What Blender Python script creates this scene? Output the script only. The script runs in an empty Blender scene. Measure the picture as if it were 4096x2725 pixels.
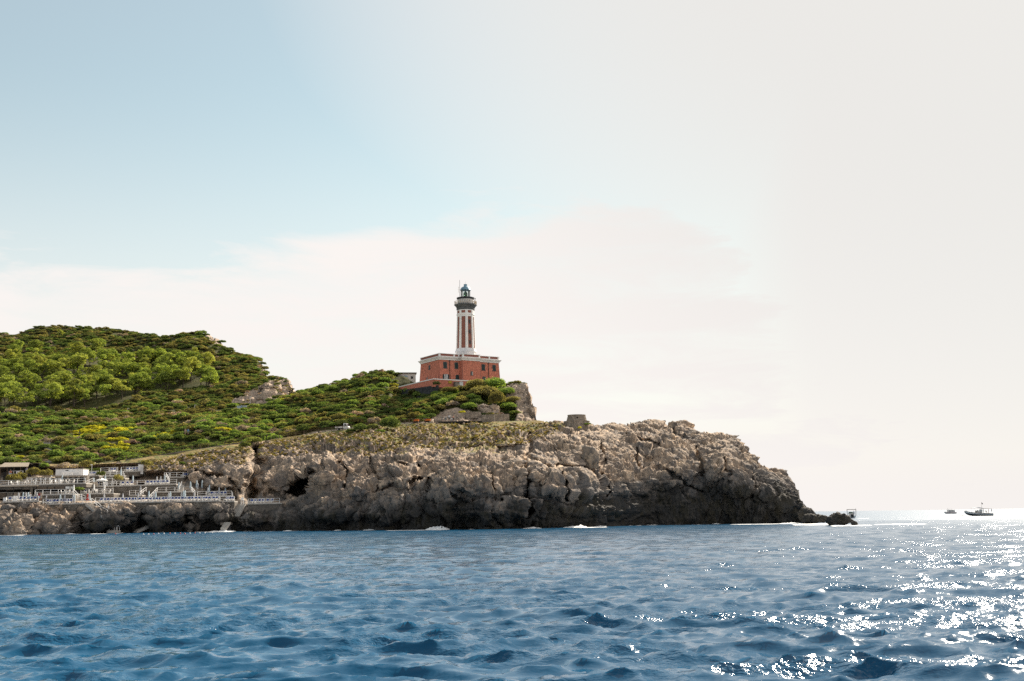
import bpy, math, random
import numpy as np
from mathutils import Vector, Matrix
R = math.radians
random.seed(7); rng = np.random.default_rng(7)
sc = bpy.context.scene
COL = sc.collection

# ------------------------------------------------------------------ camera
F_PX, CX, CY = 4800.0, 2048.0, 1362.5
CAM_H, PITCH, ROLL = 2.6, R(8.285), R(0.74)
cd = bpy.data.cameras.new('camera'); cam = bpy.data.objects.new('camera', cd); COL.objects.link(cam)
cd.sensor_width = 36.0; cd.lens = 36.0 * F_PX / 4096.0; cd.clip_start = 0.5; cd.clip_end = 90000.0
_f = np.array([0, math.cos(PITCH), math.sin(PITCH)]); _u0 = np.array([0, -math.sin(PITCH), math.cos(PITCH)]); _x = np.array([1.0, 0, 0])
C_R = math.cos(ROLL) * _x - math.sin(ROLL) * _u0
C_U = math.cos(ROLL) * _u0 + math.sin(ROLL) * _x
m = Matrix.Identity(4)
for i in range(3):
    m[i][0], m[i][1], m[i][2] = C_R[i], C_U[i], -_f[i]
m[0][3], m[1][3], m[2][3] = 0, 0, CAM_H
cam.matrix_world = m
sc.camera = cam

# ------------------------------------------------------------------ sky, sun, exposure
SUN_AZ, SUN_EL = 30.0, 34.0          # azimuth: degrees to the right of the view direction (+Y)
w = bpy.data.worlds.new('World'); sc.world = w; w.use_nodes = True
wn, wl = w.node_tree.nodes, w.node_tree.links
wn.clear()
def N(nodes, t, **kw):
    n = nodes.new(t)
    for k, v in kw.items():
        if k == 'inp':
            for kk, vv in v.items(): n.inputs[kk].default_value = vv
        else: setattr(n, k, v)
    return n
sky = N(wn, 'ShaderNodeTexSky', sky_type='NISHITA', sun_disc=False, sun_elevation=R(SUN_EL), sun_rotation=R(SUN_AZ),
        altitude=0, air_density=1.0, dust_density=0.6, ozone_density=1.0)
geo = N(wn, 'ShaderNodeTexCoord')
sep = N(wn, 'ShaderNodeSeparateXYZ'); wl.new(geo.outputs['Generated'], sep.inputs[0])
def wm(op, a, b=None, clamp=False):
    n = N(wn, 'ShaderNodeMath', operation=op, use_clamp=clamp)
    for i, v in enumerate((a, b)):
        if v is None: continue
        if isinstance(v, (int, float)): n.inputs[i].default_value = v
        else: wl.new(v, n.inputs[i])
    return n.outputs[0]
def wmap(v, a, b, c=0.0, d=1.0, smooth=True):
    n = N(wn, 'ShaderNodeMapRange', interpolation_type='SMOOTHSTEP' if smooth else 'LINEAR')
    wl.new(v, n.inputs[0])
    for i, q in enumerate((a, b, c, d)): n.inputs[i + 1].default_value = q
    return n.outputs[0]
Z = sep.outputs['Z']
# closeness to the sun: bright hazy aureole all round it
sd = (math.sin(R(SUN_AZ)) * math.cos(R(SUN_EL)), math.cos(R(SUN_AZ)) * math.cos(R(SUN_EL)), math.sin(R(SUN_EL)))
dot = N(wn, 'ShaderNodeVectorMath', operation='DOT_PRODUCT'); wl.new(geo.outputs['Generated'], dot.inputs[0]); dot.inputs[1].default_value = sd
SUNP = dot.outputs['Value']
# cirrus bank: low band that runs round the horizon, edge broken by stretched noise
mp = N(wn, 'ShaderNodeMapping', inp={'Scale': (1.0, 1.0, 3.4), 'Location': (7.1, 4.4, 1.9)}); wl.new(geo.outputs['Generated'], mp.inputs[0])
n1 = N(wn, 'ShaderNodeTexNoise', inp={'Scale': 2.1, 'Detail': 3.0, 'Roughness': 0.5, 'Distortion': 0.25}); wl.new(mp.outputs[0], n1.inputs['Vector'])
mp2 = N(wn, 'ShaderNodeMapping', inp={'Scale': (1.0, 1.0, 5.0), 'Rotation': (0, R(7), 0), 'Location': (1.7, 0.4, 0.2)}); wl.new(geo.outputs['Generated'], mp2.inputs[0])
n2 = N(wn, 'ShaderNodeTexNoise', inp={'Scale': 7.0, 'Detail': 7.0, 'Roughness': 0.62, 'Distortion': 0.5}); wl.new(mp2.outputs[0], n2.inputs['Vector'])
hgt = wm('ADD', Z, wm('ADD', wm('MULTIPLY', wm('SUBTRACT', n1.outputs[0], 0.5), -0.27), wm('MULTIPLY', wm('SUBTRACT', n2.outputs[0], 0.5), -0.14)))
XD = sep.outputs['X']      # the bank swells ahead and thins out into the haze on the sun's side
hgt = wm('ADD', hgt, wm('SUBTRACT', wmap(XD, 0.13, 0.48, 0.0, 0.22), wm('MULTIPLY', wm('MULTIPLY', wmap(XD, -0.07, 0.10, 0.0, 1.0), wmap(XD, 0.12, 0.24, 1.0, 0.0)), 0.045)))
bank = wmap(hgt, 0.17, 0.28, 1.0, 0.0)
haze = wmap(Z, 0.0, 0.36, 1.0, 0.24)
aure = wmap(SUNP, 0.70, 0.96, 0.0, 0.97)
fac = wm('MAXIMUM', wm('MULTIPLY', bank, wmap(n2.outputs[0], 0.28, 0.62, 0.86, 1.0)), wm('MAXIMUM', wm('MAXIMUM', haze, aure), wmap(XD, 0.00, 0.25, 0.0, 0.97)))
cm = N(wn, 'ShaderNodeMixRGB'); wl.new(wmap(SUNP, 0.76, 0.955, 0.0, 1.0), cm.inputs[0]); cm.inputs[1].default_value = (0.94, 0.892, 0.862, 1); cm.inputs[2].default_value = (0.81, 0.79, 0.765, 1)
tn = N(wn, 'ShaderNodeMixRGB', blend_type='MULTIPLY', inp={'Fac': 1.0, 'Color2': (0.98, 1.085, 0.87, 1)}); wl.new(sky.outputs[0], tn.inputs[1])
b1 = N(wn, 'ShaderNodeBackground', inp={'Strength': 0.065}); wl.new(tn.outputs[0], b1.inputs[0])
b2 = N(wn, 'ShaderNodeBackground', inp={'Strength': 0.495}); wl.new(cm.outputs[0], b2.inputs[0])
mixb = N(wn, 'ShaderNodeMixShader'); wl.new(fac, mixb.inputs[0]); wl.new(b1.outputs[0], mixb.inputs[1]); wl.new(b2.outputs[0], mixb.inputs[2])
wo = N(wn, 'ShaderNodeOutputWorld'); wl.new(mixb.outputs[0], wo.inputs[0])
sl = bpy.data.lights.new('sun', 'SUN'); sl.energy = 5.0; sl.angle = R(0.53); sl.color = (1.0, 0.90, 0.76)
sun = bpy.data.objects.new('sun', sl); COL.objects.link(sun)
sun.rotation_euler = Vector(sd).to_track_quat('Z', 'Y').to_euler()
sun.location = Vector(sd) * 500
vs = sc.view_settings; vs.view_transform = 'Standard'; vs.look = 'None'; vs.exposure = 1.05; vs.gamma = 1.0; vs.use_curve_mapping = False
sc.cycles.use_denoising = False
sc.cycles.max_bounces = 6; sc.cycles.diffuse_bounces = 3; sc.cycles.glossy_bounces = 3; sc.cycles.transmission_bounces = 4; sc.cycles.transparent_max_bounces = 8
sc.cycles.caustics_reflective = False; sc.cycles.caustics_refractive = False

# ------------------------------------------------------------------ helpers: projection, noise, meshes
CAMP = np.array([0, 0, CAM_H])
def PP(px, py, Y):
    """world points seen at pixel (px,py) of the 4096 px photograph at distance Y (arrays)"""
    px, py, Y = np.broadcast_arrays(np.asarray(px, float), np.asarray(py, float), np.asarray(Y, float))
    d = (px - CX)[..., None] * C_R + (CY - py)[..., None] * C_U + F_PX * _f
    return CAMP + d * (Y / d[..., 1])[..., None]
def P(px, py, Y):
    return Vector(PP(px, py, Y).tolist())
def PZ(px, z, Y):
    """point at pixel column px, distance Y and height z"""
    a = PP(px, 2000.0, Y); b = PP(px, 1900.0, Y); t = (z - a[2]) / (b[2] - a[2])
    return Vector((a + (b - a) * t).tolist())
def pix(p):
    d = np.asarray(p, float) - CAMP
    k = d @ _f
    return np.stack([CX + F_PX * (d @ C_R) / k, CY - F_PX * (d @ C_U) / k], -1)
def hz(px): return 2044.0 - (px - 3400.0) * 0.0129           # horizon row
def h32(x, y, z, s):
    h = (x.astype(np.uint32) * np.uint32(0x8da6b343)) ^ (y.astype(np.uint32) * np.uint32(0xd8163841)) ^ (z.astype(np.uint32) * np.uint32(0xcb1ab31f)) ^ np.uint32((s * 0x9e3779b1) & 0xffffffff)
    h ^= h >> np.uint32(15); h *= np.uint32(0x2c1b3c6d); h ^= h >> np.uint32(12); h *= np.uint32(0x297a2d39); h ^= h >> np.uint32(15)
    return h
def vnoise(p, seed=0):
    i = np.floor(p).astype(np.int64); f = (p - i).astype(np.float32); u = f * f * f * (f * (f * 6 - 15) + 10)
    o = 0.0
    for dx in (0, 1):
        wx = u[:, 0] if dx else 1 - u[:, 0]
        for dy in (0, 1):
            wy = u[:, 1] if dy else 1 - u[:, 1]
            for dz in (0, 1):
                wz = u[:, 2] if dz else 1 - u[:, 2]
                o = o + wx * wy * wz * (h32(i[:, 0] + dx, i[:, 1] + dy, i[:, 2] + dz, seed).astype(np.float32) / 4294967295.0)
    return o * 2 - 1
def fbm(p, oct=4, gain=0.5, seed=0, ridged=False):
    a, t, o = 1.0, 0.0, 0.0
    for k in range(oct):
        n = vnoise(p * (2.03 ** k) + 17.3 * k, seed + k)
        if ridged: n = 1 - 2 * np.abs(n)
        o = o + a * n; t += a; a *= gain
    return o / t
def worley(p, seed=0):
    i = np.floor(p).astype(np.int64); f1 = np.full(len(p), 9.0, np.float32); f2 = f1.copy(); cid = np.zeros(len(p), np.float32); tilt = cid.copy()
    for dx in (-1, 0, 1):
        for dy in (-1, 0, 1):
            for dz in (-1, 0, 1):
                c = i + np.array([dx, dy, dz])
                hx = h32(c[:, 0], c[:, 1], c[:, 2], seed)
                q = np.stack([(hx & np.uint32(1023)), (hx >> np.uint32(10)) & np.uint32(1023), (hx >> np.uint32(20)) & np.uint32(1023)], -1).astype(np.float32) / 1023.0
                e = p - c - q; d = np.linalg.norm(e, axis=1).astype(np.float32)
                nw = d < f1
                h2 = h32(c[:, 0] + 7, c[:, 1] - 3, c[:, 2] + 5, seed + 77); a = (h2 & np.uint32(1023)).astype(np.float32) * (6.2832 / 1023); b = ((h2 >> np.uint32(10)) & np.uint32(1023)).astype(np.float32) / 511.5 - 1
                tl = e[:, 0] * np.cos(a) + e[:, 1] * np.sin(a) * 0.4 + e[:, 2] * b
                tilt = np.where(nw, tl, tilt)
                f2 = np.where(nw, f1, np.minimum(f2, d)); cid = np.where(nw, (hx >> np.uint32(5) & np.uint32(4095)).astype(np.float32) / 4095.0, cid); f1 = np.where(nw, d, f1)
    return f1, f2, cid, tilt
def interp(tab, x):
    tab = sorted(tab); return np.interp(x, [t[0] for t in tab], [t[1] for t in tab])
def rbf(ctrl):
    c = np.array(ctrl, float); xy = c[:, :2] / 300.0; n = len(c)
    A = np.zeros((n + 3, n + 3)); A[:n, :n] = np.linalg.norm(xy[:, None] - xy[None], axis=2); A[:n, n] = 1; A[:n, n + 1:] = xy; A[n, :n] = 1; A[n + 1:, :n] = xy.T
    A[:n, :n] += np.eye(n) * 1e-4
    s = np.linalg.solve(A, np.concatenate([c[:, 2], np.zeros(3)]))
    def ev(px, py):
        px = np.asarray(px, float); sh = px.shape; q = np.stack([px.ravel(), np.broadcast_to(py, sh).ravel()], -1) / 300.0
        o = np.full(len(q), s[n]) + q @ s[n + 1:]
        for k in range(n): o += s[k] * np.hypot(q[:, 0] - xy[k, 0], q[:, 1] - xy[k, 1])
        return o.reshape(sh)
    return ev
def link(o, parent=None):
    COL.objects.link(o)
    if parent is not None: o.parent = parent
    return o
def tag(o, label=None, cat=None, group=None, kind=None):
    if label: o['label'] = label
    if cat: o['category'] = cat
    if group: o['group'] = group
    if kind: o['kind'] = kind
    return o
def empty(name, loc, rz=0.0):
    o = bpy.data.objects.new(name, None); link(o); o.location = loc; o.rotation_euler = (0, 0, rz); o.empty_display_size = 0.3
    return o
def np_mesh(name, verts, quads, mat=None, smooth=True, attrs=None):
    me = bpy.data.meshes.new(name)
    v = np.ascontiguousarray(verts, np.float32).reshape(-1, 3); q = np.ascontiguousarray(quads, np.int32)
    k = q.shape[1]
    me.vertices.add(len(v)); me.vertices.foreach_set('co', v.ravel())
    me.loops.add(q.size); me.loops.foreach_set('vertex_index', q.ravel())
    me.polygons.add(len(q)); me.polygons.foreach_set('loop_start', np.arange(len(q), dtype=np.int32) * k)
    me.polygons.foreach_set('use_smooth', np.full(len(q), smooth))
    for an, av in (attrs or {}).items():
        at = me.attributes.new(an, 'FLOAT', 'POINT'); at.data.foreach_set('value', np.ascontiguousarray(av, np.float32).ravel())
    me.update(calc_edges=True); me.validate()
    if mat: me.materials.append(mat)
    return me
def grid_quads(nr, nc):
    a = (np.arange(nr - 1)[:, None] * nc + np.arange(nc - 1)[None]).ravel()
    return np.stack([a, a + 1, a + nc + 1, a + nc], -1)

# ------------------------------------------------------------------ materials
def new_mat(name):
    mt = bpy.data.materials.new(name); mt.use_nodes = True
    nt = mt.node_tree; nt.nodes.clear()
    o = nt.nodes.new('ShaderNodeOutputMaterial'); b = nt.nodes.new('ShaderNodeBsdfPrincipled'); nt.links.new(b.outputs[0], o.inputs[0])
    return mt, nt.nodes, nt.links, b
class G:
    """tiny node-graph helper"""
    def __init__(s, mt): s.n, s.l = mt.node_tree.nodes, mt.node_tree.links
    def put(s, sock, v):
        if isinstance(v, bpy.types.NodeSocket): s.l.new(v, sock)
        elif v is not None: sock.default_value = v
    def math(s, op, a, b=None, c=None, clamp=False):
        n = s.n.new('ShaderNodeMath'); n.operation = op; n.use_clamp = clamp
        for i, v in enumerate((a, b, c)): s.put(n.inputs[i], v)
        return n.outputs[0]
    def rng(s, v, a, b, c=0.0, d=1.0, smooth=True):
        n = s.n.new('ShaderNodeMapRange'); n.interpolation_type = 'SMOOTHSTEP' if smooth else 'LINEAR'
        for i, q in enumerate((v, a, b, c, d)): s.put(n.inputs[i], q)
        return n.outputs[0]
    def mix(s, f, a, b, mode='MIX'):
        n = s.n.new('ShaderNodeMixRGB'); n.blend_type = mode
        for i, q in enumerate((f, a, b)): s.put(n.inputs[i], q if not (isinstance(q, tuple) and len(q) == 3) else (*q, 1))
        return n.outputs[0]
    def coord(s, kind='Object', scale=(1, 1, 1), rot=(0, 0, 0), loc=(0, 0, 0)):
        t = s.n.new('ShaderNodeTexCoord')
        if kind == 'World':
            t = s.n.new('ShaderNodeNewGeometry'); out = t.outputs['Position']
        else: out = t.outputs[kind]
        mp = s.n.new('ShaderNodeMapping'); s.l.new(out, mp.inputs[0]); mp.inputs['Scale'].default_value = scale; mp.inputs['Rotation'].default_value = rot; mp.inputs['Location'].default_value = loc
        return mp.outputs[0]
    def noise(s, vec, scale, detail=4, rough=0.55, dist=0.0):
        n = s.n.new('ShaderNodeTexNoise'); s.l.new(vec, n.inputs['Vector']); n.inputs['Scale'].default_value = scale; n.inputs['Detail'].default_value = detail; n.inputs['Roughness'].default_value = rough; n.inputs['Distortion'].default_value = dist
        return n.outputs[0]
    def voro(s, vec, scale, feature='F1', out='Distance', rnd=1.0):
        n = s.n.new('ShaderNodeTexVoronoi'); n.feature = feature; s.l.new(vec, n.inputs['Vector']); n.inputs['Scale'].default_value = scale; n.inputs['Randomness'].default_value = rnd
        return n.outputs[out]
    def attr(s, name):
        n = s.n.new('ShaderNodeAttribute'); n.attribute_name = name; return n.outputs['Fac']
    def bump(s, h, strength, dist, normal=None):
        n = s.n.new('ShaderNodeBump'); s.put(n.inputs['Height'], h); n.inputs['Strength'].default_value = strength; n.inputs['Distance'].default_value = dist
        if normal is not None: s.l.new(normal, n.inputs['Normal'])
        return n.outputs[0]
def mat_plain(name, col, rough=0.7, var=0.12, scale=3.0, bump=0.0, metal=0.0, spec=0.3, dirt=None):
    """painted / plain surface with slight mottling"""
    mt, n, l, b = new_mat(name); g = G(mt)
    v = g.coord('Object'); ns = g.noise(v, scale, 5, 0.6)
    c = g.mix(g.rng(ns, 0.3, 0.7), tuple(max(0, q * (1 - var)) for q in col), tuple(min(1, q * (1 + var)) for q in col))
    if dirt is not None:
        c = g.mix(g.math('MULTIPLY', g.rng(g.noise(g.coord('Object', (1, 1, 0.25)), scale * 1.7, 6, 0.7), 0.5, 0.75), 0.6), c, dirt)
    l.new(c, b.inputs['Base Color']); b.inputs['Roughness'].default_value = rough; b.inputs['Metallic'].default_value = metal; b.inputs['Specular IOR Level'].default_value = spec
    if bump: l.new(g.bump(g.noise(v, scale * 6, 6, 0.65), bump, 0.05), b.inputs['Normal'])
    return mt
# ------------------------------------------------------------------ sea
def mat_sea():
    mt, n, l, b = new_mat('sea_water'); g = G(mt)
    v = g.coord('World', (1, 1, 1), (0, 0, R(20)))
    v1 = g.coord('World', (0.55, 1.0, 1), (0, 0, R(-8)))
    a = g.noise(v1, 1.3, 2, 0.5, 0.5)
    c = g.noise(g.coord('World', (0.65, 1.0, 1), (0, 0, R(12))), 9.0, 2, 0.5, 0.3)
    lod = g.rng(g.attr('lod'), 0.0, 2.5, 0.06, 1.1, False)      # ripples too fine for the mesh farther out
    gust = g.rng(g.noise(g.coord('World', (0.6, 1, 1), (0, 0, R(10))), 0.22, 3, 0.6), 0.45, 0.66, 0.06, 1.0)
    h = g.math('ADD', g.math('MULTIPLY', g.math('MULTIPLY', a, 0.75), lod), g.math('MULTIPLY', g.math('MULTIPLY', c, gust), 0.75))
    nb = g.bump(h, 0.36, 0.38)
    foam = g.attr('foam')
    fn = g.math('ADD', g.noise(v, 1.1, 8, 0.72, 0.6), g.math('MULTIPLY', g.noise(v, 0.22, 3, 0.5), 0.5))
    fm = g.rng(g.math('ADD', fn, g.math('MULTIPLY', foam, 1.05)), 1.18, 1.42)
    fm = g.math('MULTIPLY', fm, g.rng(foam, 0.02, 0.2))
    col = g.mix(fm, (0.004, 0.070, 0.148), (0.80, 0.80, 0.78))
    l.new(col, b.inputs['Base Color']); l.new(g.math('ADD', g.rng(g.attr('lod'), 0.5, 3.0, 0.10, 0.27, False), g.math('MULTIPLY', fm, 0.5)), b.inputs['Roughness'])
    b.inputs['IOR'].default_value = 1.333; b.inputs['Specular Tint'].default_value = (0.93, 0.98, 1.0, 1); b.inputs['Specular IOR Level'].default_value = 0.5
    l.new(nb, b.inputs['Normal'])
    return mt
def ocean_tile(Lt, n, amp, kp, wdir, spread, kmax, kmin, seed, choppy):
    r = np.random.default_rng(seed); k1 = 2 * np.pi * np.fft.fftfreq(n, Lt / n); kx, ky = np.meshgrid(k1, k1, indexing='ij'); k = np.hypot(kx, ky); k[0, 0] = 1
    ca = (kx * math.cos(wdir) + ky * math.sin(wdir)) / k
    S = k ** -2.85 * np.exp(-1.15 * (kp / k) ** 2) * (0.05 + np.abs(ca) ** spread) * (k < kmax) * (k > kmin)
    H = (r.normal(size=k.shape) + 1j * r.normal(size=k.shape)) * np.sqrt(S); H[0, 0] = 0
    h = np.fft.ifft2(H).real; s = amp / h.std()
    out = []
    for kc in (99.0, 4.0, 1.6, 0.7, 0.3):
        Hc = H * np.exp(-(k / kc) ** 4)
        out.append((np.fft.ifft2(Hc).real * s, np.fft.ifft2(1j * kx / k * Hc).real * s * choppy, np.fft.ifft2(1j * ky / k * Hc).real * s * choppy))
    return Lt, n, np.array(out)
def sample_tile(t, x, y, lod):
    Lt, n, o = t; fx = (x / Lt * n) % n; fy = (y / Lt * n) % n; i = np.floor(fx).astype(int); j = np.floor(fy).astype(int); u, v = fx - i, fy - j; i %= n; j %= n; i2, j2 = (i + 1) % n, (j + 1) % n
    l0 = np.clip(np.floor(lod).astype(int), 0, 4); l1 = np.minimum(l0 + 1, 4); lf = np.clip(lod - l0, 0, 1); res = []
    for c in range(3):
        def s(L): return (o[L, c, i, j] * (1 - u) * (1 - v) + o[L, c, i2, j] * u * (1 - v) + o[L, c, i, j2] * (1 - u) * v + o[L, c, i2, j2] * u * v)
        res.append(s(l0) * (1 - lf) + s(l1) * lf)
    return res
FOAM = [  # photo column range, distance, depth of the foam patch in metres, strength
    (-60, 130, 236, 5.0, 1.0), (120, 560, 241, 2.5, 0.6), (770, 960, 250, 6.0, 1.1), (960, 1250, 246, 3.0, 0.6), (1520, 1800, 233, 5.0, 1.15), (2230, 2440, 242, 5.0, 0.9), (1250, 1520, 242, 2.0, 0.5), (1800, 2230, 234, 2.0, 0.5), (2440, 2900, 270, 3.0, 0.6),
    (2880, 3180, 268, 9.0, 1.05), (3130, 3330, 246, 17.0, 1.1), (3280, 3480, 217, 9.0, 1.1), (3440, 3700, 228, 6.0, 0.75), (3700, 3860, 462, 14.0, 0.9), (3850, 4000, 468, 8.0, 0.7), (3375, 3480, 415, 8.0, 0.8)]
WATERLINE = [(-160, 240), (0, 243), (300, 247), (600, 257), (900, 258), (1200, 252), (1500, 244), (1800, 238), (2000, 236), (2300, 248), (2500, 268), (2680, 281), (3000, 279), (3150, 275), (3260, 283)]
def build_sea():
    ys = [-60, -25, 0, 8.0]
    while ys[-1] < 320: ys.append(ys[-1] + max(0.14, 0.0056 * ys[-1]))
    while ys[-1] < 40000: ys.append(ys[-1] * 1.045)
    ys = np.array(ys); nc = 760
    t = np.linspace(-1, 1, nc)
    X = t[None] * (np.maximum(ys, 0) * 0.56 + 26)[:, None]; Y = np.repeat(ys[:, None], nc, 1)
    dy = np.gradient(ys); sp = np.maximum(dy, 0.15)
    lod = np.interp(np.log(sp), np.log([0.15, 0.8, 1.9, 4.0, 10.0]), [0, 1, 2, 3, 4]); lod = np.repeat(lod[:, None], nc, 1)
    A = ocean_tile(37.0, 512, 0.019, 5.6, R(262), 2.0, 70, 0.3, 3, 1.3)
    B = ocean_tile(107.0, 512, 0.050, 3.0, R(293), 2.2, 14.0, 0.03, 5, 1.05)
    c, s = math.cos(0.31), math.sin(0.31)
    h1, ax, ay = sample_tile(A, X, Y, lod); h2, bx, by = sample_tile(B, c * X - s * Y, s * X + c * Y, lod)
    S_ = ocean_tile(233.0, 512, 0.050, 1.5, R(258), 2.4, 5.0, 0.03, 9, 0.9); h3, cx_, cy_ = sample_tile(S_, X, Y, lod); h1 = h1 + h3; ax = ax + cx_; ay = ay + cy_
    fade = np.clip((9000 - Y) / 6000, 0, 1)
    Zh = (h1 + h2) * fade
    X2 = X + (ax + c * bx + s * by) * fade; Y2 = Y + (ay - s * bx + c * by) * fade
    # less swell right at the rocks, so that the waterline reads
    pxs = CX + F_PX * X / np.maximum(Y, 1)
    foam = np.zeros_like(X)
    for a, b_, d, dep, st in FOAM:
        f = np.clip((pxs - a) / 40, 0, 1) * np.clip((b_ - pxs) / 40, 0, 1) * np.exp(-((Y - d) / dep) ** 2) * st
        foam = np.maximum(foam, f)
    # small breaking crests
    crest = np.clip((Zh - 0.62) / 0.25, 0, 1) * 0.5 * (Y > 18) * (Y < 700)
    foam = np.maximum(foam, crest * 0.0)
    V = np.stack([X2, Y2, Zh], -1).reshape(-1, 3)
    me = np_mesh('sea', V, grid_quads(len(ys), nc), MAT['sea'], True, {'foam': foam, 'lod': lod})
    o = link(bpy.data.objects.new('sea', me)); tag(o, 'choppy deep blue sea with sun glitter', None, None, 'structure')
    return A, B

def breaking_wave(px0, px1, dist, h, seed, label):
    """whitewater: a lumpy ridge of foam against the rocks"""
    a, b = PZ(px0, 0, dist), PZ(px1, 0, dist); L = (b - a).length; nx, ny = max(24, int(L * 7)), 16; u, v = np.meshgrid(np.linspace(0, 1, nx), np.linspace(-1, 1, ny)); wv = np.clip(1 - np.abs(v) ** 1.5, 0, 1) * np.sin(np.pi * u) ** 0.5
    p = np.stack([a.x + (b.x - a.x) * u, a.y + (b.y - a.y) * u + v * 1.6, np.zeros_like(u)], -1).reshape(-1, 3); n = fbm(p / 1.4 + seed, 4, 0.6, seed, True); n2 = fbm(p / 5.0 + seed, 2, 0.5, seed + 3)
    z = (wv.ravel() * (0.45 + 0.55 * n) * np.clip(0.5 + n2 * 1.4, 0, 1.2) * h) - 0.06
    p[:, 2] = z; p[:, 1] += 0.5 * fbm(p / 0.8, 2, 0.5, seed + 8)
    o = link(bpy.data.objects.new('breaking_wave', np_mesh('breaking_wave', p, grid_quads(ny, nx), MAT['foam'], True))); tag(o, label, 'wave', None, 'stuff'); return o
# ------------------------------------------------------------------ land
def mat_rock(name='limestone', tint=(1, 1, 1), band=True):
    mt, n, l, b = new_mat(name); g = G(mt)
    w = g.coord('World'); wv = g.coord('World', (1, 1, 0.38))
    big = g.noise(w, 0.07, 4, 0.55); mid = g.noise(wv, 0.55, 6, 0.65, 0.4); fine = g.noise(wv, 2.6, 6, 0.7)
    c = g.mix(g.rng(mid, 0.32, 0.68), (0.165 * tint[0], 0.142 * tint[1], 0.125 * tint[2]), (0.60 * tint[0], 0.45 * tint[1], 0.315 * tint[2]))
    c = g.mix(g.math('MULTIPLY', g.rng(big, 0.45, 0.65), 0.45), c, (0.36, 0.26, 0.185))
    c = g.mix(g.math('MULTIPLY', g.rng(fine, 0.46, 0.68), 0.6), c, (0.045, 0.046, 0.05))
    c = g.mix(g.math('MULTIPLY', g.rng(g.noise(g.coord('World', (1, 1, 0.3)), 0.24, 5, 0.65, 0.6), 0.46, 0.62), 0.6), c, (0.10, 0.098, 0.098))
    c = g.mix(g.math('MULTIPLY', g.rng(g.noise(w, 0.19, 5, 0.6), 0.58, 0.74), 0.45), c, (0.21, 0.135, 0.085))
    if band:
        # dry grass and low herbs in the pockets of the upper slope (mask carried by the mesh)
        veg = g.attr('grass'); gn = g.noise(w, 0.9, 6, 0.7)
        gm = g.rng(g.math('ADD', g.math('ADD', g.math('MULTIPLY', gn, 0.6), g.math('MULTIPLY', g.noise(w, 0.28, 3, 0.5), 0.4)), g.math('MULTIPLY', veg, 0.62)), 0.86, 1.0)
        gc = g.mix(g.rng(g.noise(w, 0.35, 4, 0.6), 0.4, 0.62), (0.26, 0.19, 0.075), (0.13, 0.14, 0.045))
        gc = g.mix(g.math('MULTIPLY', g.rng(g.noise(w, 1.7, 3, 0.6), 0.5, 0.7), 0.5), gc, (0.34, 0.23, 0.13))
        c = g.mix(gm, c, gc)
        # algae-dark, damp splash zone, plus overhang shade put into the colour
        wet_shade = g.attr('wet_shade')
        c = g.mix(g.math('MULTIPLY', g.rng(wet_shade, 0.0, 0.45), 0.72), c, (0.125, 0.119, 0.114))
        c = g.mix(g.math('MULTIPLY', g.rng(wet_shade, 0.5, 1.0), 0.86), c, (0.034, 0.034, 0.033))
        c = g.mix(g.math('MULTIPLY', g.math('MULTIPLY', g.rng(wet_shade, 0.75, 1.0), g.rng(mid, 0.45, 0.6)), 0.5), c, (0.03, 0.026, 0.012))
        rr = g.math('SUBTRACT', 0.95, g.math('MULTIPLY', wet_shade, 0.10))
        l.new(rr, b.inputs['Roughness'])
    else: b.inputs['Roughness'].default_value = 0.9
    l.new(c, b.inputs['Base Color']); b.inputs['Specular IOR Level'].default_value = 0.12
    vo = g.voro(g.coord('World', (1, 1, 0.5)), 1.3, 'DISTANCE_TO_EDGE')
    hh = g.math('ADD', g.math('MULTIPLY', g.noise(wv, 1.2, 4, 0.6, 0.5), 1.0), g.math('MULTIPLY', g.math('MINIMUM', vo, 0.25), 0.9))
    l.new(g.bump(hh, 0.55, 0.5), b.inputs['Normal'])
    return mt
def mat_soil():
    mt, n, l, b = new_mat('maquis_soil'); g = G(mt)
    w = g.coord('World'); a = g.noise(w, 0.25, 6, 0.65); f = g.noise(w, 1.6, 6, 0.7)
    c = g.mix(g.rng(a, 0.38, 0.62), (0.045, 0.055, 0.018), (0.09, 0.085, 0.032))
    c = g.mix(g.math('MULTIPLY', g.rng(f, 0.45, 0.7), 0.5), c, (0.10, 0.075, 0.042))
    rk = g.attr('bare')
    rc = g.mix(g.rng(f, 0.35, 0.65), (0.27, 0.22, 0.18), (0.60, 0.46, 0.34))
    c = g.mix(g.rng(g.math('ADD', rk, g.math('MULTIPLY', g.math('SUBTRACT', a, 0.5), 0.8)), 0.4, 0.6), c, rc)
    l.new(c, b.inputs['Base Color']); b.inputs['Roughness'].default_value = 0.95; b.inputs['Specular IOR Level'].default_value = 0.1
    l.new(g.bump(g.noise(w, 1.2, 8, 0.75), 0.9, 0.6), b.inputs['Normal'])
    return mt
def seg_dist(px, py, pts):
    d = np.full(px.shape, 1e9)
    for (ax, ay), (bx, by) in zip(pts[:-1], pts[1:]):
        vx, vy = bx - ax, by - ay; t = np.clip(((px - ax) * vx + (py - ay) * vy) / (vx * vx + vy * vy), 0, 1)
        d = np.minimum(d, np.hypot(px - ax - t * vx, py - ay - t * vy))
    return d
def in_poly(px, py, pts):
    ins = np.zeros(px.shape, bool); j = len(pts) - 1
    for i in range(len(pts)):
        xi, yi = pts[i]; xj, yj = pts[j]
        ins ^= ((yi > py) != (yj > py)) & (px < (xj - xi) * (py - yi) / (yj - yi + 1e-9) + xi); j = i
    return ins
def poly_soft(px, py, pts, soft):
    d = seg_dist(px, py, pts + [pts[0]]); ins = in_poly(px, py, pts)
    return np.clip(0.5 + np.where(ins, d, -d) / (2 * soft), 0, 1)

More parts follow.
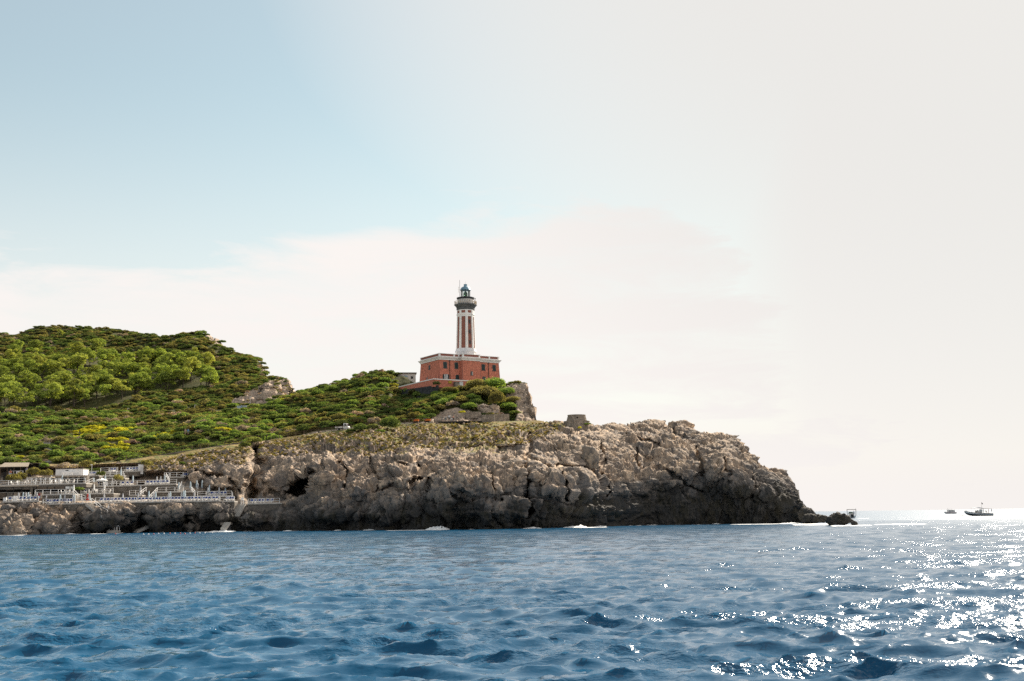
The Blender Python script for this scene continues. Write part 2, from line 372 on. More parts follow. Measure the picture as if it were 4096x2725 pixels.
# skyline of the headland rock / lower edge of the green slope (photo columns and rows)
HEAD_TOP = [(-160, 1862), (0, 1860), (150, 1858), (300, 1856), (420, 1848), (540, 1836), (700, 1812), (880, 1785), (1030, 1768), (1150, 1748), (1300, 1728), (1400, 1716), (1600, 1697), (1700, 1693), (1900, 1690), (2060, 1684), (2150, 1682),
            (2200, 1686), (2250, 1692), (2300, 1697), (2370, 1699), (2400, 1705), (2430, 1698), (2500, 1697), (2545, 1694), (2575, 1681), (2600, 1676), (2655, 1684), (2670, 1700), (2700, 1692), (2740, 1700), (2785, 1728), (2810, 1733),
            (2870, 1733), (2925, 1739), (2945, 1757), (2955, 1775), (2966, 1795), (2990, 1810), (3015, 1838), (3040, 1858), (3080, 1872), (3120, 1878), (3150, 1886), (3165, 1908), (3182, 1935), (3196, 1965), (3203, 1988), (3199, 2012), (3203, 2035), (3222, 2055), (3262, 2072), (3300, 2080)]
HEAD_CTRL = []
for _px, _l in {-120: [(2014, 247), (2000, 251), (1965, 256), (1940, 259), (1905, 270), (1880, 278), (1862, 288)], 150: [(2016, 248), (2000, 252), (1965, 257), (1940, 260), (1905, 268), (1880, 276), (1858, 290)],
                330: [(2016, 249), (2000, 254), (1965, 257), (1935, 262), (1900, 270), (1875, 277), (1854, 290)], 500: [(2014, 251), (2000, 256), (1965, 259), (1940, 262), (1900, 269), (1870, 276), (1841, 286)],
                700: [(2008, 254), (1990, 259), (1965, 263), (1935, 267), (1900, 273), (1860, 281), (1812, 292)], 850: [(2006, 256), (1985, 261), (1940, 266), (1890, 272), (1840, 283), (1787, 296)],
                1000: [(2018, 258), (1995, 263), (1940, 266), (1880, 270), (1820, 285), (1770, 300)], 1120: [(2060, 255), (2018, 259), (2000, 268), (1930, 272), (1860, 276), (1800, 290), (1752, 303)],
                1300: [(2060, 250), (1980, 254), (1900, 259), (1840, 267), (1785, 286), (1728, 306)], 1600: [(2060, 242), (1980, 243), (1900, 247), (1845, 255), (1795, 272), (1740, 296), (1694, 315)],
                1850: [(2060, 237), (1970, 238), (1900, 242), (1855, 252), (1800, 268), (1750, 290), (1684, 316)], 2100: [(2050, 238), (1950, 240), (1890, 244), (1845, 255), (1800, 266), (1750, 288), (1682, 316)],
                2300: [(2050, 249), (1950, 250), (1880, 253), (1840, 261), (1795, 266), (1740, 290), (1697, 312)], 2600: [(2040, 276), (1940, 276), (1870, 279), (1810, 285), (1765, 297), (1720, 312), (1680, 326)],
                2900: [(2040, 279), (1940, 279), (1870, 281), (1815, 288), (1780, 297), (1737, 312)], 3080: [(2040, 276), (1940, 279), (1875, 292)], 3190: [(2050, 278), (1990, 284), (1960, 290)], 3270: [(2078, 284)]}.items():
    HEAD_CTRL += [(_px, a, b) for a, b in _l]
    _yw = float(interp(WATERLINE, _px)); HEAD_CTRL.append((_px, float(hz(_px)) + 12480 / _yw, _yw))
CRACKS = [  # polyline, half width (px), depth (m)
    ([(2118, 1735), (2122, 1790), (2095, 1830), (2104, 1880), (2112, 1930), (2108, 1990), (2112, 2060)], 9, 9), ([(1020, 1800), (1032, 1840), (1020, 1880), (1010, 1930), (1004, 1985), (1008, 2010)], 15, 12),
    ([(1030, 1800), (1060, 1770)], 12, 4), ([(2390, 1760), (2410, 1800), (2412, 1850)], 7, 6), ([(2785, 1790), (2800, 1850), (2812, 1900)], 7, 4), ([(2640, 1860), (2700, 1900), (2750, 1940), (2800, 1965)], 9, 2.5),
    ([(2545, 1800), (2555, 1850)], 6, 4), ([(1575, 1795), (1590, 1850), (1640, 1870), (1690, 1865)], 6, 4), ([(1640, 1925), (1690, 1915), (1725, 1922)], 6, 6), ([(1715, 1930), (1718, 2010)], 5, 3),
    ([(1800, 1790), (1960, 1800), (2100, 1790)], 7, 4), ([(1830, 1965), (1900, 1990), (2010, 2000)], 7, 4), ([(2110, 1830), (2160, 1850), (2200, 1870)], 6, 3), ([(1480, 1840), (1500, 1900), (1540, 1960)], 6, 4),
    ([(1360, 1850), (1390, 1900), (1385, 1950)], 6, 4), ([(1260, 1790), (1290, 1830), (1300, 1880)], 6, 3), ([(2225, 1860), (2300, 1870), (2390, 1865)], 7, 4), ([(2420, 1890), (2425, 1990)], 5, 3),
    ([(3010, 1900), (3015, 2000)], 5, 2), ([(2900, 1830), (2920, 1930)], 6, 3), ([(900, 1905), (960, 1960)], 6, 4), ([(780, 1880), (840, 1900), (905, 1905)], 6, 4), ([(2690, 1700), (2700, 1745)], 6, 4), ([(2505, 1740), (2560, 1775), (2640, 1790)], 7, 4),
    ([(1860, 1700), (1900, 1760)], 5, 3), ([(2250, 1900), (2270, 2000)], 5, 3), ([(1960, 1890), (1975, 1960)], 5, 3), ([(300, 2040), (330, 2120)], 14, 5), ([(130, 2040), (125, 2120)], 9, 4), ([(560, 2030), (570, 2110)], 14, 5), ([(720, 2020), (760, 2100)], 9, 4)]
BULGES = [  # cx, cy, rx, ry, height (m), tilt
    (2290, 1800, 62, 75, 5, 0), (2360, 1830, 42, 60, 4, 0), (2480, 1800, 70, 70, 4, 0), (2590, 1770, 70, 45, 4, -0.3), (2620, 1790, 45, 40, 4, 0), (2680, 1790, 60, 60, 4, 0), (2620, 1715, 60, 34, 4, 0.2), (2720, 1710, 70, 30, 4, 0.35),
    (2720, 1860, 85, 80, 6, 0.3), (2640, 1900, 80, 70, 4, 0.3), (2880, 1850, 95, 80, 6, 0.2), (2950, 1900, 90, 90, 4, 0), (2500, 1910, 120, 90, 5, 0.2), (2300, 1930, 130, 90, 6, 0), (2180, 1890, 70, 60, 4, 0.3), (3120, 1960, 75, 90, 4, 0),
    (1950, 1870, 150, 60, 5, 0.1), (2040, 1850, 55, 40, 4, 0.2), (2080, 1850, 30, 40, 3, 0.5), (1900, 1940, 150, 60, 4, 0), (1760, 1960, 55, 50, 4, 0), (1640, 1825, 65, 45, 5, 0), (1540, 1890, 60, 60, 4, 0), (1620, 1900, 60, 50, 3, 0), (1440, 1960, 80, 50, 4, -0.4),
    (1180, 1860, 90, 70, 6, -0.3), (1110, 1900, 60, 70, 4, 0), (1300, 1880, 50, 60, 4, 0.2), (1350, 2040, 130, 50, 4, 0), (1560, 2030, 130, 60, 4, 0), (960, 1900, 70, 70, 4, 0), (900, 1950, 50, 40, 3, 0), (930, 1830, 90, 50, 3, 0), (800, 1870, 60, 40, 3, 0),
    (1930, 1745, 60, 28, 3, 0), (2050, 1770, 70, 35, 4, 0), (1480, 1780, 60, 30, 3, 0), (2200, 1745, 60, 35, 3, 0), (1790, 1880, 60, 40, 3, 0), (2000, 2040, 200, 60, 3, 0), (2420, 2030, 200, 60, 3, 0),
    (60, 2105, 95, 55, 7, 0), (215, 2110, 90, 55, 6, 0), (110, 2040, 50, 30, 3, 0), (30, 2030, 40, 25, 3, 0), (430, 2085, 90, 50, 6, 0), (640, 2095, 100, 50, 4, 0), (770, 2105, 40, 32, 4, 0), (900, 2060, 60, 40, 4, 0), (1010, 2085, 70, 45, 6, 0), (840, 2040, 70, 30, 3, 0), (450, 2038, 75, 26, 4.5, 0), (530, 2050, 60, 30, 4, 0), (610, 2036, 80, 26, 4.5, 0), (690, 2045, 60, 30, 4, 0), (760, 2034, 70, 26, 4.5, 0), (890, 2030, 50, 24, 4, 0)]
CAVE = [(1150, 1972), (1165, 1945), (1200, 1920), (1235, 1888), (1245, 1892), (1242, 1925), (1225, 1970), (1190, 1982), (1165, 1978)]
CAVE2 = [(545, 1948), (555, 1935), (575, 1935), (585, 1950), (590, 1985), (545, 1985)]
def head_rough(px, py):
    """detail strength: calm under the built terraces"""
    t = poly_soft(px, py, [(-300, 2016), (-300, 1850), (540, 1846), (640, 1885), (940, 1965), (1135, 1995), (1135, 2020), (940, 2012), (400, 2020)], 14)
    return 1 - 0.85 * t
def sheet(name, px0, px1, nx, ny, top, bot, depth, back, disp, mat, attrs, below=None):
    px = np.linspace(px0, px1, nx); v = np.linspace(0, 1, ny)
    T = top(px); B = bot(px)
    PX = np.repeat(px[None], ny, 0); PY = B[None] + (T - B)[None] * v[:, None]
    Yd = depth(PX, PY)
    W = PP(PX, PY, Yd)
    rows = []; rpx = []; rpy = []
    if below:
        for dY, z in below:
            q = W[0].copy(); q[:, 1] += dY; q[:, 0] *= q[:, 1] / W[0][:, 1]; q[:, 2] = z; rows.append(q); rpx.append(PX[0]); rpy.append(PY[0] + 4)
    W = np.concatenate([np.array(rows), W]) if rows else W
    if rows: PX = np.concatenate([np.array(rpx), PX]); PY = np.concatenate([np.array(rpy), PY])
    tail = []
    for dY, dz in back:
        q = W[-1].copy(); q[:, 0] *= (q[:, 1] + dY) / q[:, 1]; q[:, 1] += dY; q[:, 2] = np.maximum(q[:, 2] + dz, -4.0); tail.append(q)
    nb = len(tail)
    W = np.concatenate([W, np.array(tail)]); PX = np.concatenate([PX] + [PX[-1:]] * nb); PY = np.concatenate([PY] + [PY[-1:]] * nb)
    def blur(a, k):
        c = np.cumsum(np.concatenate([np.repeat(a[:1], k + 1, 0), a, np.repeat(a[-1:], k, 0)]), 0); return (c[2 * k + 1:] - c[:-2 * k - 1]) / (2 * k + 1)
    Wb = blur(W, 5).swapaxes(0, 1); Wb = blur(Wb, 7).swapaxes(0, 1)
    du = np.gradient(Wb, axis=1); dv = np.gradient(Wb, axis=0); nrm = np.cross(du, dv); nrm /= np.linalg.norm(nrm, axis=2, keepdims=True) + 1e-9
    W = disp(W, nrm, PX, PY, nb)
    nr = W.shape[0]
    me = np_mesh(name, W.reshape(-1, 3), grid_quads(nr, nx), mat, True, attrs(W, nrm, PX, PY, nb))
    o = link(bpy.data.objects.new(name, me)); tag(o, kind='structure')
    return o, W, PX, PY, nb
def build_headland():
    ev = rbf(HEAD_CTRL)
    def top(px): return interp(HEAD_TOP, px)
    def bot(px): return hz(px) + 12480 / interp(WATERLINE, px)
    def depth(px, py):
        Y = ev(px, py); k = head_rough(px, py); jx = 7 * np.sin(py / 17.0 + px / 31.0) + 4 * np.sin(py / 6.3); jy = 5 * np.sin(px / 13.0)
        lift = 0
        for cx, cy, rx, ry, h, a in BULGES:
            c, s = math.cos(a), math.sin(a); dx, dy = px + jx - cx, py + jy - cy; q = ((c * dx + s * dy) / rx) ** 2 + ((-s * dx + c * dy) / ry) ** 2
            lift = np.maximum(lift, h * 0.75 * np.sqrt(np.clip(1 - q, 0, 1)))
        Y = Y - lift * np.where(py > 2018, 1, k)
        for pts, w_, dp in CRACKS:
            d = seg_dist(px + jx * 0.7, py, pts); Y = Y + dp * np.exp(-(d / w_) ** 2)
        tz_ = poly_soft(px, py, [(-300, 2000), (-300, 1876), (210, 1874), (400, 1866), (565, 1860), (585, 1892), (645, 1888), (760, 1890), (765, 1918), (815, 1922), (830, 1948), (935, 1955), (945, 1996), (600, 2000)], 9)
        Y = Y + tz_ * interp([(-300, 11), (400, 11), (600, 9), (760, 6), (950, 5)], px)
        Y = Y + 16 * poly_soft(px, py, CAVE, 5) + 6 * poly_soft(px, py, CAVE2, 5)
        return Y
    def disp(W, nrm, PX, PY, nb):
        sh = W.shape[:2]; p = W.reshape(-1, 3); k = (head_rough(PX, PY) * np.where(PY > 2018, 1, 1)).ravel(); n = nrm.reshape(-1, 3)
        steep = np.clip(1.15 - n[:, 2], 0.15, 1.0)
        pv = p * np.array([1, 1, 0.26])
        f1, f2, cid, til = worley(p / np.array([6.2, 6.2, 12.5]) + 0.35 * np.stack([vnoise(p / 4, 91), vnoise(p / 4, 92), vnoise(p / 4, 93)], -1), 11)
        g1, g2, gid, gil = worley(p / np.array([1.9, 1.9, 4.6]) + 0.3 * np.stack([vnoise(p / 1.3, 81), vnoise(p / 1.3, 82), vnoise(p / 1.3, 83)], -1), 23)
        e1, e2, eid, eil = worley(p / np.array([0.75, 0.75, 2.0]) + 0.25 * np.stack([vnoise(p / 0.6, 61), vnoise(p / 0.6, 62), vnoise(p / 0.6, 63)], -1), 37)
        block = 1.7 * (cid - 0.5) + 2.6 * til + 1.0 * np.clip((f2 - f1) * 5, 0, 1) - 1.0
        small = 0.6 * (gid - 0.5) + 1.2 * gil + 0.5 * np.clip((g2 - g1) * 5, 0, 1) - 0.5
        tiny = 0.25 * (eid - 0.5) + 0.5 * eil
        flute = fbm(pv / 1.7, 4, 0.58, 31, True)
        big = fbm(p / 14.0, 3, 0.5, 41)
        fine = fbm(p / 0.9, 3, 0.6, 51, True)
        amp = 0.55 + 0.75 * np.clip(0.5 + 1.6 * fbm(p / 11.0, 3, 0.5, 401), 0, 1)
        zz = p[:, 2] / 3.1 + 0.9 * fbm(p / 13.0, 3, 0.5, 421) + p[:, 0] * 0.02; strat = (zz - np.floor(zz)); strat = np.where(strat < 0.82, strat / 0.82, (1 - strat) / 0.18) - 0.5
        flat = 1 - np.clip((steep - 0.35) / 0.5, 0, 1)
        d = (strat * 0.75 * np.clip(0.6 + 1.5 * fbm(p / 17.0, 2, 0.5, 431), 0, 1)) * k + amp * (block * 0.62 + small * (0.3 + 0.25 * flat) + tiny * (0.5 + 0.2 * flat) + flute * 1.15 * (0.2 + 0.8 * steep) + big * 1.4 + fine * 0.3) * k
        d = d * np.clip((PX.ravel() + 400) / 100, 0, 1)
        edge = np.ones(sh); edge[-nb:] = 0.25
        tf = np.clip((PY - interp(HEAD_TOP, PX) - 3) / 34, 0.05, 1); edge = np.where((PX < 2170) & (PX > 480), np.minimum(edge, tf), edge)
        d = d * edge.ravel()
        px_, py_ = PX.ravel(), PY.ravel(); hole = np.maximum.reduce([np.exp(-(seg_dist(px_, py_, CRACKS[i][0]) / (CRACKS[i][1] * 1.3)) ** 2) for i in (0, 1, 2)] + [poly_soft(px_, py_, CAVE, 9), poly_soft(px_, py_, CAVE2, 9)])
        d = d * (1 - 0.92 * hole)
        # lower part of the cliff is smoothed by the sea and cut back a little
        d = d - 1.2 * np.clip(1 - p[:, 2] / 3.0, 0, 1) * (p[:, 2] > -1)
        hv = n * np.array([1, 1, 0.75])
        return (p + hv * d[:, None]).reshape(W.shape)
    def attrs(W, nrm, PX, PY, nb):
        p = W.reshape(-1, 3); du = np.gradient(W, axis=1); dv = np.gradient(W, axis=0); n = np.cross(du, dv); n /= np.linalg.norm(n, axis=2, keepdims=True) + 1e-9; nz = n[..., 2].ravel()
        px, py = PX.ravel(), PY.ravel()
        zone = poly_soft(px, py, [(480, 1900), (480, 1760), (1000, 1700), (1600, 1640), (2180, 1640), (2330, 1700), (2240, 1740), (2060, 1785), (1980, 1850), (1750, 1800), (1450, 1850), (1230, 1800), (1030, 1850), (860, 1850), (700, 1885)], 45)
        zone = np.maximum(zone, 0.28 * poly_soft(px, py, [(1300, 1900), (1300, 1700), (2500, 1690), (2480, 1760), (2200, 1880), (1900, 1900)], 40))
        zone = np.maximum(zone, poly_soft(px, py, [(-200, 1905), (-200, 1830), (560, 1830), (700, 1870), (560, 1885), (420, 1866), (200, 1880)], 10) * 0.8)
        grass = zone * np.clip((nz - 0.25) / 0.4, 0, 1.0)
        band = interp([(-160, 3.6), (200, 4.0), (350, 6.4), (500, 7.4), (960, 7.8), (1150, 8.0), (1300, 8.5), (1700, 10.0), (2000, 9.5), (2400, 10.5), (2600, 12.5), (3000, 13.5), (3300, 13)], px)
        wet_shade = np.clip((band + 5.0 * fbm(p / np.array([3.5, 3.5, 6]), 5, 0.6, 71) - p[:, 2]) / 6.0, 0, 1)  # splash stain and overhang shade together darken the lower cliff colour
        wet_shade = np.maximum(wet_shade, poly_soft(px, py, CAVE, 6) * 0.5)  # shade of the cave recess also put into the rock colour
        return {'grass': grass, 'wet_shade': wet_shade}
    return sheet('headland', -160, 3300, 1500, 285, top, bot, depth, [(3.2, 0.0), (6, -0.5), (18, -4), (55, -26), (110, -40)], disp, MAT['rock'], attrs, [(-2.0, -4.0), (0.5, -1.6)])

HILL_TOP = [(-160, 1655), (0, 1652), (300, 1650), (600, 1648), (900, 1642), (980, 1628), (1040, 1606), (1100, 1592), (1175, 1579), (1250, 1558), (1330, 1536), (1400, 1518), (1480, 1501), (1540, 1495), (1590, 1496), (1680, 1540), (1760, 1552), (1850, 1552), (1960, 1546), (2000, 1541), (2040, 1534), (2085, 1532),
            (2104, 1534), (2110, 1552), (2118, 1580), (2125, 1615), (2136, 1645), (2143, 1665), (2150, 1680)]
HILL_CTRL = [(-160, 1862, 291), (-160, 1750, 350), (-160, 1655, 425), (200, 1858, 294), (200, 1760, 345), (200, 1650, 425), (500, 1841, 290), (500, 1740, 345), (500, 1650, 425), (800, 1797, 297), (800, 1700, 350), (800, 1645, 415),
             (1030, 1768, 304), (1030, 1690, 345), (1040, 1606, 405), (1300, 1728, 310), (1300, 1640, 350), (1300, 1545, 402), (1500, 1704, 316), (1500, 1610, 350), (1500, 1500, 400), (1600, 1694, 319), (1600, 1640, 342), (1600, 1595, 368), (1600, 1550, 380), (1600, 1505, 392), (1680, 1640, 332), (1680, 1598, 355), (1680, 1550, 366),
             (1760, 1684, 320), (1760, 1640, 330), (1760, 1600, 338), (1760, 1575, 350), (1760, 1556, 353), (1900, 1684, 320), (1900, 1650, 325), (1880, 1600, 332), (1900, 1556, 346), (2050, 1680, 320), (2050, 1610, 334), (2050, 1536, 350), (2110, 1675, 322), (2110, 1610, 332), (2095, 1534, 345), (2145, 1676, 324)]
def build_hillside():
    ev = rbf(HILL_CTRL)
    cliff = [(2000, 1560), (2030, 1540), (2110, 1536), (2160, 1690), (2060, 1690), (2060, 1620), (2030, 1600)]
    rock2 = [(1890, 1622), (1960, 1618), (2002, 1645), (2000, 1668), (1930, 1648)]
    bare = [(1700, 1690), (1740, 1660), (1800, 1640), (1870, 1640), (1930, 1655), (2000, 1665), (2080, 1668), (2080, 1690)]
    def depth(px, py):
        low = np.interp(px, HPX[0], HW[-HNB - 1, :, 1]) + 3.6 + np.clip(interp(HEAD_TOP, px) - py, 0, 60) * 0.07
        return np.maximum(ev(px, py) - 2.5 * poly_soft(px, py, rock2, 8) - 1.5 * poly_soft(px, py, cliff, 10), low)
    def disp(W, nrm, PX, PY, nb):
        p = W.reshape(-1, 3); n = nrm.reshape(-1, 3); px, py = PX.ravel(), PY.ravel()
        rk = np.maximum(poly_soft(px, py, cliff, 10), poly_soft(px, py, rock2, 8)); rk = np.maximum(rk, 0.5 * poly_soft(px, py, bare, 8))
        f1, f2, cid, til = worley(p / np.array([3.2, 3.2, 4.2]) + 0.3 * np.stack([vnoise(p / 2, 191), vnoise(p / 2, 192), vnoise(p / 2, 193)], -1), 111)
        d = rk * (1.3 * (cid - 0.5) + 1.0 * np.clip((f2 - f1) * 3, 0, 1) - 0.6 + 0.6 * fbm(p * np.array([1, 1, 0.5]) / 1.6, 4, 0.55, 131, True))
        d = d + (1 - rk) * (fbm(p / 22.0, 3, 0.5, 141) * 2.6 + fbm(p / 5, 3, 0.5, 151) * 0.5)
        # gullies run down the slope to the left
        ed = np.ones(W.shape[:2]); ed[0] = 0.2; ed[-nb:] = 0.1; ed[:6] *= np.linspace(0.1, 1, 6)[:, None]; lh = np.clip((np.abs(PX - 1820) - 150) / 40, 0, 1); ed[-nb - 6:] *= np.maximum(lh[-nb - 6:], 0.1)
        nearp = np.clip(1 - (interp(HEAD_TOP, px) - py) / 46, 0, 1); d = d * ed.ravel(); d = np.where(nearp > 0, np.minimum(d, (1 - nearp) * 1.5) - 0.5 * nearp, d)
        return (p + n * d[:, None]).reshape(W.shape)
    def attrs(W, nrm, PX, PY, nb):
        px, py = PX.ravel(), PY.ravel()
        b = np.maximum.reduce([poly_soft(px, py, cliff, 8), poly_soft(px, py, rock2, 6), poly_soft(px, py, bare, 8), 0.75 * np.clip(1 - np.abs(py - interp(HEAD_TOP, px) + 4) / 10, 0, 1)])
        return {'bare': b}
    o, W, PX, PY, nb = sheet('hillside', -160, 2150, 620, 150, lambda x: interp(HILL_TOP, x), lambda x: interp(HEAD_TOP, x) + 1.0, depth, [(14, 0), (30, 0.1), (46, 0.1), (80, -25), (110, -45)], disp, MAT['soil'], attrs)
    return W, PX, PY, nb, cliff, rock2, bare
FAR_TOP = [(-160, 1350), (-60, 1342), (0, 1345), (60, 1338), (120, 1322), (200, 1310), (300, 1306), (400, 1310), (500, 1318), (555, 1332), (600, 1345), (650, 1350), (700, 1345), (750, 1334), (800, 1330), (840, 1342), (870, 1365), (900, 1392), (930, 1412), (970, 1424), (1005, 1440), (1030, 1462), (1060, 1492), (1100, 1508),
           (1135, 1522), (1155, 1535), (1163, 1555), (1175, 1578), (1190, 1600)]
def build_far_hill():
    ev = rbf([(-160, 1700, 436), (300, 1700, 436), (800, 1690, 430), (1000, 1660, 425), (1190, 1625, 420), (-160, 1350, 690), (0, 1345, 690), (300, 1306, 710), (550, 1332, 690), (800, 1330, 640), (930, 1412, 590), (1060, 1492, 540), (1150, 1530, 490), (1190, 1600, 440), (0, 1560, 520), (300, 1530, 530), (300, 1420, 610), (700, 1560, 500), (700, 1450, 560), (950, 1540, 490), (1080, 1560, 455), (1100, 1600, 440)])
    crag = [(1000, 1570), (1040, 1545), (1080, 1530), (1150, 1525), (1185, 1585), (1190, 1620), (900, 1630), (940, 1600)]
    ridge = [[(830, 1335), (905, 1395), (880, 1400), (820, 1350)], [(1035, 1470), (1060, 1495), (1045, 1505), (1025, 1480)], [(530, 1318), (560, 1332), (545, 1338)]]
    def rk(px, py):
        r_ = poly_soft(px, py, crag, 14)
        for q in ridge: r_ = np.maximum(r_, poly_soft(px, py, q, 6))
        return r_
    path = [(800, 1598), (830, 1578), (862, 1555), (870, 1530), (885, 1520)]
    def disp(W, nrm, PX, PY, nb):
        p = W.reshape(-1, 3); n = nrm.reshape(-1, 3); r_ = rk(PX.ravel(), PY.ravel())
        f1, f2, cid, til = worley(p / 6.0 + 0.3 * np.stack([vnoise(p / 3, 291), vnoise(p / 3, 292), vnoise(p / 3, 293)], -1), 211)
        d = r_ * (2.6 * (cid - 0.5) + 1.8 * np.clip((f2 - f1) * 3, 0, 1) - 1 + fbm(p * np.array([1, 1, 0.5]) / 2.5, 4, 0.6, 231, True)) + (1 - r_) * fbm(p / 40, 3, 0.5, 241) * 3.5
        ed = np.ones(W.shape[:2]); ed[-nb:] = 0.2
        return (p + n * (d * ed.ravel())[:, None]).reshape(W.shape)
    def attrs(W, nrm, PX, PY, nb):
        px, py = PX.ravel(), PY.ravel()
        return {'bare': np.maximum.reduce([rk(px, py), 1.2 * np.clip(1.5 - seg_dist(px, py, path) / 5, 0, 1)])}
    o, W, PX, PY, nb = sheet('far_hill', -160, 1190, 420, 190, lambda x: interp(FAR_TOP, x), lambda x: np.maximum(interp(HILL_TOP, x), interp(FAR_TOP, x) + 4) + 40, ev, [(20, -3), (60, -30), (140, -130)], disp, MAT['soil'], attrs)
    return W, PX, PY, nb, crag, ridge, path

MAT = {}
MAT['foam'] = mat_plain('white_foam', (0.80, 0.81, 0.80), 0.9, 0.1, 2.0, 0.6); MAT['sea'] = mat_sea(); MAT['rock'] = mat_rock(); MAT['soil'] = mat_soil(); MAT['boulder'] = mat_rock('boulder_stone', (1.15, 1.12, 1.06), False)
# ------------------------------------------------------------------ mesh builder
class MB:
    def __init__(s): s.v, s.f = [], []
    def add(s, vs, fs):
        k = len(s.v); s.v += [tuple(q) for q in vs]; s.f += [tuple(i + k for i in q) for q in fs]; return s
    def hexa(s, p):  # 8 points: bottom ring 0-3, top ring 4-7
        return s.add(p, [(3, 2, 1, 0), (4, 5, 6, 7), (0, 1, 5, 4), (1, 2, 6, 5), (2, 3, 7, 6), (3, 0, 4, 7)])
    def box(s, x0, x1, y0, y1, z0, z1):
        return s.hexa([(x0, y0, z0), (x1, y0, z0), (x1, y1, z0), (x0, y1, z0), (x0, y0, z1), (x1, y0, z1), (x1, y1, z1), (x0, y1, z1)])
    def bar(s, a, b, w=0.06, h=None):
        a, b = Vector(a), Vector(b); h = h or w; d = (b - a).normalized(); up = Vector((0, 0, 1)) if abs(d.z) < 0.95 else Vector((0, 1, 0)); r = d.cross(up).normalized(); u = r.cross(d)
        r, u = r * w / 2, u * h / 2
        return s.hexa([a - r - u, a + r - u, b + r - u, b - r - u, a - r + u, a + r + u, b + r + u, b - r + u])
    def tube(s, a, b, r0, r1=None, n=10, cap=True):
        a, b = Vector(a), Vector(b); r1 = r0 if r1 is None else r1; d = (b - a).normalized(); up = Vector((0, 0, 1)) if abs(d.z) < 0.95 else Vector((0, 1, 0)); r = d.cross(up).normalized(); u = r.cross(d); vs = []
        for i in range(n):
            t = 2 * math.pi * i / n; e = r * math.cos(t) + u * math.sin(t); vs += [a + e * r0, b + e * r1]
        fs = [(2 * i, 2 * ((i + 1) % n), 2 * ((i + 1) % n) + 1, 2 * i + 1) for i in range(n)]
        if cap: fs += [tuple(2 * i for i in reversed(range(n))), tuple(2 * i + 1 for i in range(n))]
        return s.add(vs, fs)
    def lathe(s, prof, n=16, c=(0, 0), a0=0.0, caps=True):
        vs, fs = [], []; m_ = len(prof)
        for i in range(n):
            t = a0 + 2 * math.pi * i / n
            for r, z in prof: vs.append((c[0] + r * math.cos(t), c[1] + r * math.sin(t), z))
        for i in range(n):
            for j in range(m_ - 1): a, b = i * m_ + j, ((i + 1) % n) * m_ + j; fs.append((a, b, b + 1, a + 1))
        if caps: fs += [tuple(i * m_ for i in reversed(range(n))), tuple(i * m_ + m_ - 1 for i in range(n))]
        return s.add(vs, fs)
    def prism(s, poly, fn0, fn1):
        """poly: 2D outline; fn0/fn1 map (a,b) to the two faces"""
        n = len(poly); vs = [fn0(*q) for q in poly] + [fn1(*q) for q in poly]
        return s.add(vs, [tuple(range(n - 1, -1, -1)), tuple(range(n, 2 * n))] + [(i, (i + 1) % n, n + (i + 1) % n, n + i) for i in range(n)])
    def mesh(s, name, mat, smooth=False):
        me = bpy.data.meshes.new(name); me.from_pydata(s.v, [], s.f); me.update()
        if mat: me.materials.append(mat)
        if smooth: me.polygons.foreach_set('use_smooth', [True] * len(me.polygons))
        return me
    def build(s, name, mat, parent=None, smooth=False, loc=None):
        o = bpy.data.objects.new(name, s.mesh(name, mat, smooth)); link(o, parent)
        if loc is not None: o.location = loc
        return o
def copy_tree(o, parent=None):
    c = o.copy(); link(c)
    c.parent = parent
    for ch in o.children: copy_tree(ch, c)
    return c
def inst(name, me, parent=None, loc=(0, 0, 0), rz=0.0, sc_=1.0):
    o = bpy.data.objects.new(name, me); link(o, parent); o.location = loc; o.rotation_euler = (0, 0, rz)
    o.scale = (sc_, sc_, sc_) if isinstance(sc_, (int, float)) else sc_
    return o
MAT['red'] = mat_plain('red_painted_stone', (0.58, 0.205, 0.13), 0.85, 0.2, 1.6, 0.25, dirt=(0.44, 0.15, 0.10))
MAT['red_joint'] = mat_plain('dark_red_mortar', (0.34, 0.13, 0.095), 0.95, 0.15, 2.0)
MAT['red_panel'] = mat_plain('dull_red_render', (0.28, 0.11, 0.08), 0.9, 0.22, 3.0, 0.2, dirt=(0.10, 0.05, 0.04))
MAT['trim'] = mat_plain('white_lime_trim', (0.80, 0.77, 0.72), 0.8, 0.06, 0.8, 0.1, dirt=(0.56, 0.53, 0.48))
MAT['trim_grey'] = mat_plain('pale_grey_plinth', (0.68, 0.67, 0.66), 0.8, 0.08, 0.8, 0.1, dirt=(0.5, 0.47, 0.44))
MAT['shutter'] = mat_plain('dark_green_shutter', (0.012, 0.030, 0.030), 0.5, 0.2, 4.0)
MAT['win_trim'] = mat_plain('grey_window_surround', (0.12, 0.12, 0.115), 0.8, 0.1, 3.0)
MAT['dark_corbel'] = mat_plain('dark_weathered_corbel', (0.10, 0.102, 0.10), 0.9, 0.35, 1.2, 0.3)
MAT['drum'] = mat_plain('weathered_white_drum', (0.58, 0.56, 0.53), 0.8, 0.12, 0.9, 0.1, dirt=(0.40, 0.37, 0.33))
MAT['iron'] = mat_plain('dark_iron', (0.035, 0.037, 0.038), 0.5, 0.2, 4.0, metal=0.4)
MAT['dome'] = mat_plain('grey_blue_painted_dome', (0.17, 0.28, 0.35), 0.4, 0.15, 1.5, metal=0.3)
MAT['rail_tan'] = mat_plain('rusty_pale_rail', (0.5, 0.40, 0.28), 0.7, 0.2, 3.0)
MAT['pipe'] = mat_plain('brown_downpipe', (0.045, 0.035, 0.03), 0.6, 0.2, 4.0)
MAT['lens'] = None
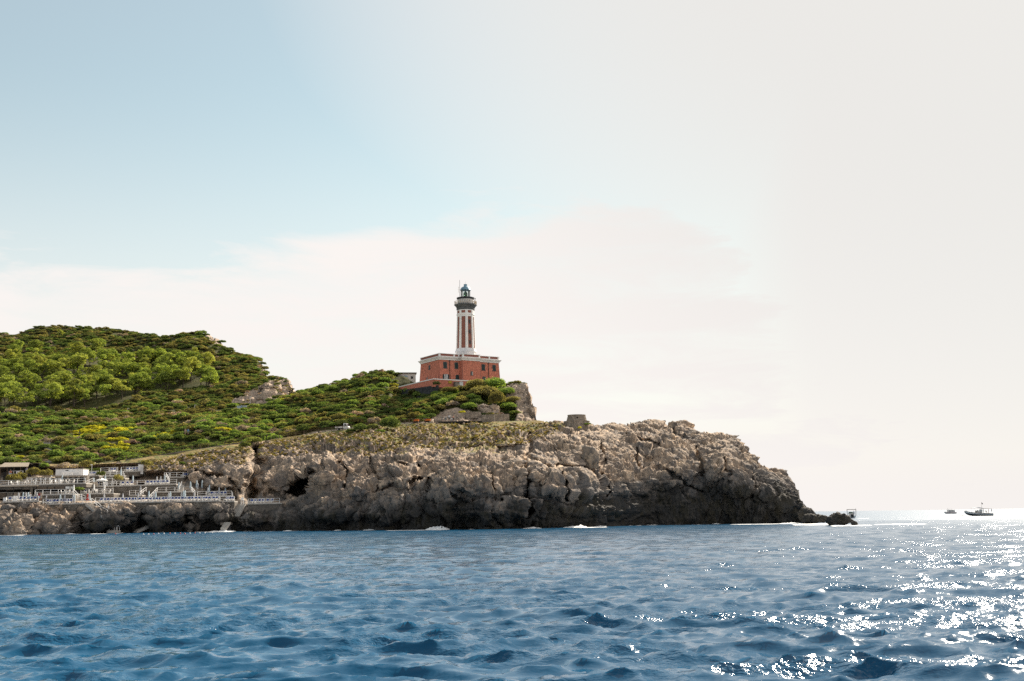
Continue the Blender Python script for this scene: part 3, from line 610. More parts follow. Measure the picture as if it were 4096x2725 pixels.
def mat_glass(name, col=(0.9, 0.95, 0.93), rough=0.03, alpha_mix=0.85):
    mt, n, l, b = new_mat(name)
    t = n.new('ShaderNodeBsdfTransparent'); t.inputs[0].default_value = (*col, 1); gl = n.new('ShaderNodeBsdfGlossy'); gl.inputs['Roughness'].default_value = rough
    fr = n.new('ShaderNodeFresnel'); fr.inputs[0].default_value = 1.45; mx = n.new('ShaderNodeMixShader')
    l.new(fr.outputs[0], mx.inputs[0]); l.new(t.outputs[0], mx.inputs[1]); l.new(gl.outputs[0], mx.inputs[2]); l.new(mx.outputs[0], n['Material Output'].inputs[0]); n.remove(b)
    return mt
MAT['glass'] = mat_glass('clear_glass')
mt, n_, l_, b_ = new_mat('green_lens_glass'); b_.inputs['Base Color'].default_value = (0.10, 0.22, 0.14, 1); b_.inputs['Roughness'].default_value = 0.12; b_.inputs['Transmission Weight'].default_value = 0.55; MAT['lens'] = mt
MAT['brass'] = mat_plain('brass', (0.42, 0.30, 0.10), 0.35, 0.1, 4.0, metal=0.9)
MAT['white_metal'] = mat_plain('white_painted_rail', (0.78, 0.76, 0.73), 0.5, 0.06, 2.0)

# ------------------------------------------------------------------ lighthouse
LH_RZ = R(31.0)
LH_O = P(1757.8, 1537.0, 358.0)
LH_D = np.array([math.cos(LH_RZ), math.sin(LH_RZ), 0.0]); LH_N = np.array([-math.sin(LH_RZ), math.cos(LH_RZ), 0.0])   # local x and y axes
def lh_hit(px, py, axis, off):
    """photo pixel -> local point on the plane local[axis] = off"""
    o = CAMP - np.array(LH_O); d = (px - CX) * C_R + (CY - py) * C_U + F_PX * _f
    ol = np.array([o @ LH_D, o @ LH_N, o[2]]); dl = np.array([d @ LH_D, d @ LH_N, d[2]])
    return ol + dl * (off - ol[axis]) / dl[axis]
LH_L = float(lh_hit(1995, 1450, 1, 0)[0]); LH_M = float(lh_hit(1683, 1460, 0, 0)[1])
Z_COR0 = float(lh_hit(1758, 1438.9, 1, 0)[2]); Z_COR1 = float(lh_hit(1758, 1426.7, 1, 0)[2]); Z_PAR = float(lh_hit(1758, 1412.6, 1, 0)[2])
BAT = 0.055
def arch(w, h, rise, n=7):
    pts = [(-w / 2, 0), (w / 2, 0)]
    for i in range(n + 1):
        t = math.pi * i / n; pts.append((w / 2 * math.cos(t), h - rise + rise * math.sin(t)))
    return pts
class Facade:
    """a battered wall in the lighthouse frame; s along it, z up, d outwards"""
    def __init__(s, o, d, n, length): s.o, s.d, s.n, s.L = o, d, n, length
    def p(s, a, z, d): e = d + BAT * (Z_COR0 - z); return (s.o[0] + s.d[0] * a + s.n[0] * e, s.o[1] + s.d[1] * a + s.n[1] * e, z)
def stones(mb, P3, L, z0, z1, bw, bh, gap=0.04, proud=0.05, holes=(), jit=0.35, course=True, seed=1):
    r = random.Random(seed); z = z0; row = 0
    while z < z1 - 0.02:
        h = min(bh * r.uniform(0.85, 1.15), z1 - z); a = -bw * (0.5 if row % 2 else 0.0) * r.uniform(0.7, 1.0)
        while a < L:
            w_ = bw * r.uniform(1 - jit, 1 + jit); a0, a1 = max(a, 0), min(a + w_, L)
            if a1 - a0 > 0.08:
                cx, cz = (a0 + a1) / 2, z + h / 2
                if not any(x0 < cx < x1 and y0 < cz < y1 for x0, x1, y0, y1 in holes):
                    pr = proud * r.uniform(0.45, 1.3); g2 = gap / 2; ze = z + h - g2; j = [r.uniform(-1, 1) * gap * 0.4 for _ in range(4)]
                    q = [(a0 + g2, z + g2 + j[0]), (a1 - g2, z + g2 + j[1]), (a1 - g2, ze + j[2]), (a0 + g2, ze + j[3])]
                    b = min(0.05, (a1 - a0) * 0.12)
                    qi = [(q[0][0] + b, q[0][1] + b), (q[1][0] - b, q[1][1] + b), (q[2][0] - b, q[2][1] - b), (q[3][0] + b, q[3][1] - b)]
                    mb.add([P3(u, v, 0.0) for u, v in q] + [P3(u, v, pr) for u, v in qi], [(4, 5, 6, 7), (0, 1, 5, 4), (1, 2, 6, 5), (2, 3, 7, 6), (3, 0, 4, 7)])
            a += w_
        z += h; row += 1
def build_lighthouse():
    root = empty('lighthouse', LH_O, LH_RZ)
    tag(root, 'tall lighthouse with white and red octagonal tower on a red block house', 'lighthouse')
    q = 1.6; xb0 = float(lh_hit(1850.5, 1460, 1, -q)[0]); xb1 = float(lh_hit(1919.5, 1460, 1, -q)[0]); L, M_ = LH_L, LH_M
    zb = -2.5
    # plan outline, counter-clockwise seen from above starting at the near corner
    plan = [(0, 0), (xb0, 0), (xb0, -q), (xb1, -q), (xb1, 0), (L, 0), (L, M_), (0, M_)]
    nrm = []
    for i in range(len(plan)):
        a, b = plan[i], plan[(i + 1) % len(plan)]; dx, dy = b[0] - a[0], b[1] - a[1]; l_ = math.hypot(dx, dy); nrm.append(((dx / l_, dy / l_), (dy / l_, -dx / l_), l_))
    def offset(e):
        out = []
        for i in range(len(plan)):
            n0, n1 = nrm[i - 1][1], nrm[i][1]; out.append((plan[i][0] + (n0[0] + n1[0]) * e, plan[i][1] + (n0[1] + n1[1]) * e))
        return out
    def ring(mb, e0, z0, e1, z1):
        a, b = offset(e0), offset(e1); n = len(plan)
        mb.add([(x, y, z0) for x, y in a] + [(x, y, z1) for x, y in b], [(i, (i + 1) % n, n + (i + 1) % n, n + i) for i in range(n)])
    wall = MB(); ring(wall, BAT * (Z_COR0 - zb), zb, 0, Z_COR0); wo_ = wall.build('wall', MAT['red_joint'], root)
    roof = MB(); a = offset(-0.3); roof.add([(x, y, Z_COR1 + 0.05) for x, y in a], [tuple(range(len(a)))]); roof.build('roof', MAT['trim_grey'], root)
    fac = {'front': Facade((0, 0), (1, 0), (0, -1), L), 'bay': Facade((xb0, -q), (1, 0), (0, -1), xb1 - xb0), 'left': Facade((0, M_), (0, -1), (-1, 0), M_), 'right': Facade((L, 0), (0, 1), (1, 0), M_),
           'bayside': Facade((xb0, 0), (0, -1), (-1, 0), q), 'bayside2': Facade((xb1, -q), (0, 1), (1, 0), q)}
    wins = []   # facade, s, z0, w, h, kind
    def win(px, py0, py1, wpx, fname, kind='shut'):
        if fname == 'front': a = lh_hit(px, py0, 1, 0); b = lh_hit(px, py1, 1, 0); s_ = a[0]
        elif fname == 'bay': a = lh_hit(px, py0, 1, -q); b = lh_hit(px, py1, 1, -q); s_ = a[0] - xb0
        else: a = lh_hit(px, py0, 0, 0); b = lh_hit(px, py1, 0, 0); s_ = M_ - a[1]
        wd = wpx * 358 / 4800 / (math.cos(LH_RZ) if fname != 'left' else math.sin(LH_RZ) * 1.12)
        wins.append((fname, float(s_), float(b[2]), wd, float(a[2] - b[2]), kind))
    win(1779.6, 1448.8, 1473.0, 12.5, 'front'); win(1824.7, 1451.5, 1475.0, 11.5, 'front'); win(1932.3, 1458.7, 1481.8, 12, 'front'); win(1976, 1461.5, 1484.0, 11.5, 'front')
    win(1781.5, 1498, 1519, 11.5, 'front', 'open'); win(1826.8, 1500.8, 1526, 13.0, 'front', 'door'); win(1934.5, 1507.3, 1524, 11.5, 'front', 'bars'); win(1978.2, 1509.8, 1527, 11.0, 'front')
    win(1886, 1487.5, 1501.7, 5.5, 'bay', 'small'); win(1719, 1463, 1479.5, 6.5, 'left', 'small_dark'); win(1712, 1511.3, 1522, 6.5, 'left', 'half')
    blocks = MB()
    for k, fc in fac.items():
        holes = [(s_ - w_ / 2 - 0.12, s_ + w_ / 2 + 0.12, z0 - 0.1, z0 + h + 0.1) for fn, s_, z0, w_, h, kd in wins if fn == k]
        stones(blocks, fc.p, fc.L, zb, Z_COR0, 0.72, 0.44, 0.045, 0.05, holes, 0.25, seed=hash(k) % 7 + 1 if False else len(k))
    bo = blocks.build('stone_facing', MAT['red'], root); bo['kind'] = 'stuff'
    # corner line on the near edge and bay
    for fn, s_, z0, w_, h, kd in wins:
        fc = fac[fn]; rect = kd.startswith('small')
        sur = [(-w_ / 2 - 0.13, -0.1), (w_ / 2 + 0.13, -0.1), (w_ / 2 + 0.13, h + 0.13), (-w_ / 2 - 0.13, h + 0.13)] if rect else [(x * 1.0 + (0.12 if x > 0 else -0.12), z + (0.12 if z > 0 else -0.08)) for x, z in arch(w_, h, min(w_ * 0.38, 0.4))]
        ob = MB().prism(sur, lambda u, v: fc.p(s_ + u, z0 + v, -0.05), lambda u, v: fc.p(s_ + u, z0 + v, 0.05)).build('window' if kd != 'door' else 'door', MAT['win_trim'], root)
        if kd in ('shut', 'door', 'bars', 'half'):
            for sg in (-1, 1):
                if kd == 'half' and sg > 0: continue
                outl = []
                full = arch(w_, h, min(w_ * 0.38, 0.4)); n = 12
                for i in range(n + 1): x = sg * w_ / 2 * i / n; zt = h - min(w_ * 0.38, 0.4) + min(w_ * 0.38, 0.4) * math.sqrt(max(0, 1 - (2 * x / w_) ** 2)); outl.append((x + sg * 0.015, zt))
                outl = [(sg * 0.015, 0)] + outl + [(sg * w_ / 2, 0)]
                if sg < 0: outl = outl[::-1]
                sh = MB().prism(outl, lambda u, v: fc.p(s_ + u, z0 + v, 0.055), lambda u, v: fc.p(s_ + u, z0 + v, 0.09)).build('shutter' if kd != 'door' else 'door_leaf', MAT['shutter'], ob)
                if kd == 'bars':
                    MB().bar(fc.p(s_ + sg * w_ * 0.22, z0, 0.12), fc.p(s_ + sg * w_ * 0.22, z0 + h * 0.85, 0.12), 0.05).build('bar', MAT['drum'], ob)
            if kd == 'half':
                MB().hexa([fc.p(s_ + w_ * 0.5, z0, 0.05), fc.p(s_ + w_ * 0.5 + 0.06, z0, 0.05), fc.p(s_ + w_ * 0.5 + 0.3, z0, 0.5), fc.p(s_ + w_ * 0.5 + 0.24, z0, 0.5), fc.p(s_ + w_ * 0.5, z0 + h, 0.05), fc.p(s_ + w_ * 0.5 + 0.06, z0 + h, 0.05), fc.p(s_ + w_ * 0.5 + 0.3, z0 + h, 0.5), fc.p(s_ + w_ * 0.5 + 0.24, z0 + h, 0.5)]).build('shutter', MAT['drum'], ob)
        elif kd == 'open':
            MB().prism([(-w_ / 2, 0), (w_ / 2, 0), (w_ / 2, h), (-w_ / 2, h)], lambda u, v: fc.p(s_ + u, z0 + v, 0.055), lambda u, v: fc.p(s_ + u, z0 + v, 0.07)).build('pane', MAT['iron'], ob)
            MB().prism([(-w_ / 2 + 0.1, 0), (-0.12, 0), (-0.2, h), (-w_ / 2 + 0.05, h)], lambda u, v: fc.p(s_ + u, z0 + v, 0.075), lambda u, v: fc.p(s_ + u, z0 + v, 0.09)).build('curtain', MAT['drum'], ob)
            MB().prism([(0.12, 0), (w_ / 2 - 0.08, 0), (w_ / 2 - 0.05, h), (0.2, h)], lambda u, v: fc.p(s_ + u, z0 + v, 0.075), lambda u, v: fc.p(s_ + u, z0 + v, 0.09)).build('curtain', MAT['drum'], ob)
            for u in (-w_ / 2, 0, w_ / 2): MB().bar(fc.p(s_ + u, z0, 0.1), fc.p(s_ + u, z0 + h, 0.1), 0.07).build('frame', MAT['white_metal'], ob)
            for sg in (-1, 1):
                x0, x1 = sorted((sg * w_ * 0.54, sg * w_ * 1.06))
                MB().prism([(x0, 0), (x1, 0), (x1, h), (x0, h)], lambda u, v: fc.p(s_ + u, z0 + v, 0.055), lambda u, v: fc.p(s_ + u, z0 + v, 0.1)).build('shutter', MAT['shutter'], ob)
        else:
            MB().prism([(-w_ / 2, 0), (w_ / 2, 0), (w_ / 2, h), (-w_ / 2, h)], lambda u, v: fc.p(s_ + u, z0 + v, 0.055), lambda u, v: fc.p(s_ + u, z0 + v, 0.085)).build('pane', MAT['shutter'] if kd == 'small_dark' else MAT['win_trim'], ob)
            if kd == 'small': MB().bar(fc.p(s_ + w_ * 0.42, z0, 0.1), fc.p(s_ + w_ * 0.42, z0 + h, 0.1), 0.1).build('frame', MAT['trim'], ob)
    # cornice in three steps, parapet with posts and red panels
    cor = MB(); dz = Z_COR1 - Z_COR0
    for e0, z0, e1, z1 in ((0.0, 0, 0.18, 0.02), (0.18, 0.02, 0.18, 0.42), (0.18, 0.42, 0.42, 0.5), (0.42, 0.5, 0.42, 0.68), (0.42, 0.68, 0.62, 0.8), (0.62, 0.8, 0.66, 1.0), (0.66, 1.0, -0.1, 1.02)):
        ring(cor, e0, Z_COR0 + dz * z0, e1, Z_COR0 + dz * z1)
    cor.build('cornice', MAT['trim'], root)
    pb = MB(); e = 0.10
    ring(pb, e, Z_COR1, e, Z_COR1 + 0.28); ring(pb, e, Z_COR1 + 0.28, e - 0.1, Z_COR1 + 0.28); ring(pb, e - 0.02, Z_PAR - 0.14, e + 0.06, Z_PAR - 0.14); ring(pb, e + 0.06, Z_PAR - 0.14, e + 0.06, Z_PAR); ring(pb, e + 0.06, Z_PAR, e - 0.35, Z_PAR)
    pb.build('parapet', MAT['trim'], root)
    pr = MB(); ring(pr, e - 0.1, Z_COR1 + 0.2, e - 0.1, Z_PAR - 0.1); pr.build('parapet_core', MAT['red_panel'], root)
    def post(x, y): MB().box(x - 0.24, x + 0.24, y - 0.24, y + 0.24, Z_COR1 + 0.02, Z_PAR + 0.03).build('parapet_post', MAT['trim'], root)
    for x, y in [(0.12, 0.12), (5.0, 0.1), (xb0 - 0.5, 0.1), (xb0 + 0.2, -q + 0.1), (xb1 - 0.2, -q + 0.1), (xb1 + 0.35, 0.1), ((xb1 + L) / 2 + 0.4, 0.1), (L - 0.14, 0.12), (0.12, M_ - 0.12), (L - 0.12, M_ - 0.12)]: post(x, y)
    for px, pyt in ((1797.5, 1435), (1952.5, 1446.5)):
        a = lh_hit(px, 1470, 1, 0)[0]; fc = fac['front']
        dp = MB(); dp.bar(fc.p(a, zb, 0.16), fc.p(a, Z_COR0 - 0.35, 0.16), 0.13); dp.lathe([(0.08, Z_COR0 - 0.4), (0.26, Z_COR0 - 0.05), (0.26, Z_COR0)], 8, (fc.p(a, Z_COR0, 0.2)[0], fc.p(a, Z_COR0, 0.2)[1])); dp.build('downpipe', MAT['pipe'], root)
    # ---- tower
    yt = 3.9; xt = float(lh_hit(1863.5, 1390, 1, yt)[0]); c = (xt, yt)
    def tz(py): return float(lh_hit(1863, py, 1, yt - 2.5)[2])
    def rr(wpx): return wpx * 366.5 / 4800 / 2
    A0 = math.pi / 8
    oc = 1 / math.cos(math.pi / 8)
    z_base, z_pl, z_p0, z_p1, z_band, z_top, z_gal, z_dr, z_rim, z_l1, z_d1, z_v0, z_v1 = [tz(v) for v in (1424, 1402.6, 1391, 1263.7, 1256, 1236, 1213, 1190, 1185.5, 1154, 1139.5, 1138.5, 1131)]
    r_pl, r_b, r_t = rr(77) , rr(73.5), rr(66)
    r_z = lambda z: r_b + (r_t - r_b) * (z - z_p0) / (z_p1 - z_p0)
    tw = MB(); tw.lathe([((r_z(z) - 0.16) * oc, z) for z in (z_pl, z_top)], 8, c, A0); tower = tw.build('tower', MAT['red_panel'], root)
    pl = MB(); pl.lathe([(r_pl * oc, z_base - 1), (r_pl * oc, z_pl - 0.5), ((r_pl + 0.18) * oc, z_pl - 0.25), ((r_pl + 0.18) * oc, z_pl), ((r_b + 0.12) * oc, z_pl + 0.35), ((r_b + 0.02) * oc, z_p0), ((r_b - 0.15) * oc, z_p0 + 0.02)], 8, c, A0); pl.build('plinth', MAT['trim_grey'], tower)
    fz = MB(); r1 = r_z(z_p1)
    fz.lathe([((r1 - 0.15) * oc, z_p1 - 0.02), (r1 * oc, z_p1), (r1 * oc, z_band - 0.1), ((r1 + 0.13) * oc, z_band), ((r1 + 0.13) * oc, z_band + 0.2), (r1 * oc, z_band + 0.35), (r1 * oc, z_top + 0.05)], 8, c, A0); fz.build('frieze', MAT['trim'], tower)
    def face_pt(k, u, z, d):
        t = A0 + (k + 0.5) * math.pi / 4; n = (math.cos(t), math.sin(t)); tt = (-n[1], n[0]); r_ = r_z(z) + d
        return (c[0] + n[0] * r_ + tt[0] * u, c[1] + n[1] * r_ + tt[1] * u, z)
    for k in range(8):   # corner pilasters: two strips meeting on the octagon's edge
        pm = MB()
        for kk, sg in ((k, -1), (k - 1, 1)):
            w0, w1 = r_z(z_p0) * math.tan(math.pi / 8), r_z(z_p1) * math.tan(math.pi / 8)
            def q_(z, wz, f, d): return face_pt(kk, sg * wz * f, z, d)
            pts = [q_(z_p0, w0, 0.56, -0.14), q_(z_p0, w0, 1.0, 0), q_(z_p1, w1, 1.0, 0), q_(z_p1, w1, 0.56, -0.14), q_(z_p0, w0, 0.6, 0), q_(z_p1, w1, 0.6, 0)]
            pm.add(pts, [(4, 1, 2, 5), (0, 4, 5, 3)])
        pm.build('pilaster', MAT['trim'], tower)
        w1 = r1 * math.tan(math.pi / 8); za, zc = tz(1249.5), tz(1239.5)
        MB().prism([(-w1 * 0.56, za), (w1 * 0.56, za), (w1 * 0.56, zc), (-w1 * 0.56, zc)], lambda u, z: face_pt(k, u, z, -0.02), lambda u, z: face_pt(k, u, z, 0.025 + r1 - r_z(z))).build('frieze_panel', MAT['red_panel'] if k != 6 else MAT['trim_grey'], tower)
    kf = 5   # the face whose normal is the building's front normal
    best = max(range(8), key=lambda k: -math.sin(A0 + (k + 0.5) * math.pi / 4)); kf = best
    for py0, py1 in ((1277, 1293), (1318, 1333), (1360.5, 1375.5)):
        z0, z1 = tz(py1), tz(py0)
        wv = MB().prism([(-0.28, z0), (0.28, z0), (0.28, z1), (-0.28, z1)], lambda u, z: face_pt(kf, u, z, -0.16), lambda u, z: face_pt(kf, u, z, -0.05)).build('tower_window', MAT['win_trim'], tower)
        MB().prism([(-0.16, z0 + 0.1), (0.16, z0 + 0.1), (0.16, z1 - 0.1), (-0.16, z1 - 0.1)], lambda u, z: face_pt(kf, u, z, -0.06), lambda u, z: face_pt(kf, u, z, -0.03)).build('pane', MAT['iron'], wv)
    rg = rr(86)
    gal = MB(); gal.lathe([((r1 + 0.0) * oc, z_top - 0.02), ((r1 + 0.12) * oc, z_top + 0.1), ((r1 + 0.1) * oc, z_top + 0.7), ((r1 + 0.3) * oc, z_top + 1.05), ((rg - 0.15) * oc, z_gal - 0.4), (rg * oc, z_gal - 0.3), (rg * oc, z_gal), (0.3, z_gal + 0.02)], 8, c, A0); ga = gal.build('gallery', MAT['dark_corbel'], root)
    rl = MB()
    for k in range(8):
        for z in (1.05, 0.55):
            t0, t1 = A0 + k * math.pi / 4, A0 + (k + 1) * math.pi / 4; ro = (rg - 0.1) * oc
            rl.bar((c[0] + ro * math.cos(t0), c[1] + ro * math.sin(t0), z_gal + z), (c[0] + ro * math.cos(t1), c[1] + ro * math.sin(t1), z_gal + z), 0.06)
    rl.build('railing', MAT['rail_tan'], ga)
    for k in range(8):
        t0, t1 = A0 + k * math.pi / 4, A0 + (k + 1) * math.pi / 4; ro = (rg - 0.1) * oc
        for j in range(4):
            f_ = j / 4; x = c[0] + ro * (math.cos(t0) * (1 - f_) + math.cos(t1) * f_); y = c[1] + ro * (math.sin(t0) * (1 - f_) + math.sin(t1) * f_)
            MB().bar((x, y, z_gal), (x, y, z_gal + 1.08), 0.07).build('post', MAT['rail_tan'], ga)
    # boxes on the gallery
    MB().box(c[0] + 2.05, c[0] + 2.6, c[1] - 2.3, c[1] - 1.7, z_gal, z_gal + 0.9).build('equipment_box', MAT['rail_tan'], ga)
    MB().lathe([(0.05, z_gal + 0.9), (0.05, z_gal + 1.5), (0.12, z_gal + 1.55), (0.16, z_gal + 1.9), (0.0, z_gal + 2.0)], 8, (c[0] + 2.3, c[1] - 2.0)).build('warning_light', MAT['iron'], ga)
    rd = rr(64); dr = MB(); dr.lathe([(rd, z_gal - 0.02), (rd, z_dr - 0.15)], 24, c); dro = dr.build('watch_room', MAT['drum'], root, True)
    MB().lathe([(rd, z_dr - 0.2), (rd + 0.3, z_dr - 0.02), (rd + 0.32, z_rim), (rd - 0.2, z_rim + 0.08), (0.2, z_rim + 0.08)], 24, c).build('rim', MAT['iron'], dro)
    for t in range(-8, 9, 2):
        a_ = -math.pi / 2 + t * 0.15; MB().box(c[0] + (rd + 0.0) * math.cos(a_) - 0.09, c[0] + (rd) * math.cos(a_) + 0.09, c[1] + rd * math.sin(a_) - 0.06, c[1] + rd * math.sin(a_) + 0.05, z_dr - 0.85, z_dr - 0.65).build('vent', MAT['iron'], dro)
    MB().box(c[0] + 0.2, c[0] + 0.95, c[1] - rd - 0.03, c[1] - rd + 0.3, z_gal, z_dr - 0.45).build('door', MAT['trim_grey'], dro)
    ll = rr(37); z_l0 = z_rim + 0.08
    lan = MB(); lan.lathe([(ll + 0.12, z_l0), (ll + 0.12, z_l0 + 0.18), (ll, z_l0 + 0.2), (0.2, z_l0 + 0.2)], 16, c); lan = lan.build('lantern', MAT['iron'], root)
    for k in range(8):
        t = A0 + k * math.pi / 4
        MB().bar((c[0] + ll * math.cos(t), c[1] + ll * math.sin(t), z_l0 + 0.15), (c[0] + ll * math.cos(t), c[1] + ll * math.sin(t), z_l1), 0.09).build('mullion', MAT['iron'], lan)
        t1 = t + math.pi / 4; a_, b2_ = (c[0] + ll * math.cos(t), c[1] + ll * math.sin(t)), (c[0] + ll * math.cos(t1), c[1] + ll * math.sin(t1))
        MB().add([(a_[0], a_[1], z_l0 + 0.2), (b2_[0], b2_[1], z_l0 + 0.2), (b2_[0], b2_[1], z_l1), (a_[0], a_[1], z_l1)], [(0, 1, 2, 3)]).build('pane', MAT['glass'], lan)
        for f_ in (0.33, 0.66):
            z = z_l0 + 0.2 + (z_l1 - z_l0) * f_; MB().bar((*a_, z), (*b2_, z), 0.04).build('glazing_bar', MAT['iron'], lan)
    zc = (z_l0 + z_l1) / 2 - 0.1
    MB().lathe([(0.18, zc - 1.1), (0.35, zc - 0.75), (0.62, zc - 0.5), (0.66, zc + 0.1), (0.55, zc + 0.45), (0.3, zc + 0.75), (0.1, zc + 0.85)], 16, c).build('lens', MAT['lens'], lan, True)
    for z in (zc - 0.6, zc - 0.2, zc + 0.15): MB().lathe([(0.67, z - 0.03), (0.72, z), (0.67, z + 0.03)], 16, c, caps=False).build('lens_ring', MAT['brass'], lan)
    MB().lathe([(0.4, z_l0 + 0.2), (0.4, z_l0 + 0.5), (0.2, z_l0 + 0.6), (0.2, zc - 1.0)], 12, c).build('lens_stand', MAT['brass'], lan)
    dm = rr(43); pf = [(dm, z_l1 - 0.12), (dm + 0.03, z_l1 + 0.02)] + [(dm * 0.97 * math.cos(t), z_l1 + 0.05 + (z_d1 - z_l1) * math.sin(t)) for t in [i * math.pi / 2 / 8 for i in range(8)]] + [(rr(14), z_d1)]
    dmo = MB().lathe(pf, 24, c).build('dome', MAT['dome'], root, True)
    MB().lathe([(rr(14), z_v0 - 0.2), (rr(13.5), z_v1 - 0.15), (rr(14.5), z_v1 - 0.1), (rr(14), z_v1), (0.05, z_v1 + 0.05)], 16, c).build('ventilator', MAT['dome'], dmo)
    MB().bar((c[0], c[1], z_v1), (c[0], c[1], z_v1 + 0.9), 0.035).build('lightning_rod', MAT['iron'], dmo)
    ax = float(lh_hit(1839, 1180, 1, yt - 1.0)[0])
    MB().tube((ax, yt - 1.0, z_l0), (ax, yt - 1.0, tz(1118.5)), 0.07, 0.05, 6).build('antenna', MAT['iron'], root)
    an = MB(); ax2 = float(lh_hit(1834, 1180, 1, yt - 1.0)[0]); an.bar((ax2, yt - 1, tz(1168)), (ax2, yt - 1, tz(1147)), 0.05)
    for py in (1168, 1158, 1148): an.bar((ax2 - 0.15, yt - 1, tz(py)), (ax, yt - 1, tz(py)), 0.04)
    an.build('antenna_array', MAT['rail_tan'], root)
    return root
def wall_run(name, pts, zt, zbm, thick, mat, cap=None, label=None, cat='wall', facing=None, bw=0.5, bh=0.3, group=None, matf=None, cap_mat=None, seed=3):
    """free-standing wall along world points; zt / zbm lists of top and bottom heights"""
    root = empty(name, (pts[0][0], pts[0][1], zbm[0])); tag(root, label, cat, group, 'thing'); o = Vector(root.location)
    core = MB(); fc = MB(); cp = MB()
    for i in range(len(pts) - 1):
        a, b = Vector((pts[i][0], pts[i][1], 0)), Vector((pts[i + 1][0], pts[i + 1][1], 0)); d = b - a; L = d.length; d.normalize(); n = Vector((d.y, -d.x, 0))   # n: towards the camera when the run goes left to right
        def p3(s_, z, e): q = a + d * s_ + n * e; return (q.x - o.x, q.y - o.y, z - o.z)
        z0a, z0b, z1a, z1b = zbm[i], zbm[i + 1], zt[i], zt[i + 1]
        core.hexa([p3(0, z0a, 0), p3(L, z0b, 0), p3(L, z0b, -thick), p3(0, z0a, -thick), p3(0, z1a, 0), p3(L, z1b, 0), p3(L, z1b, -thick), p3(0, z1a, -thick)])
        if facing:
            def ps(s_, v, e): t = s_ / L; zb_ = z0a + (z0b - z0a) * t; zt_ = z1a + (z1b - z1a) * t; return p3(s_, zb_ + (zt_ - zb_) * v, e)
            hm = max(z1a - z0a, z1b - z0b); stones(fc, lambda s_, v, e: ps(s_, min(v, 1.0), e), L, 0.0, 1.0, bw, bh / hm, 0.03 if bw > 0.4 else 0.02, facing, (), 0.45, seed=seed + i)
        if cap:
            h, ov = cap; cp.hexa([p3(-ov * 0.5, z1a, ov), p3(L + ov * 0.5, z1b, ov), p3(L + ov * 0.5, z1b, -thick - ov), p3(-ov * 0.5, z1a, -thick - ov), p3(-ov * 0.5, z1a + h, ov), p3(L + ov * 0.5, z1b + h, ov), p3(L + ov * 0.5, z1b + h, -thick - ov), p3(-ov * 0.5, z1a + h, -thick - ov)])
    core.build('wall_core', mat, root)
    if facing: fo = fc.build('stone_facing', matf or mat, root); fo['kind'] = 'stuff'
    if cap: cp.build('coping', cap_mat or MAT['trim'], root)
    return root
MAT['stone'] = mat_plain('rubble_stone', (0.36, 0.30, 0.24), 0.9, 0.35, 1.2, 0.4, dirt=(0.2, 0.175, 0.145))
MAT['stone_dark'] = mat_plain('dark_rubble_stone', (0.20, 0.172, 0.142), 0.92, 0.4, 1.0, 0.4, dirt=(0.075, 0.075, 0.058))
MAT['stone_black'] = mat_plain('dark_grey_lava_stone', (0.045, 0.047, 0.05), 0.92, 0.35, 1.0, 0.3)
MAT['mortar'] = mat_plain('grey_mortar', (0.15, 0.132, 0.112), 0.95, 0.2, 2.0)
MAT['concrete'] = mat_plain('pale_concrete', (0.40, 0.37, 0.33), 0.9, 0.2, 0.9, 0.2, dirt=(0.26, 0.23, 0.2))
MAT['wood'] = mat_plain('weathered_wood', (0.105, 0.07, 0.045), 0.85, 0.3, 3.0)
MAT['wood_dark'] = mat_plain('dark_timber', (0.028, 0.024, 0.022), 0.85, 0.3, 3.0)
MAT['yellow'] = mat_plain('yellow_board', (0.42, 0.29, 0.03), 0.7, 0.12, 3.0)
MAT['white'] = mat_plain('white_limewash', (0.78, 0.76, 0.74), 0.85, 0.05, 1.0, dirt=(0.66, 0.63, 0.60))
# ------------------------------------------------------------------ bathing terraces on the left
MAT['blue'] = mat_plain('royal_blue_canvas', (0.012, 0.04, 0.19), 0.8, 0.15, 3.0)
MAT['parasol'] = mat_plain('pale_blue_canvas', (0.42, 0.50, 0.54), 0.85, 0.15, 4.0)
MAT['parasol_white'] = mat_plain('white_canvas', (0.72, 0.72, 0.70), 0.85, 0.08, 4.0)
MAT['bamboo'] = mat_plain('bleached_reed', (0.46, 0.38, 0.29), 0.9, 0.22, 5.0, 0.3)
MAT['blind'] = mat_plain('brown_reed_blind', (0.115, 0.09, 0.068), 0.9, 0.3, 4.0, 0.3)
MAT['panel_tan'] = mat_plain('tan_board', (0.22, 0.18, 0.14), 0.85, 0.25, 1.5)
MAT['dark_in'] = mat_plain('dark_interior', (0.022, 0.019, 0.017), 0.9, 0.3, 1.0)
MAT['thatch'] = mat_plain('dark_thatch', (0.05, 0.04, 0.032), 0.95, 0.4, 3.0, 0.5)
MAT['red_paint'] = mat_plain('red_plastic', (0.38, 0.03, 0.02), 0.5, 0.1, 3.0)
MAT['orange'] = mat_plain('orange_paint', (0.62, 0.16, 0.02), 0.5, 0.1, 3.0)
MAT['tyre'] = mat_plain('black_rubber', (0.02, 0.02, 0.02), 0.8, 0.1, 5.0)
MAT['glass_dark'] = mat_plain('dark_window_glass', (0.02, 0.025, 0.03), 0.08, 0.1, 2.0, spec=0.6)
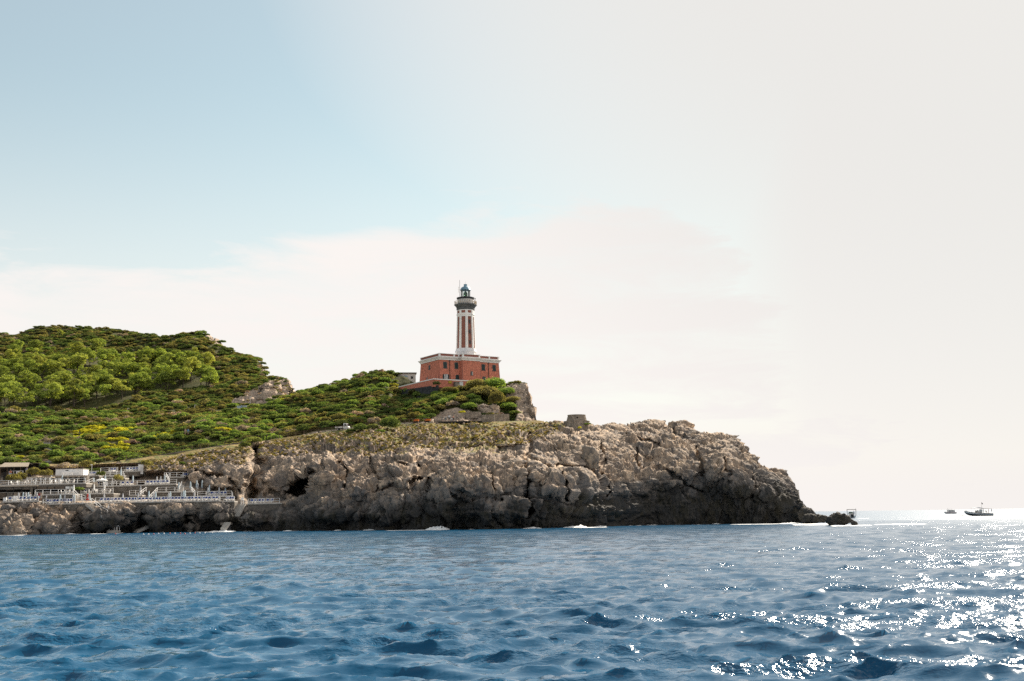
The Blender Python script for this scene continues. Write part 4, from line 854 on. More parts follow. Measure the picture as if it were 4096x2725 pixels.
def mat_striped():
    mt, n, l, b = new_mat('navy_white_stripe'); g = G(mt); c = g.coord('Object'); sx = n.new('ShaderNodeSeparateXYZ'); l.new(c, sx.inputs[0])
    f = g.math('GREATER_THAN', g.math('FRACT', g.math('MULTIPLY', sx.outputs[2], 3.4)), 0.5)
    l.new(g.mix(f, (0.74, 0.73, 0.70), (0.03, 0.04, 0.09)), b.inputs['Base Color']); b.inputs['Roughness'].default_value = 0.85
    return mt
MAT['stripe'] = mat_striped()
def railing(name, pts, h, label, group='white railings of the bathing terraces', spacing=1.7, mat=None, r=0.055, rails=(1.0, 0.52, 0.06), cat='railing'):
    """pts: world points at deck level"""
    mat = mat or MAT['white_metal']; pts = [Vector(p) for p in pts]; root = empty(name, pts[0]); tag(root, label, cat, group, 'thing'); o = pts[0]
    for f_ in rails:
        m_ = MB()
        for a, b in zip(pts[:-1], pts[1:]): m_.bar(a - o + Vector((0, 0, h * f_)), b - o + Vector((0, 0, h * f_)), r * (1.5 if f_ == 1.0 else 1.1), r)
        m_.build('rail', mat, root)
    pm = MB().bar((0, 0, 0), (0, 0, h), r * 1.5).mesh('post', mat)
    for a, b in zip(pts[:-1], pts[1:]):
        n = max(1, round((b - a).length / spacing))
        for i in range(n): inst('post', pm, root, a - o + (b - a) * i / n)
    inst('post', pm, root, pts[-1] - o)
    return root
def deck(a, b, depth, wall_bottom, label, name='stone_terrace', mat=None, facing=True, slab=0.22):
    """terrace: pale slab edge over a rubble wall. a, b = (px, py, Y) of the two front corners at deck level"""
    A, B_ = P(*a), P(*b); root = empty(name, A); tag(root, label, 'terrace', None, 'thing'); d = B_ - A; L = d.length; back = Vector((0, depth, 0)); bk = Vector((0, 0.15, 0))
    q = [Vector((0, -0.12, -slab)), d + Vector((0, -0.12, -slab)), d + back + Vector((0, 0, -slab)), back + Vector((0, 0, -slab))]
    MB().hexa([*q, *[v + Vector((0, 0, slab)) for v in q]]).build('deck_slab', MAT['concrete'], root)
    zb = wall_bottom; w0 = Vector((0, 0, 0)); c = MB(); c.hexa([Vector((0, 0.1, -zb)), Vector((d.x, d.y + 0.1, d.z - zb)), Vector((d.x, d.y + depth, d.z - zb)), Vector((0, depth, -zb)), Vector((0, 0.1, -slab)), Vector((d.x, d.y + 0.1, d.z - slab)), Vector((d.x, d.y + depth, d.z - slab)), Vector((0, depth, -slab))])
    c.build('wall_core', MAT['mortar'], root)
    if facing:
        f = MB(); stones(f, lambda s_, z, e: tuple(d * (s_ / L) + Vector((0, 0.1 - e, z + 0.07 * math.sin(s_ * 2.3 + z * 5)))), L, -zb, -slab - 0.08, 0.46, 0.3, 0.05, 0.12, (), 0.6, seed=len(label)); fo = f.build('stone_facing', mat or MAT['stone_dark'], root); fo['kind'] = 'stuff'
    return A, B_, depth
def on_deck(dk, px, back=0.5):
    A, B_, dp = dk; pa, pb = pix(A)[0], pix(B_)[0]; t = (px - pa) / (pb - pa); q = A + (B_ - A) * t; return Vector((q.x * (q.y + back) / q.y, q.y + back, q.z))
_loungers = {}
def lounger(loc, rz, label, group, closed=False):
    key = 'l'
    if key not in _loungers:
        fr = MB()
        for sx in (-0.31, 0.31): fr.bar((sx, -0.95, 0.33), (sx, 0.95, 0.33), 0.05)
        for y in (-0.95, 0.2, 0.95): fr.bar((-0.31, y, 0.33), (0.31, y, 0.33), 0.05)
        bk = MB()
        for sx in (-0.31, 0.31): bk.bar((sx, 0.25, 0.34), (sx, 0.75, 0.98), 0.05)
        bk.bar((-0.31, 0.75, 0.98), (0.31, 0.75, 0.98), 0.05)
        leg = MB().bar((0, 0, 0), (0, 0, 0.33), 0.06).mesh('leg', MAT['white_metal'])
        seat = MB(); seat.hexa([(-0.27, -0.92, 0.35), (0.27, -0.92, 0.35), (0.27, 0.25, 0.35), (-0.27, 0.25, 0.35), (-0.27, -0.92, 0.42), (0.27, -0.92, 0.42), (0.27, 0.25, 0.42), (-0.27, 0.25, 0.42)])
        bs = MB(); bs.hexa([(-0.25, 0.40, 0.56), (0.25, 0.40, 0.56), (0.25, 0.46, 0.52), (-0.25, 0.46, 0.52), (-0.25, 0.66, 0.90), (0.25, 0.66, 0.90), (0.25, 0.72, 0.86), (-0.25, 0.72, 0.86)])
        _loungers[key] = (fr.mesh('frame', MAT['white_metal']), bk.mesh('back_frame', MAT['white_metal']), leg, seat.mesh('seat', MAT['parasol_white']), bs.mesh('backrest', MAT['blue']))
    fr, bk, leg, seat, bs = _loungers[key]
    o = empty('sun_lounger', loc, rz); tag(o, label, 'sun lounger', group)
    inst('frame', fr, o); inst('back_frame', bk, o); inst('seat', seat, o); inst('backrest', bs, o)
    for x, y in ((-0.28, -0.85), (0.28, -0.85), (-0.28, 0.7), (0.28, 0.7)): inst('leg', leg, o, (x, y, 0))
    return o
_par = {}
def parasol(loc, h, kind, label, group, tilt=0.0):
    if kind not in _par:
        H = 2.4; fab = MB(); r_ = random.Random(3); prof = [(0.05, H), (0.09, H - 0.1), (0.13, H - 0.5), (0.16, H - 1.0), (0.15, H - 1.3), (0.19, H - 1.55)]
        n = 10; vs, fs = [], []
        for i in range(n):
            t = 2 * math.pi * i / n
            for r, z in prof: rr_ = r * (1.0 + (0.22 if i % 2 else -0.18)); vs.append((rr_ * math.cos(t), rr_ * math.sin(t), z))
        m_ = len(prof)
        for i in range(n):
            for j in range(m_ - 1): a, b = i * m_ + j, ((i + 1) % n) * m_ + j; fs.append((a, b, b + 1, a + 1))
        fab.add(vs, fs); fab.tube((0, 0, H - 0.06), (0, 0, H + 0.05), 0.04, 0.02, 6)
        pole = MB().tube((0, 0, 0), (0, 0, H), 0.03, 0.025, 6)
        base = MB().lathe([(0.28, 0), (0.28, 0.07), (0.06, 0.12), (0.06, 0.3)], 10)
        _par[kind] = (fab.mesh('canopy', {'blue': MAT['parasol'], 'stripe': MAT['stripe'], 'white': MAT['parasol_white']}[kind], True), pole.mesh('pole', MAT['white_metal']), base.mesh('base', MAT['concrete']))
    o = empty('parasol', loc); tag(o, label, 'parasol', group); o.scale = (1.0, 1.0, h / 2.4); o.rotation_euler = (0, tilt, 0)
    for nm, me in zip(('canopy', 'pole', 'base'), _par[kind]): inst(nm, me, o)
    return o
def stairs(a, b, width, n, label, rail=True, name='stone_stairs'):
    A, B_ = Vector(a), Vector(b); root = empty(name, A); tag(root, label, 'stairs', None, 'thing'); d = B_ - A; hd = Vector((d.x, d.y, 0)); L = hd.length; hd.normalize(); sd = Vector((-hd.y, hd.x, 0)) * width; rz_ = d.z / n
    st = None
    for i in range(n):
        q = hd * (L * i / n); q2 = hd * (L * (i + 1) / n); z1 = rz_ * (i + 1) if rz_ > 0 else rz_ * i; lo = min(d.z, 0) - 0.4
        MB().hexa([q + Vector((0, 0, z1 - 0.5)), q2 + Vector((0, 0, z1 - 0.5)), q2 + sd + Vector((0, 0, z1 - 0.5)), q + sd + Vector((0, 0, z1 - 0.5)), q + Vector((0, 0, z1)), q2 + Vector((0, 0, z1)), q2 + sd + Vector((0, 0, z1)), q + sd + Vector((0, 0, z1))]).build('step', MAT['concrete'], root)
    return root
def build_terraces():
    G_ = 'white railings of the bathing terraces'
    D = {}
    D['a'] = deck((10, 2007.5, 248), (157, 2004, 248), 5, 4.0, 'lowest stone terrace at the far left above the big boulders')
    D['b'] = deck((170, 2017, 248), (366, 2012, 249), 6, 7.0, 'lower stone terrace with a tall rubble sea wall left of the white stairs')
    D['c'] = deck((379, 2011, 250.5), (880, 2003, 256), 6, 1.5, 'long lower stone terrace lined with blue sun loungers', facing=True)
    D['c2'] = deck((880, 2005.5, 256.5), (938, 2004.5, 257), 5, 2.5, 'short right end of the long lower lounger terrace')
    D['d'] = deck((990, 2015, 258), (1128, 2012, 259), 5, 3.4, 'small separate sunbathing platform at the foot of the cleft', mat=MAT['concrete'], facing=False)
    D['e'] = deck((786, 1985, 260), (928, 1983, 261), 4.5, 1.5, 'raised lounger terrace above the right end of the long terrace')
    D['f'] = deck((626, 1968, 262), (803, 1966, 264), 4.0, 2.6, 'narrow middle terrace over a rubble wall with a small door')
    D['g'] = deck((449, 1944, 264), (706, 1936, 268), 5.0, 3.4, 'upper lounger terrace over an ivy-grown stone wall')
    D['h'] = deck((657, 1908.5, 274), (737, 1908, 275), 3.5, 1.5, 'small highest sun terrace among the rocks')
    D['i'] = deck((322, 1975, 257.5), (455, 1973, 258.5), 5.0, 2.2, 'terrace with glass tables above the white stairs')
    D['j'] = deck((306, 1946, 262), (450, 1944, 263), 5.0, 2.6, 'cafe terrace with one open parasol')
    D['k'] = deck((-60, 1944, 254), (345, 1932, 258), 7.5, 0.9, 'roof terrace on top of the beach restaurant', facing=False)
    D['l'] = deck((250, 1906, 268), (396, 1902, 270), 4.0, 1.9, 'upper terrace in front of the white hut', facing=False)
    D['m'] = deck((400, 1890, 274), (556, 1884, 276), 4.0, 1.2, 'top sunbathing terrace beside the white shed')
    D['n'] = deck((412, 1905, 271), (500, 1902, 272), 2.8, 1.2, 'middle sunbathing step beside the dark hedge')
    D['o'] = deck((422, 1914, 268), (500, 1911, 269), 2.8, 1.4, 'lower sunbathing step above the cafe terrace')
    D['p'] = deck((136, 1979, 251), (296, 1976, 252), 3.5, 3.2, 'restaurant verandah over a rubble wall with a dark doorway')
    D['q'] = deck((516, 1981, 260), (569, 1980, 261), 3.0, 1.4, 'small railed terrace in front of the rock grotto')
    def rl(k, px0, px1, label, h=1.0, **kw):
        dk = D[k]; return railing('railing', [on_deck(dk, px0, 0.1), on_deck(dk, px1, 0.1)], h, label, G_, **kw)
    rl('a', 24, 153, 'white railing along the far left lowest terrace'); rl('b', 172, 363, 'white railing on top of the tall rubble sea wall'); rl('c', 381, 640, 'white railing along the left half of the long lounger terrace'); rl('c', 640, 878, 'white railing along the right half of the long lounger terrace')
    rl('c2', 880, 936, 'short white railing at the right end of the long terrace'); rl('d', 992, 1118, 'white railing around the small separate platform'); rl('e', 790, 927, 'white railing of the raised terrace above the long terrace'); rl('f', 629, 768, 'white railing of the narrow middle terrace')
    rl('g', 449, 580, 'white railing at the left half of the ivy wall terrace'); rl('g', 580, 706, 'white railing at the right half of the ivy wall terrace'); rl('h', 657, 676, 'short white railing piece left on the highest rock terrace'); rl('h', 680, 733, 'white railing of the highest rock terrace')
    rl('i', 323, 452, 'white railing in front of the glass tables'); rl('j', 308, 447, 'white railing of the cafe terrace'); rl('k', -40, 105, 'white railing at the left end of the restaurant roof terrace'); rl('k', 105, 342, 'white railing along the restaurant roof terrace')
    rl('l', 253, 393, 'white railing in front of the white hut'); rl('m', 402, 470, 'white railing at the left of the top sunbathing terrace'); rl('m', 484, 553, 'white railing running up to the white shed'); rl('n', 413, 493, 'white railing of the middle sunbathing step'); rl('o', 422, 497, 'white railing of the lower sunbathing step')
    rl('p', 140, 294, 'white railing of the restaurant verandah'); rl('q', 517, 567, 'white railing in front of the rock grotto')
    # sloping stair railings
    def slope(pts, label, h=0.95): return railing('stair_railing', [P(*q) for q in pts], h, label, 'sloping white stair railings', 1.5, rails=(1.0, 0.5))
    slope([(366, 2012, 248.4), (403, 2040, 247.2)], 'sloping white railing on the upper flight of stairs through the sea wall'); slope([(405, 2046, 247), (430, 2061, 246)], 'sloping white railing on the lower flight of stairs to the rocks')
    slope([(294, 1976, 251.8), (311, 1994, 250.8), (340, 2002, 250)], 'sloping white railing from the verandah down to the lower terrace'); slope([(596, 2004, 255), (629, 1969, 261)], 'sloping white railing from the long terrace up to the middle terrace')
    slope([(766, 1966, 263), (780, 1983, 259)], 'sloping white railing at the right end of the middle terrace'); slope([(449, 1932, 262.5), (466, 1943, 263.5)], 'sloping white railing at the left corner of the ivy wall terrace'); slope([(664, 1910, 272), (678, 1934, 268.5)], 'sloping white railing below the highest rock terrace')
    slope([(340, 1945, 259.5), (372, 1930, 262)], 'sloping white railing beside the cafe terrace'); slope([(716, 1966, 264), (727, 1944, 267)], 'steep white stair railing among the parasols'); slope([(560, 1985, 256.5), (585, 1967, 260)], 'sloping white railing left of the grotto')
    stairs(P(403, 2044, 247.0), P(368, 2014, 248.6), 1.6, 12, 'upper flight of grey stone stairs cut through the sea wall'); stairs(P(432, 2064, 246.0), P(406, 2048, 247.0), 1.6, 8, 'lower flight of grey stone stairs ending on the rocks')
    stairs(P(958, 2060, 255.5), P(984, 2015, 258.5), 1.9, 14, 'grey stone stairs beside the small separate platform'); stairs(P(905, 2114, 250.5), P(922, 2089, 251.5), 1.6, 8, 'wave-washed stone steps going into the sea'); stairs(P(548, 2126, 251), P(600, 2103, 253), 1.5, 9, 'long diagonal stone steps at the waterline')
    stairs(P(731, 1962, 264.5), P(738, 1940, 268), 1.3, 9, 'narrow stone stairs up between two parasols'); pass
    # sea-level landing slabs
    r_ = empty('landing_slab', P(872, 2091, 251)); tag(r_, 'flat stone landing slab above the wave-washed steps', 'landing', None, 'thing'); MB().box(0.2, 2.2, 1.4, 3.4, -0.5, 0.0).build('slab', MAT['mortar'], r_); MB().box(0.5, 2.0, 1.9, 3.2, -4.0, -0.5).build('footing', MAT['stone_black'], r_)
    # loungers
    LG = 'blue sun loungers on the bathing terraces'
    def row(k, a, b, n, what, back=1.7):
        for i in range(n): px = a + (b - a) * (i + 0.5) / n + random.uniform(-1.5, 1.5); lounger(on_deck(D[k], px, back + random.uniform(-0.15, 0.25)), random.uniform(-0.12, 0.12), what, LG)
    row('a', 28, 60, 2, 'blue and white sun lounger on the far left lowest terrace'); row('a', 70, 145, 5, 'blue and white sun lounger on the far left lowest terrace')
    row('b', 180, 285, 8, 'blue and white sun lounger on the terrace above the tall sea wall'); row('c', 395, 560, 12, 'blue and white sun lounger on the left half of the long terrace'); row('c', 562, 770, 16, 'blue and white sun lounger in the middle of the long terrace'); row('c', 772, 872, 7, 'blue and white sun lounger at the right end of the long terrace')
    row('c2', 898, 936, 3, 'blue and white sun lounger on the short end terrace'); row('d', 996, 1092, 6, 'blue and white sun lounger on the small separate platform'); row('e', 836, 905, 5, 'blue and white sun lounger on the raised terrace'); row('g', 480, 530, 3, 'blue and white sun lounger at the left of the ivy wall terrace'); row('g', 580, 672, 7, 'blue and white sun lounger at the right of the ivy wall terrace')
    row('h', 727, 746, 2, 'blue and white sun lounger on the highest rock terrace', 1.2); row('l', 355, 390, 3, 'blue and white sun lounger in front of the white hut'); row('m', 440, 460, 2, 'blue and white sun lounger at the left of the top terrace'); row('m', 500, 550, 4, 'blue and white sun lounger near the white shed'); row('i', 330, 345, 1, 'blue and white sun lounger on the glass table terrace'); row('j', 375, 392, 2, 'blue and white sun lounger on the cafe terrace')
    # parasols: column, row of the top, deck, kind, distance behind the railing
    PL = {'blue': 'closed pale blue parasol', 'stripe': 'closed navy and white striped parasol', 'white': 'tall closed white parasol'}
    WH = {'a': 'on the far left lowest terrace', 'b': 'above the tall sea wall', 'c': 'on the long lounger terrace', 'e': 'on the raised terrace', 'f': 'behind the narrow middle terrace', 'g': 'on the ivy wall terrace', 'h': 'on the highest rock terrace', 'i': 'on the glass table terrace', 'j': 'on the cafe terrace', 'k': 'on the restaurant roof terrace', 'l': 'near the white hut', 'm': 'near the white shed', 'q': 'by the rock grotto'}
    for px, py, k, kd, bk in [(92, 1970, 'a', 'blue', 2.6), (112, 1970, 'a', 'blue', 2.6), (73, 1974, 'a', 'stripe', 2.8), (102, 1973, 'a', 'stripe', 3.0), (146, 1972, 'a', 'stripe', 2.8), (184, 1983, 'b', 'stripe', 2.4), (240, 1978, 'b', 'blue', 2.0), (258, 1982, 'b', 'stripe', 2.4), (291, 1982, 'b', 'stripe', 2.8), (297, 1978, 'b', 'blue', 2.4), (324, 1983, 'b', 'stripe', 3.0), (357, 1974, 'b', 'blue', 2.8),
                             (415, 1976, 'c', 'stripe', 2.6), (489, 1976, 'c', 'stripe', 2.6), (549, 1972, 'c', 'stripe', 2.4), (592, 1964, 'c', 'blue', 2.8), (610, 1971, 'c', 'stripe', 3.0), (619, 1967, 'c', 'blue', 2.4), (671, 1971, 'c', 'stripe', 2.8), (678, 1966, 'c', 'blue', 2.6), (723, 1971, 'c', 'stripe', 2.8), (731, 1963, 'c', 'blue', 3.0), (737, 1961, 'c', 'blue', 2.4), (775, 1972, 'c', 'stripe', 3.2),
                             (831, 1963, 'e', 'stripe', 1.8), (876, 1964, 'e', 'stripe', 1.8), (928, 1972, 'c2', 'stripe', 2.5), (837, 1940, 'e', 'blue', 3.4), (901, 1944, 'e', 'blue', 3.2), (714, 1929, 'f', 'blue', 2.8), (761, 1926, 'f', 'blue', 3.0), (786, 1921, 'f', 'blue', 3.4), (791, 1933, 'f', 'stripe', 3.2), (808, 1921, 'f', 'blue', 3.6),
                             (561, 1945, 'q', 'stripe', 1.6), (530, 1902, 'g', 'blue', 3.0), (658, 1901, 'g', 'blue', 3.0), (641, 1906, 'g', 'stripe', 3.2), (626, 1908, 'g', 'stripe', 3.4), (203, 1904, 'k', 'blue', 4.0), (247, 1904, 'k', 'blue', 4.2), (338, 1904, 'k', 'blue', 4.0), (374, 1912, 'j', 'blue', 2.6), (420, 1904, 'j', 'blue', 3.0), (356, 1976, 'b', 'blue', 3.4), (483, 1877, 'o', 'blue', 1.2), (756, 1886, 'h', 'blue', 1.5),
                             (294, 1940, 'p', 'white', 0.8), (375, 1937, 'i', 'white', 2.0), (417, 1938, 'i', 'white', 1.6)]:
        kk = {'c2': 'c', 'o': 'm', 'p': 'i'}.get(k, k); loc = on_deck(D[k], px, bk); top = P(px, py, loc.y).z
        parasol(loc, max(top - loc.z, 1.9), kd, PL[kd] + ' ' + ('beside the verandah' if k == 'p' else WH[kk]), 'closed parasols on the bathing terraces')
    # one open parasol on the cafe terrace
    loc = on_deck(D['j'], 406, 2.2); top = P(405, 1912, loc.y).z - loc.z; o = empty('open_parasol', loc); tag(o, 'open white parasol shading the cafe terrace', 'parasol')
    n = 8; m_ = MB(); m_.add([(0, 0, top)] + [(1.35 * math.cos(2 * math.pi * i / n), 1.35 * math.sin(2 * math.pi * i / n), top - 0.5) for i in range(n)], [(0, 1 + i, 1 + (i + 1) % n) for i in range(n)])
    for i in range(n): t0, t1 = 2 * math.pi * i / n, 2 * math.pi * (i + 1) / n; m_.add([(1.35 * math.cos(t0), 1.35 * math.sin(t0), top - 0.5), (1.35 * math.cos(t1), 1.35 * math.sin(t1), top - 0.5), (1.37 * math.cos(t1), 1.37 * math.sin(t1), top - 0.68), (1.37 * math.cos(t0), 1.37 * math.sin(t0), top - 0.68)], [(0, 1, 2, 3)])
    m_.build('canopy', MAT['parasol_white'], o); MB().tube((0, 0, 0), (0, 0, top + 0.2), 0.03, 0.03, 6).build('pole', MAT['white_metal'], o); MB().lathe([(0.3, 0), (0.3, 0.08), (0.05, 0.15)], 10).build('base', MAT['concrete'], o)
    for i in range(n): t0 = 2 * math.pi * i / n; MB().bar((0, 0, top - 0.75), (0.8 * math.cos(t0), 0.8 * math.sin(t0), top - 0.33), 0.02).build('rib', MAT['white_metal'], o)
    # ---- restaurant under the roof terrace
    A = D['k'][0]; o = empty('beach_restaurant', P(-60, 1990, 254.2)); O = Vector(o.location); tag(o, 'long low beach restaurant with brown reed blinds under a roof terrace', 'restaurant')
    zr = A.z - 0.25 - O.z; Lr = P(283, 1960, 257.2).x - O.x; ys = lambda x: x / Lr * 3.0     # the front follows the roof edge
    MB().hexa([(0, 5.5, -1), (Lr, 8.5, -1), (Lr, 9, -1), (0, 6, -1), (0, 5.5, zr), (Lr, 8.5, zr), (Lr, 9, zr), (0, 6, zr)]).build('back_wall', MAT['dark_in'], o); MB().hexa([(0, 0.2, -0.3), (Lr, 3.2, -0.3), (Lr, 9, -0.3), (0, 6, -0.3), (0, 0.2, 0.0), (Lr, 3.2, 0), (Lr, 9, 0), (0, 6, 0)]).build('floor', MAT['panel_tan'], o)
    MB().hexa([(Lr - 0.3, 3.0, -0.3), (Lr, 3.0, -0.3), (Lr, 9, -0.3), (Lr - 0.3, 9, -0.3), (Lr - 0.3, 3.0, zr), (Lr, 3.0, zr), (Lr, 9, zr), (Lr - 0.3, 9, zr)]).build('end_wall', MAT['concrete'], o)
    MB().hexa([(-0.5, -0.9, zr - 0.02), (Lr * 0.62, 1.2, zr + 0.10), (Lr * 0.62, 2.4, zr + 0.14), (-0.5, 0.4, zr + 0.02), (-0.5, -0.9, zr + 0.1), (Lr * 0.62, 1.2, zr + 0.22), (Lr * 0.62, 2.4, zr + 0.26), (-0.5, 0.4, zr + 0.14)]).build('reed_awning', MAT['bamboo'], o)
    xs = [P(v, 1960, 255).x - O.x for v in (-30, 0, 26, 52, 83, 115, 124, 137, 178, 206, 245, 276)]
    for x in xs: MB().bar((x, ys(x) + 0.1, 0), (x, ys(x) + 0.1, zr), 0.14).build('post', MAT['wood_dark'], o)
    pair = list(zip(xs[:-1], xs[1:]))
    for i, (x0, x1) in enumerate(pair):
        if i == 6: continue
        y0, y1 = ys(x0) + 0.1, ys(x1) + 0.1; zt = zr - 0.02; hb = 0.45 + 0.25 * ((i * 37) % 5) / 5
        MB().hexa([(x0 + 0.08, y0, zt - hb), (x1 - 0.08, y1, zt - hb), (x1 - 0.08, y1 + 0.05, zt - hb), (x0 + 0.08, y0 + 0.05, zt - hb), (x0 + 0.08, y0, zt), (x1 - 0.08, y1, zt), (x1 - 0.08, y1 + 0.05, zt), (x0 + 0.08, y0 + 0.05, zt)]).build('blind', MAT['parasol_white'] if i == 10 else MAT['blind'], o)
        if i != 5:
            MB().hexa([(x0 + 0.08, y0, 0.0), (x1 - 0.08, y1, 0.0), (x1 - 0.08, y1 + 0.06, 0.0), (x0 + 0.08, y0 + 0.06, 0.0), (x0 + 0.08, y0, 0.95), (x1 - 0.08, y1, 0.95), (x1 - 0.08, y1 + 0.06, 0.95), (x0 + 0.08, y0 + 0.06, 0.95)]).build('front_panel', (MAT['panel_tan'], MAT['blind'], MAT['mortar'])[i % 3], o)
        m_ = MB(); m_.bar((x0, y0 - 0.05, 0.98), (x1, y1 - 0.05, 0.98), 0.07); m_.build('sill_rail', MAT['concrete'], o)
    MB().hexa([(xs[5], ys(xs[5]), -0.3), (xs[6], ys(xs[6]), -0.3), (xs[6], ys(xs[6]) + 0.4, -0.3), (xs[5], ys(xs[5]) + 0.4, -0.3), (xs[5], ys(xs[5]), zr), (xs[6], ys(xs[6]), zr), (xs[6], ys(xs[6]) + 0.4, zr), (xs[5], ys(xs[5]) + 0.4, zr)]).build('pier', MAT['mortar'], o)
    # white boards on the lowest terrace
    for px, w_, h, lb in ((60, 0.95, 1.15, 'white board leaning on the left of the lowest terrace railing'), (18, 0.6, 0.85, 'white block pillar at the left end of the lowest terrace')):
        q = on_deck(D['a'], px, 0.6); r_ = empty('white_board', q); tag(r_, lb, 'board'); MB().box(-w_ / 2, w_ / 2, 0, 0.08 if px > 20 else 0.5, 0.1, h).build('panel', MAT['white'], r_); MB().box(-w_ / 2 - 0.03, w_ / 2 + 0.03, -0.02, 0.1 if px > 20 else 0.52, 0.0, 0.1).build('foot', MAT['concrete'], r_)
    # door and window in the verandah wall
    # ---- pergola, arches, hut, shed, lamp on the upper levels
    q = on_deck(D['k'], 106, 3.2); o = empty('white_pergola', q); tag(o, 'white wooden pergola with arches on the restaurant roof terrace', 'pergola'); W_ = P(200, 1920, q.y).x - q.x; H_ = P(106, 1911, q.y).z - q.z
    nb_ = 5
    for i in range(nb_ + 1):
        x = W_ * i / nb_; MB().bar((x, 0, 0), (x, 0, H_), 0.12).build('post', MAT['white_metal'], o)
        if i < nb_:
            m_ = MB(); w_ = W_ / nb_; pts = [(x + w_ / 2 - (w_ / 2 - 0.06) * math.cos(math.pi * j / 8), H_ - 0.55 + 0.45 * math.sin(math.pi * j / 8)) for j in range(9)]
            for (ax, az), (bx, bz) in zip(pts[:-1], pts[1:]): m_.bar((ax, 0, az), (bx, 0, bz), 0.08)
            m_.build('arch', MAT['white_metal'], o)
    MB().box(-0.15, W_ + 0.15, -0.1, 2.4, H_, H_ + 0.13).build('roof', MAT['bamboo'], o); MB().box(0, W_, 2.3, 2.4, 0, H_).build('back_wall', MAT['stone'], o)
    q = on_deck(D['k'], 203, 5.2); o = empty('arched_stone_wall', q); tag(o, 'grey stone wall with four dark arched niches above the roof terrace', 'wall', None, 'thing'); W_ = P(348, 1920, q.y).x - q.x; H_ = P(250, 1902.5, q.y).z - q.z
    MB().box(0, W_, 0.0, 1.5, -0.5, H_).build('wall_core', MAT['mortar'], o); cs = [P(v, 1915, q.y).x - q.x for v in (259, 282, 304, 326)]
    f = MB(); stones(f, lambda s_, z, e: (s_, -e, z), W_, 0.0, H_, 0.42, 0.26, 0.03, 0.08, [(c_ - 0.52, c_ + 0.52, 0, H_ - 0.35) for c_ in cs], 0.4, seed=9); fo = f.build('stone_facing', MAT['stone'], o); fo['kind'] = 'stuff'
    for c_ in cs: MB().prism([(c_ + u, v) for u, v in arch(0.95, H_ - 0.3, 0.47)], lambda a, b: (a, 0.02, b), lambda a, b: (a, -0.02, b)).build('niche', MAT['dark_in'], o)
    for px in (224, 240): c_ = P(px, 1920, q.y).x - q.x; MB().box(c_ - 0.32, c_ + 0.32, -0.25, -0.12, 0, 1.35).build('door_panel', MAT['white'], o)
    q = on_deck(D['l'], 222, 3.2); q.z = P(222, 1905, q.y).z; o = empty('white_hut', q); tag(o, 'low whitewashed hut with plants hanging over its flat roof', 'hut'); W_ = P(333, 1890, q.y).x - q.x; H_ = P(260, 1877.5, q.y).z - q.z
    MB().box(0, W_, 0, 3.5, -1.5, H_).build('wall', MAT['white'], o); MB().box(-0.08, W_ + 0.08, -0.1, 3.6, H_, H_ + 0.1).build('roof', MAT['concrete'], o); MB().box(2.2, 2.9, -0.04, 0.02, H_ - 0.35, H_ - 0.18).build('vent', MAT['iron'], o); MB().box(1.7, 4.0, -1.2, 0.0, -1.5, H_ * 0.55).build('porch', MAT['white'], o)
    q = P(555, 1888, 277); o = empty('white_shed', q, R(25)); tag(o, 'tall narrow white shed at the right end of the top terrace', 'shed'); H_ = P(555, 1858.5, 277).z - q.z
    MB().box(0, 1.0, 0, 1.2, -0.5, H_).build('wall', MAT['white'], o); MB().box(-0.08, 1.08, -0.08, 1.28, H_, H_ + 0.1).build('roof', MAT['concrete'], o); MB().box(0.2, 0.8, -0.04, 0.0, 0, H_ * 0.75).build('door', MAT['drum'], o)
    q = on_deck(D['l'], 366, 1.2); o = empty('lamp_post', q); tag(o, 'slim white lamp post in front of the white hut', 'lamp post'); H_ = P(366, 1860, q.y).z - q.z; MB().tube((0, 0, -0.8), (0, 0, H_), 0.05, 0.04, 8).build('pole', MAT['white_metal'], o); MB().box(-0.35, 0.05, -0.08, 0.08, H_ - 0.02, H_ + 0.1).build('lamp_head', MAT['white_metal'], o)
    # thatched bar and dark shelter at the top left
    q = P(4, 1903, 278); o = empty('thatched_bar', q); tag(o, 'dark open beach bar under a bleached reed awning at the far left', 'bar'); W_ = P(116, 1870, 278).x - q.x; H_ = P(10, 1869, 278).z - q.z
    MB().hexa([(-0.3, -0.8, H_ - 0.05), (W_, -0.6, H_ - 0.02), (W_ - 0.5, 1.4, H_ + 0.95), (0.1, 1.4, H_ + 1.0), (-0.3, -0.8, H_ + 0.05), (W_, -0.6, H_ + 0.08), (W_ - 0.5, 1.4, H_ + 1.05), (0.1, 1.4, H_ + 1.1)]).build('reed_awning', MAT['bamboo'], o)
    MB().hexa([(0.1, 1.4, H_ + 0.95), (W_ - 0.5, 1.4, H_ + 0.9), (W_ - 0.5, 4.2, H_ + 0.5), (0.1, 4.2, H_ + 0.5), (0.1, 1.4, H_ + 1.05), (W_ - 0.5, 1.4, H_ + 1.0), (W_ - 0.5, 4.2, H_ + 0.6), (0.1, 4.2, H_ + 0.6)]).build('rear_roof', MAT['thatch'], o)
    MB().box(-0.3, W_, 4.0, 4.3, -2, H_ + 0.6).build('back_wall', MAT['dark_in'], o); MB().box(0, W_, 1.2, 1.6, -1.2, 0.9).build('counter', MAT['wood_dark'], o); MB().box(-0.3, W_, 0.2, 4.2, -2.0, -1.1).build('floor', MAT['stone_dark'], o)
    for i in range(5): x = W_ * (i / 4) * 0.97; MB().bar((x, -0.4, -1.1), (x, -0.4, H_), 0.12).build('post', MAT['wood'], o)
    q = P(116, 1878, 282); o = empty('dark_shelter', q); tag(o, 'low dark thatched shelter right of the beach bar', 'shelter'); W_ = P(160, 1870, 282).x - q.x; H_ = P(116, 1855, 282).z - q.z
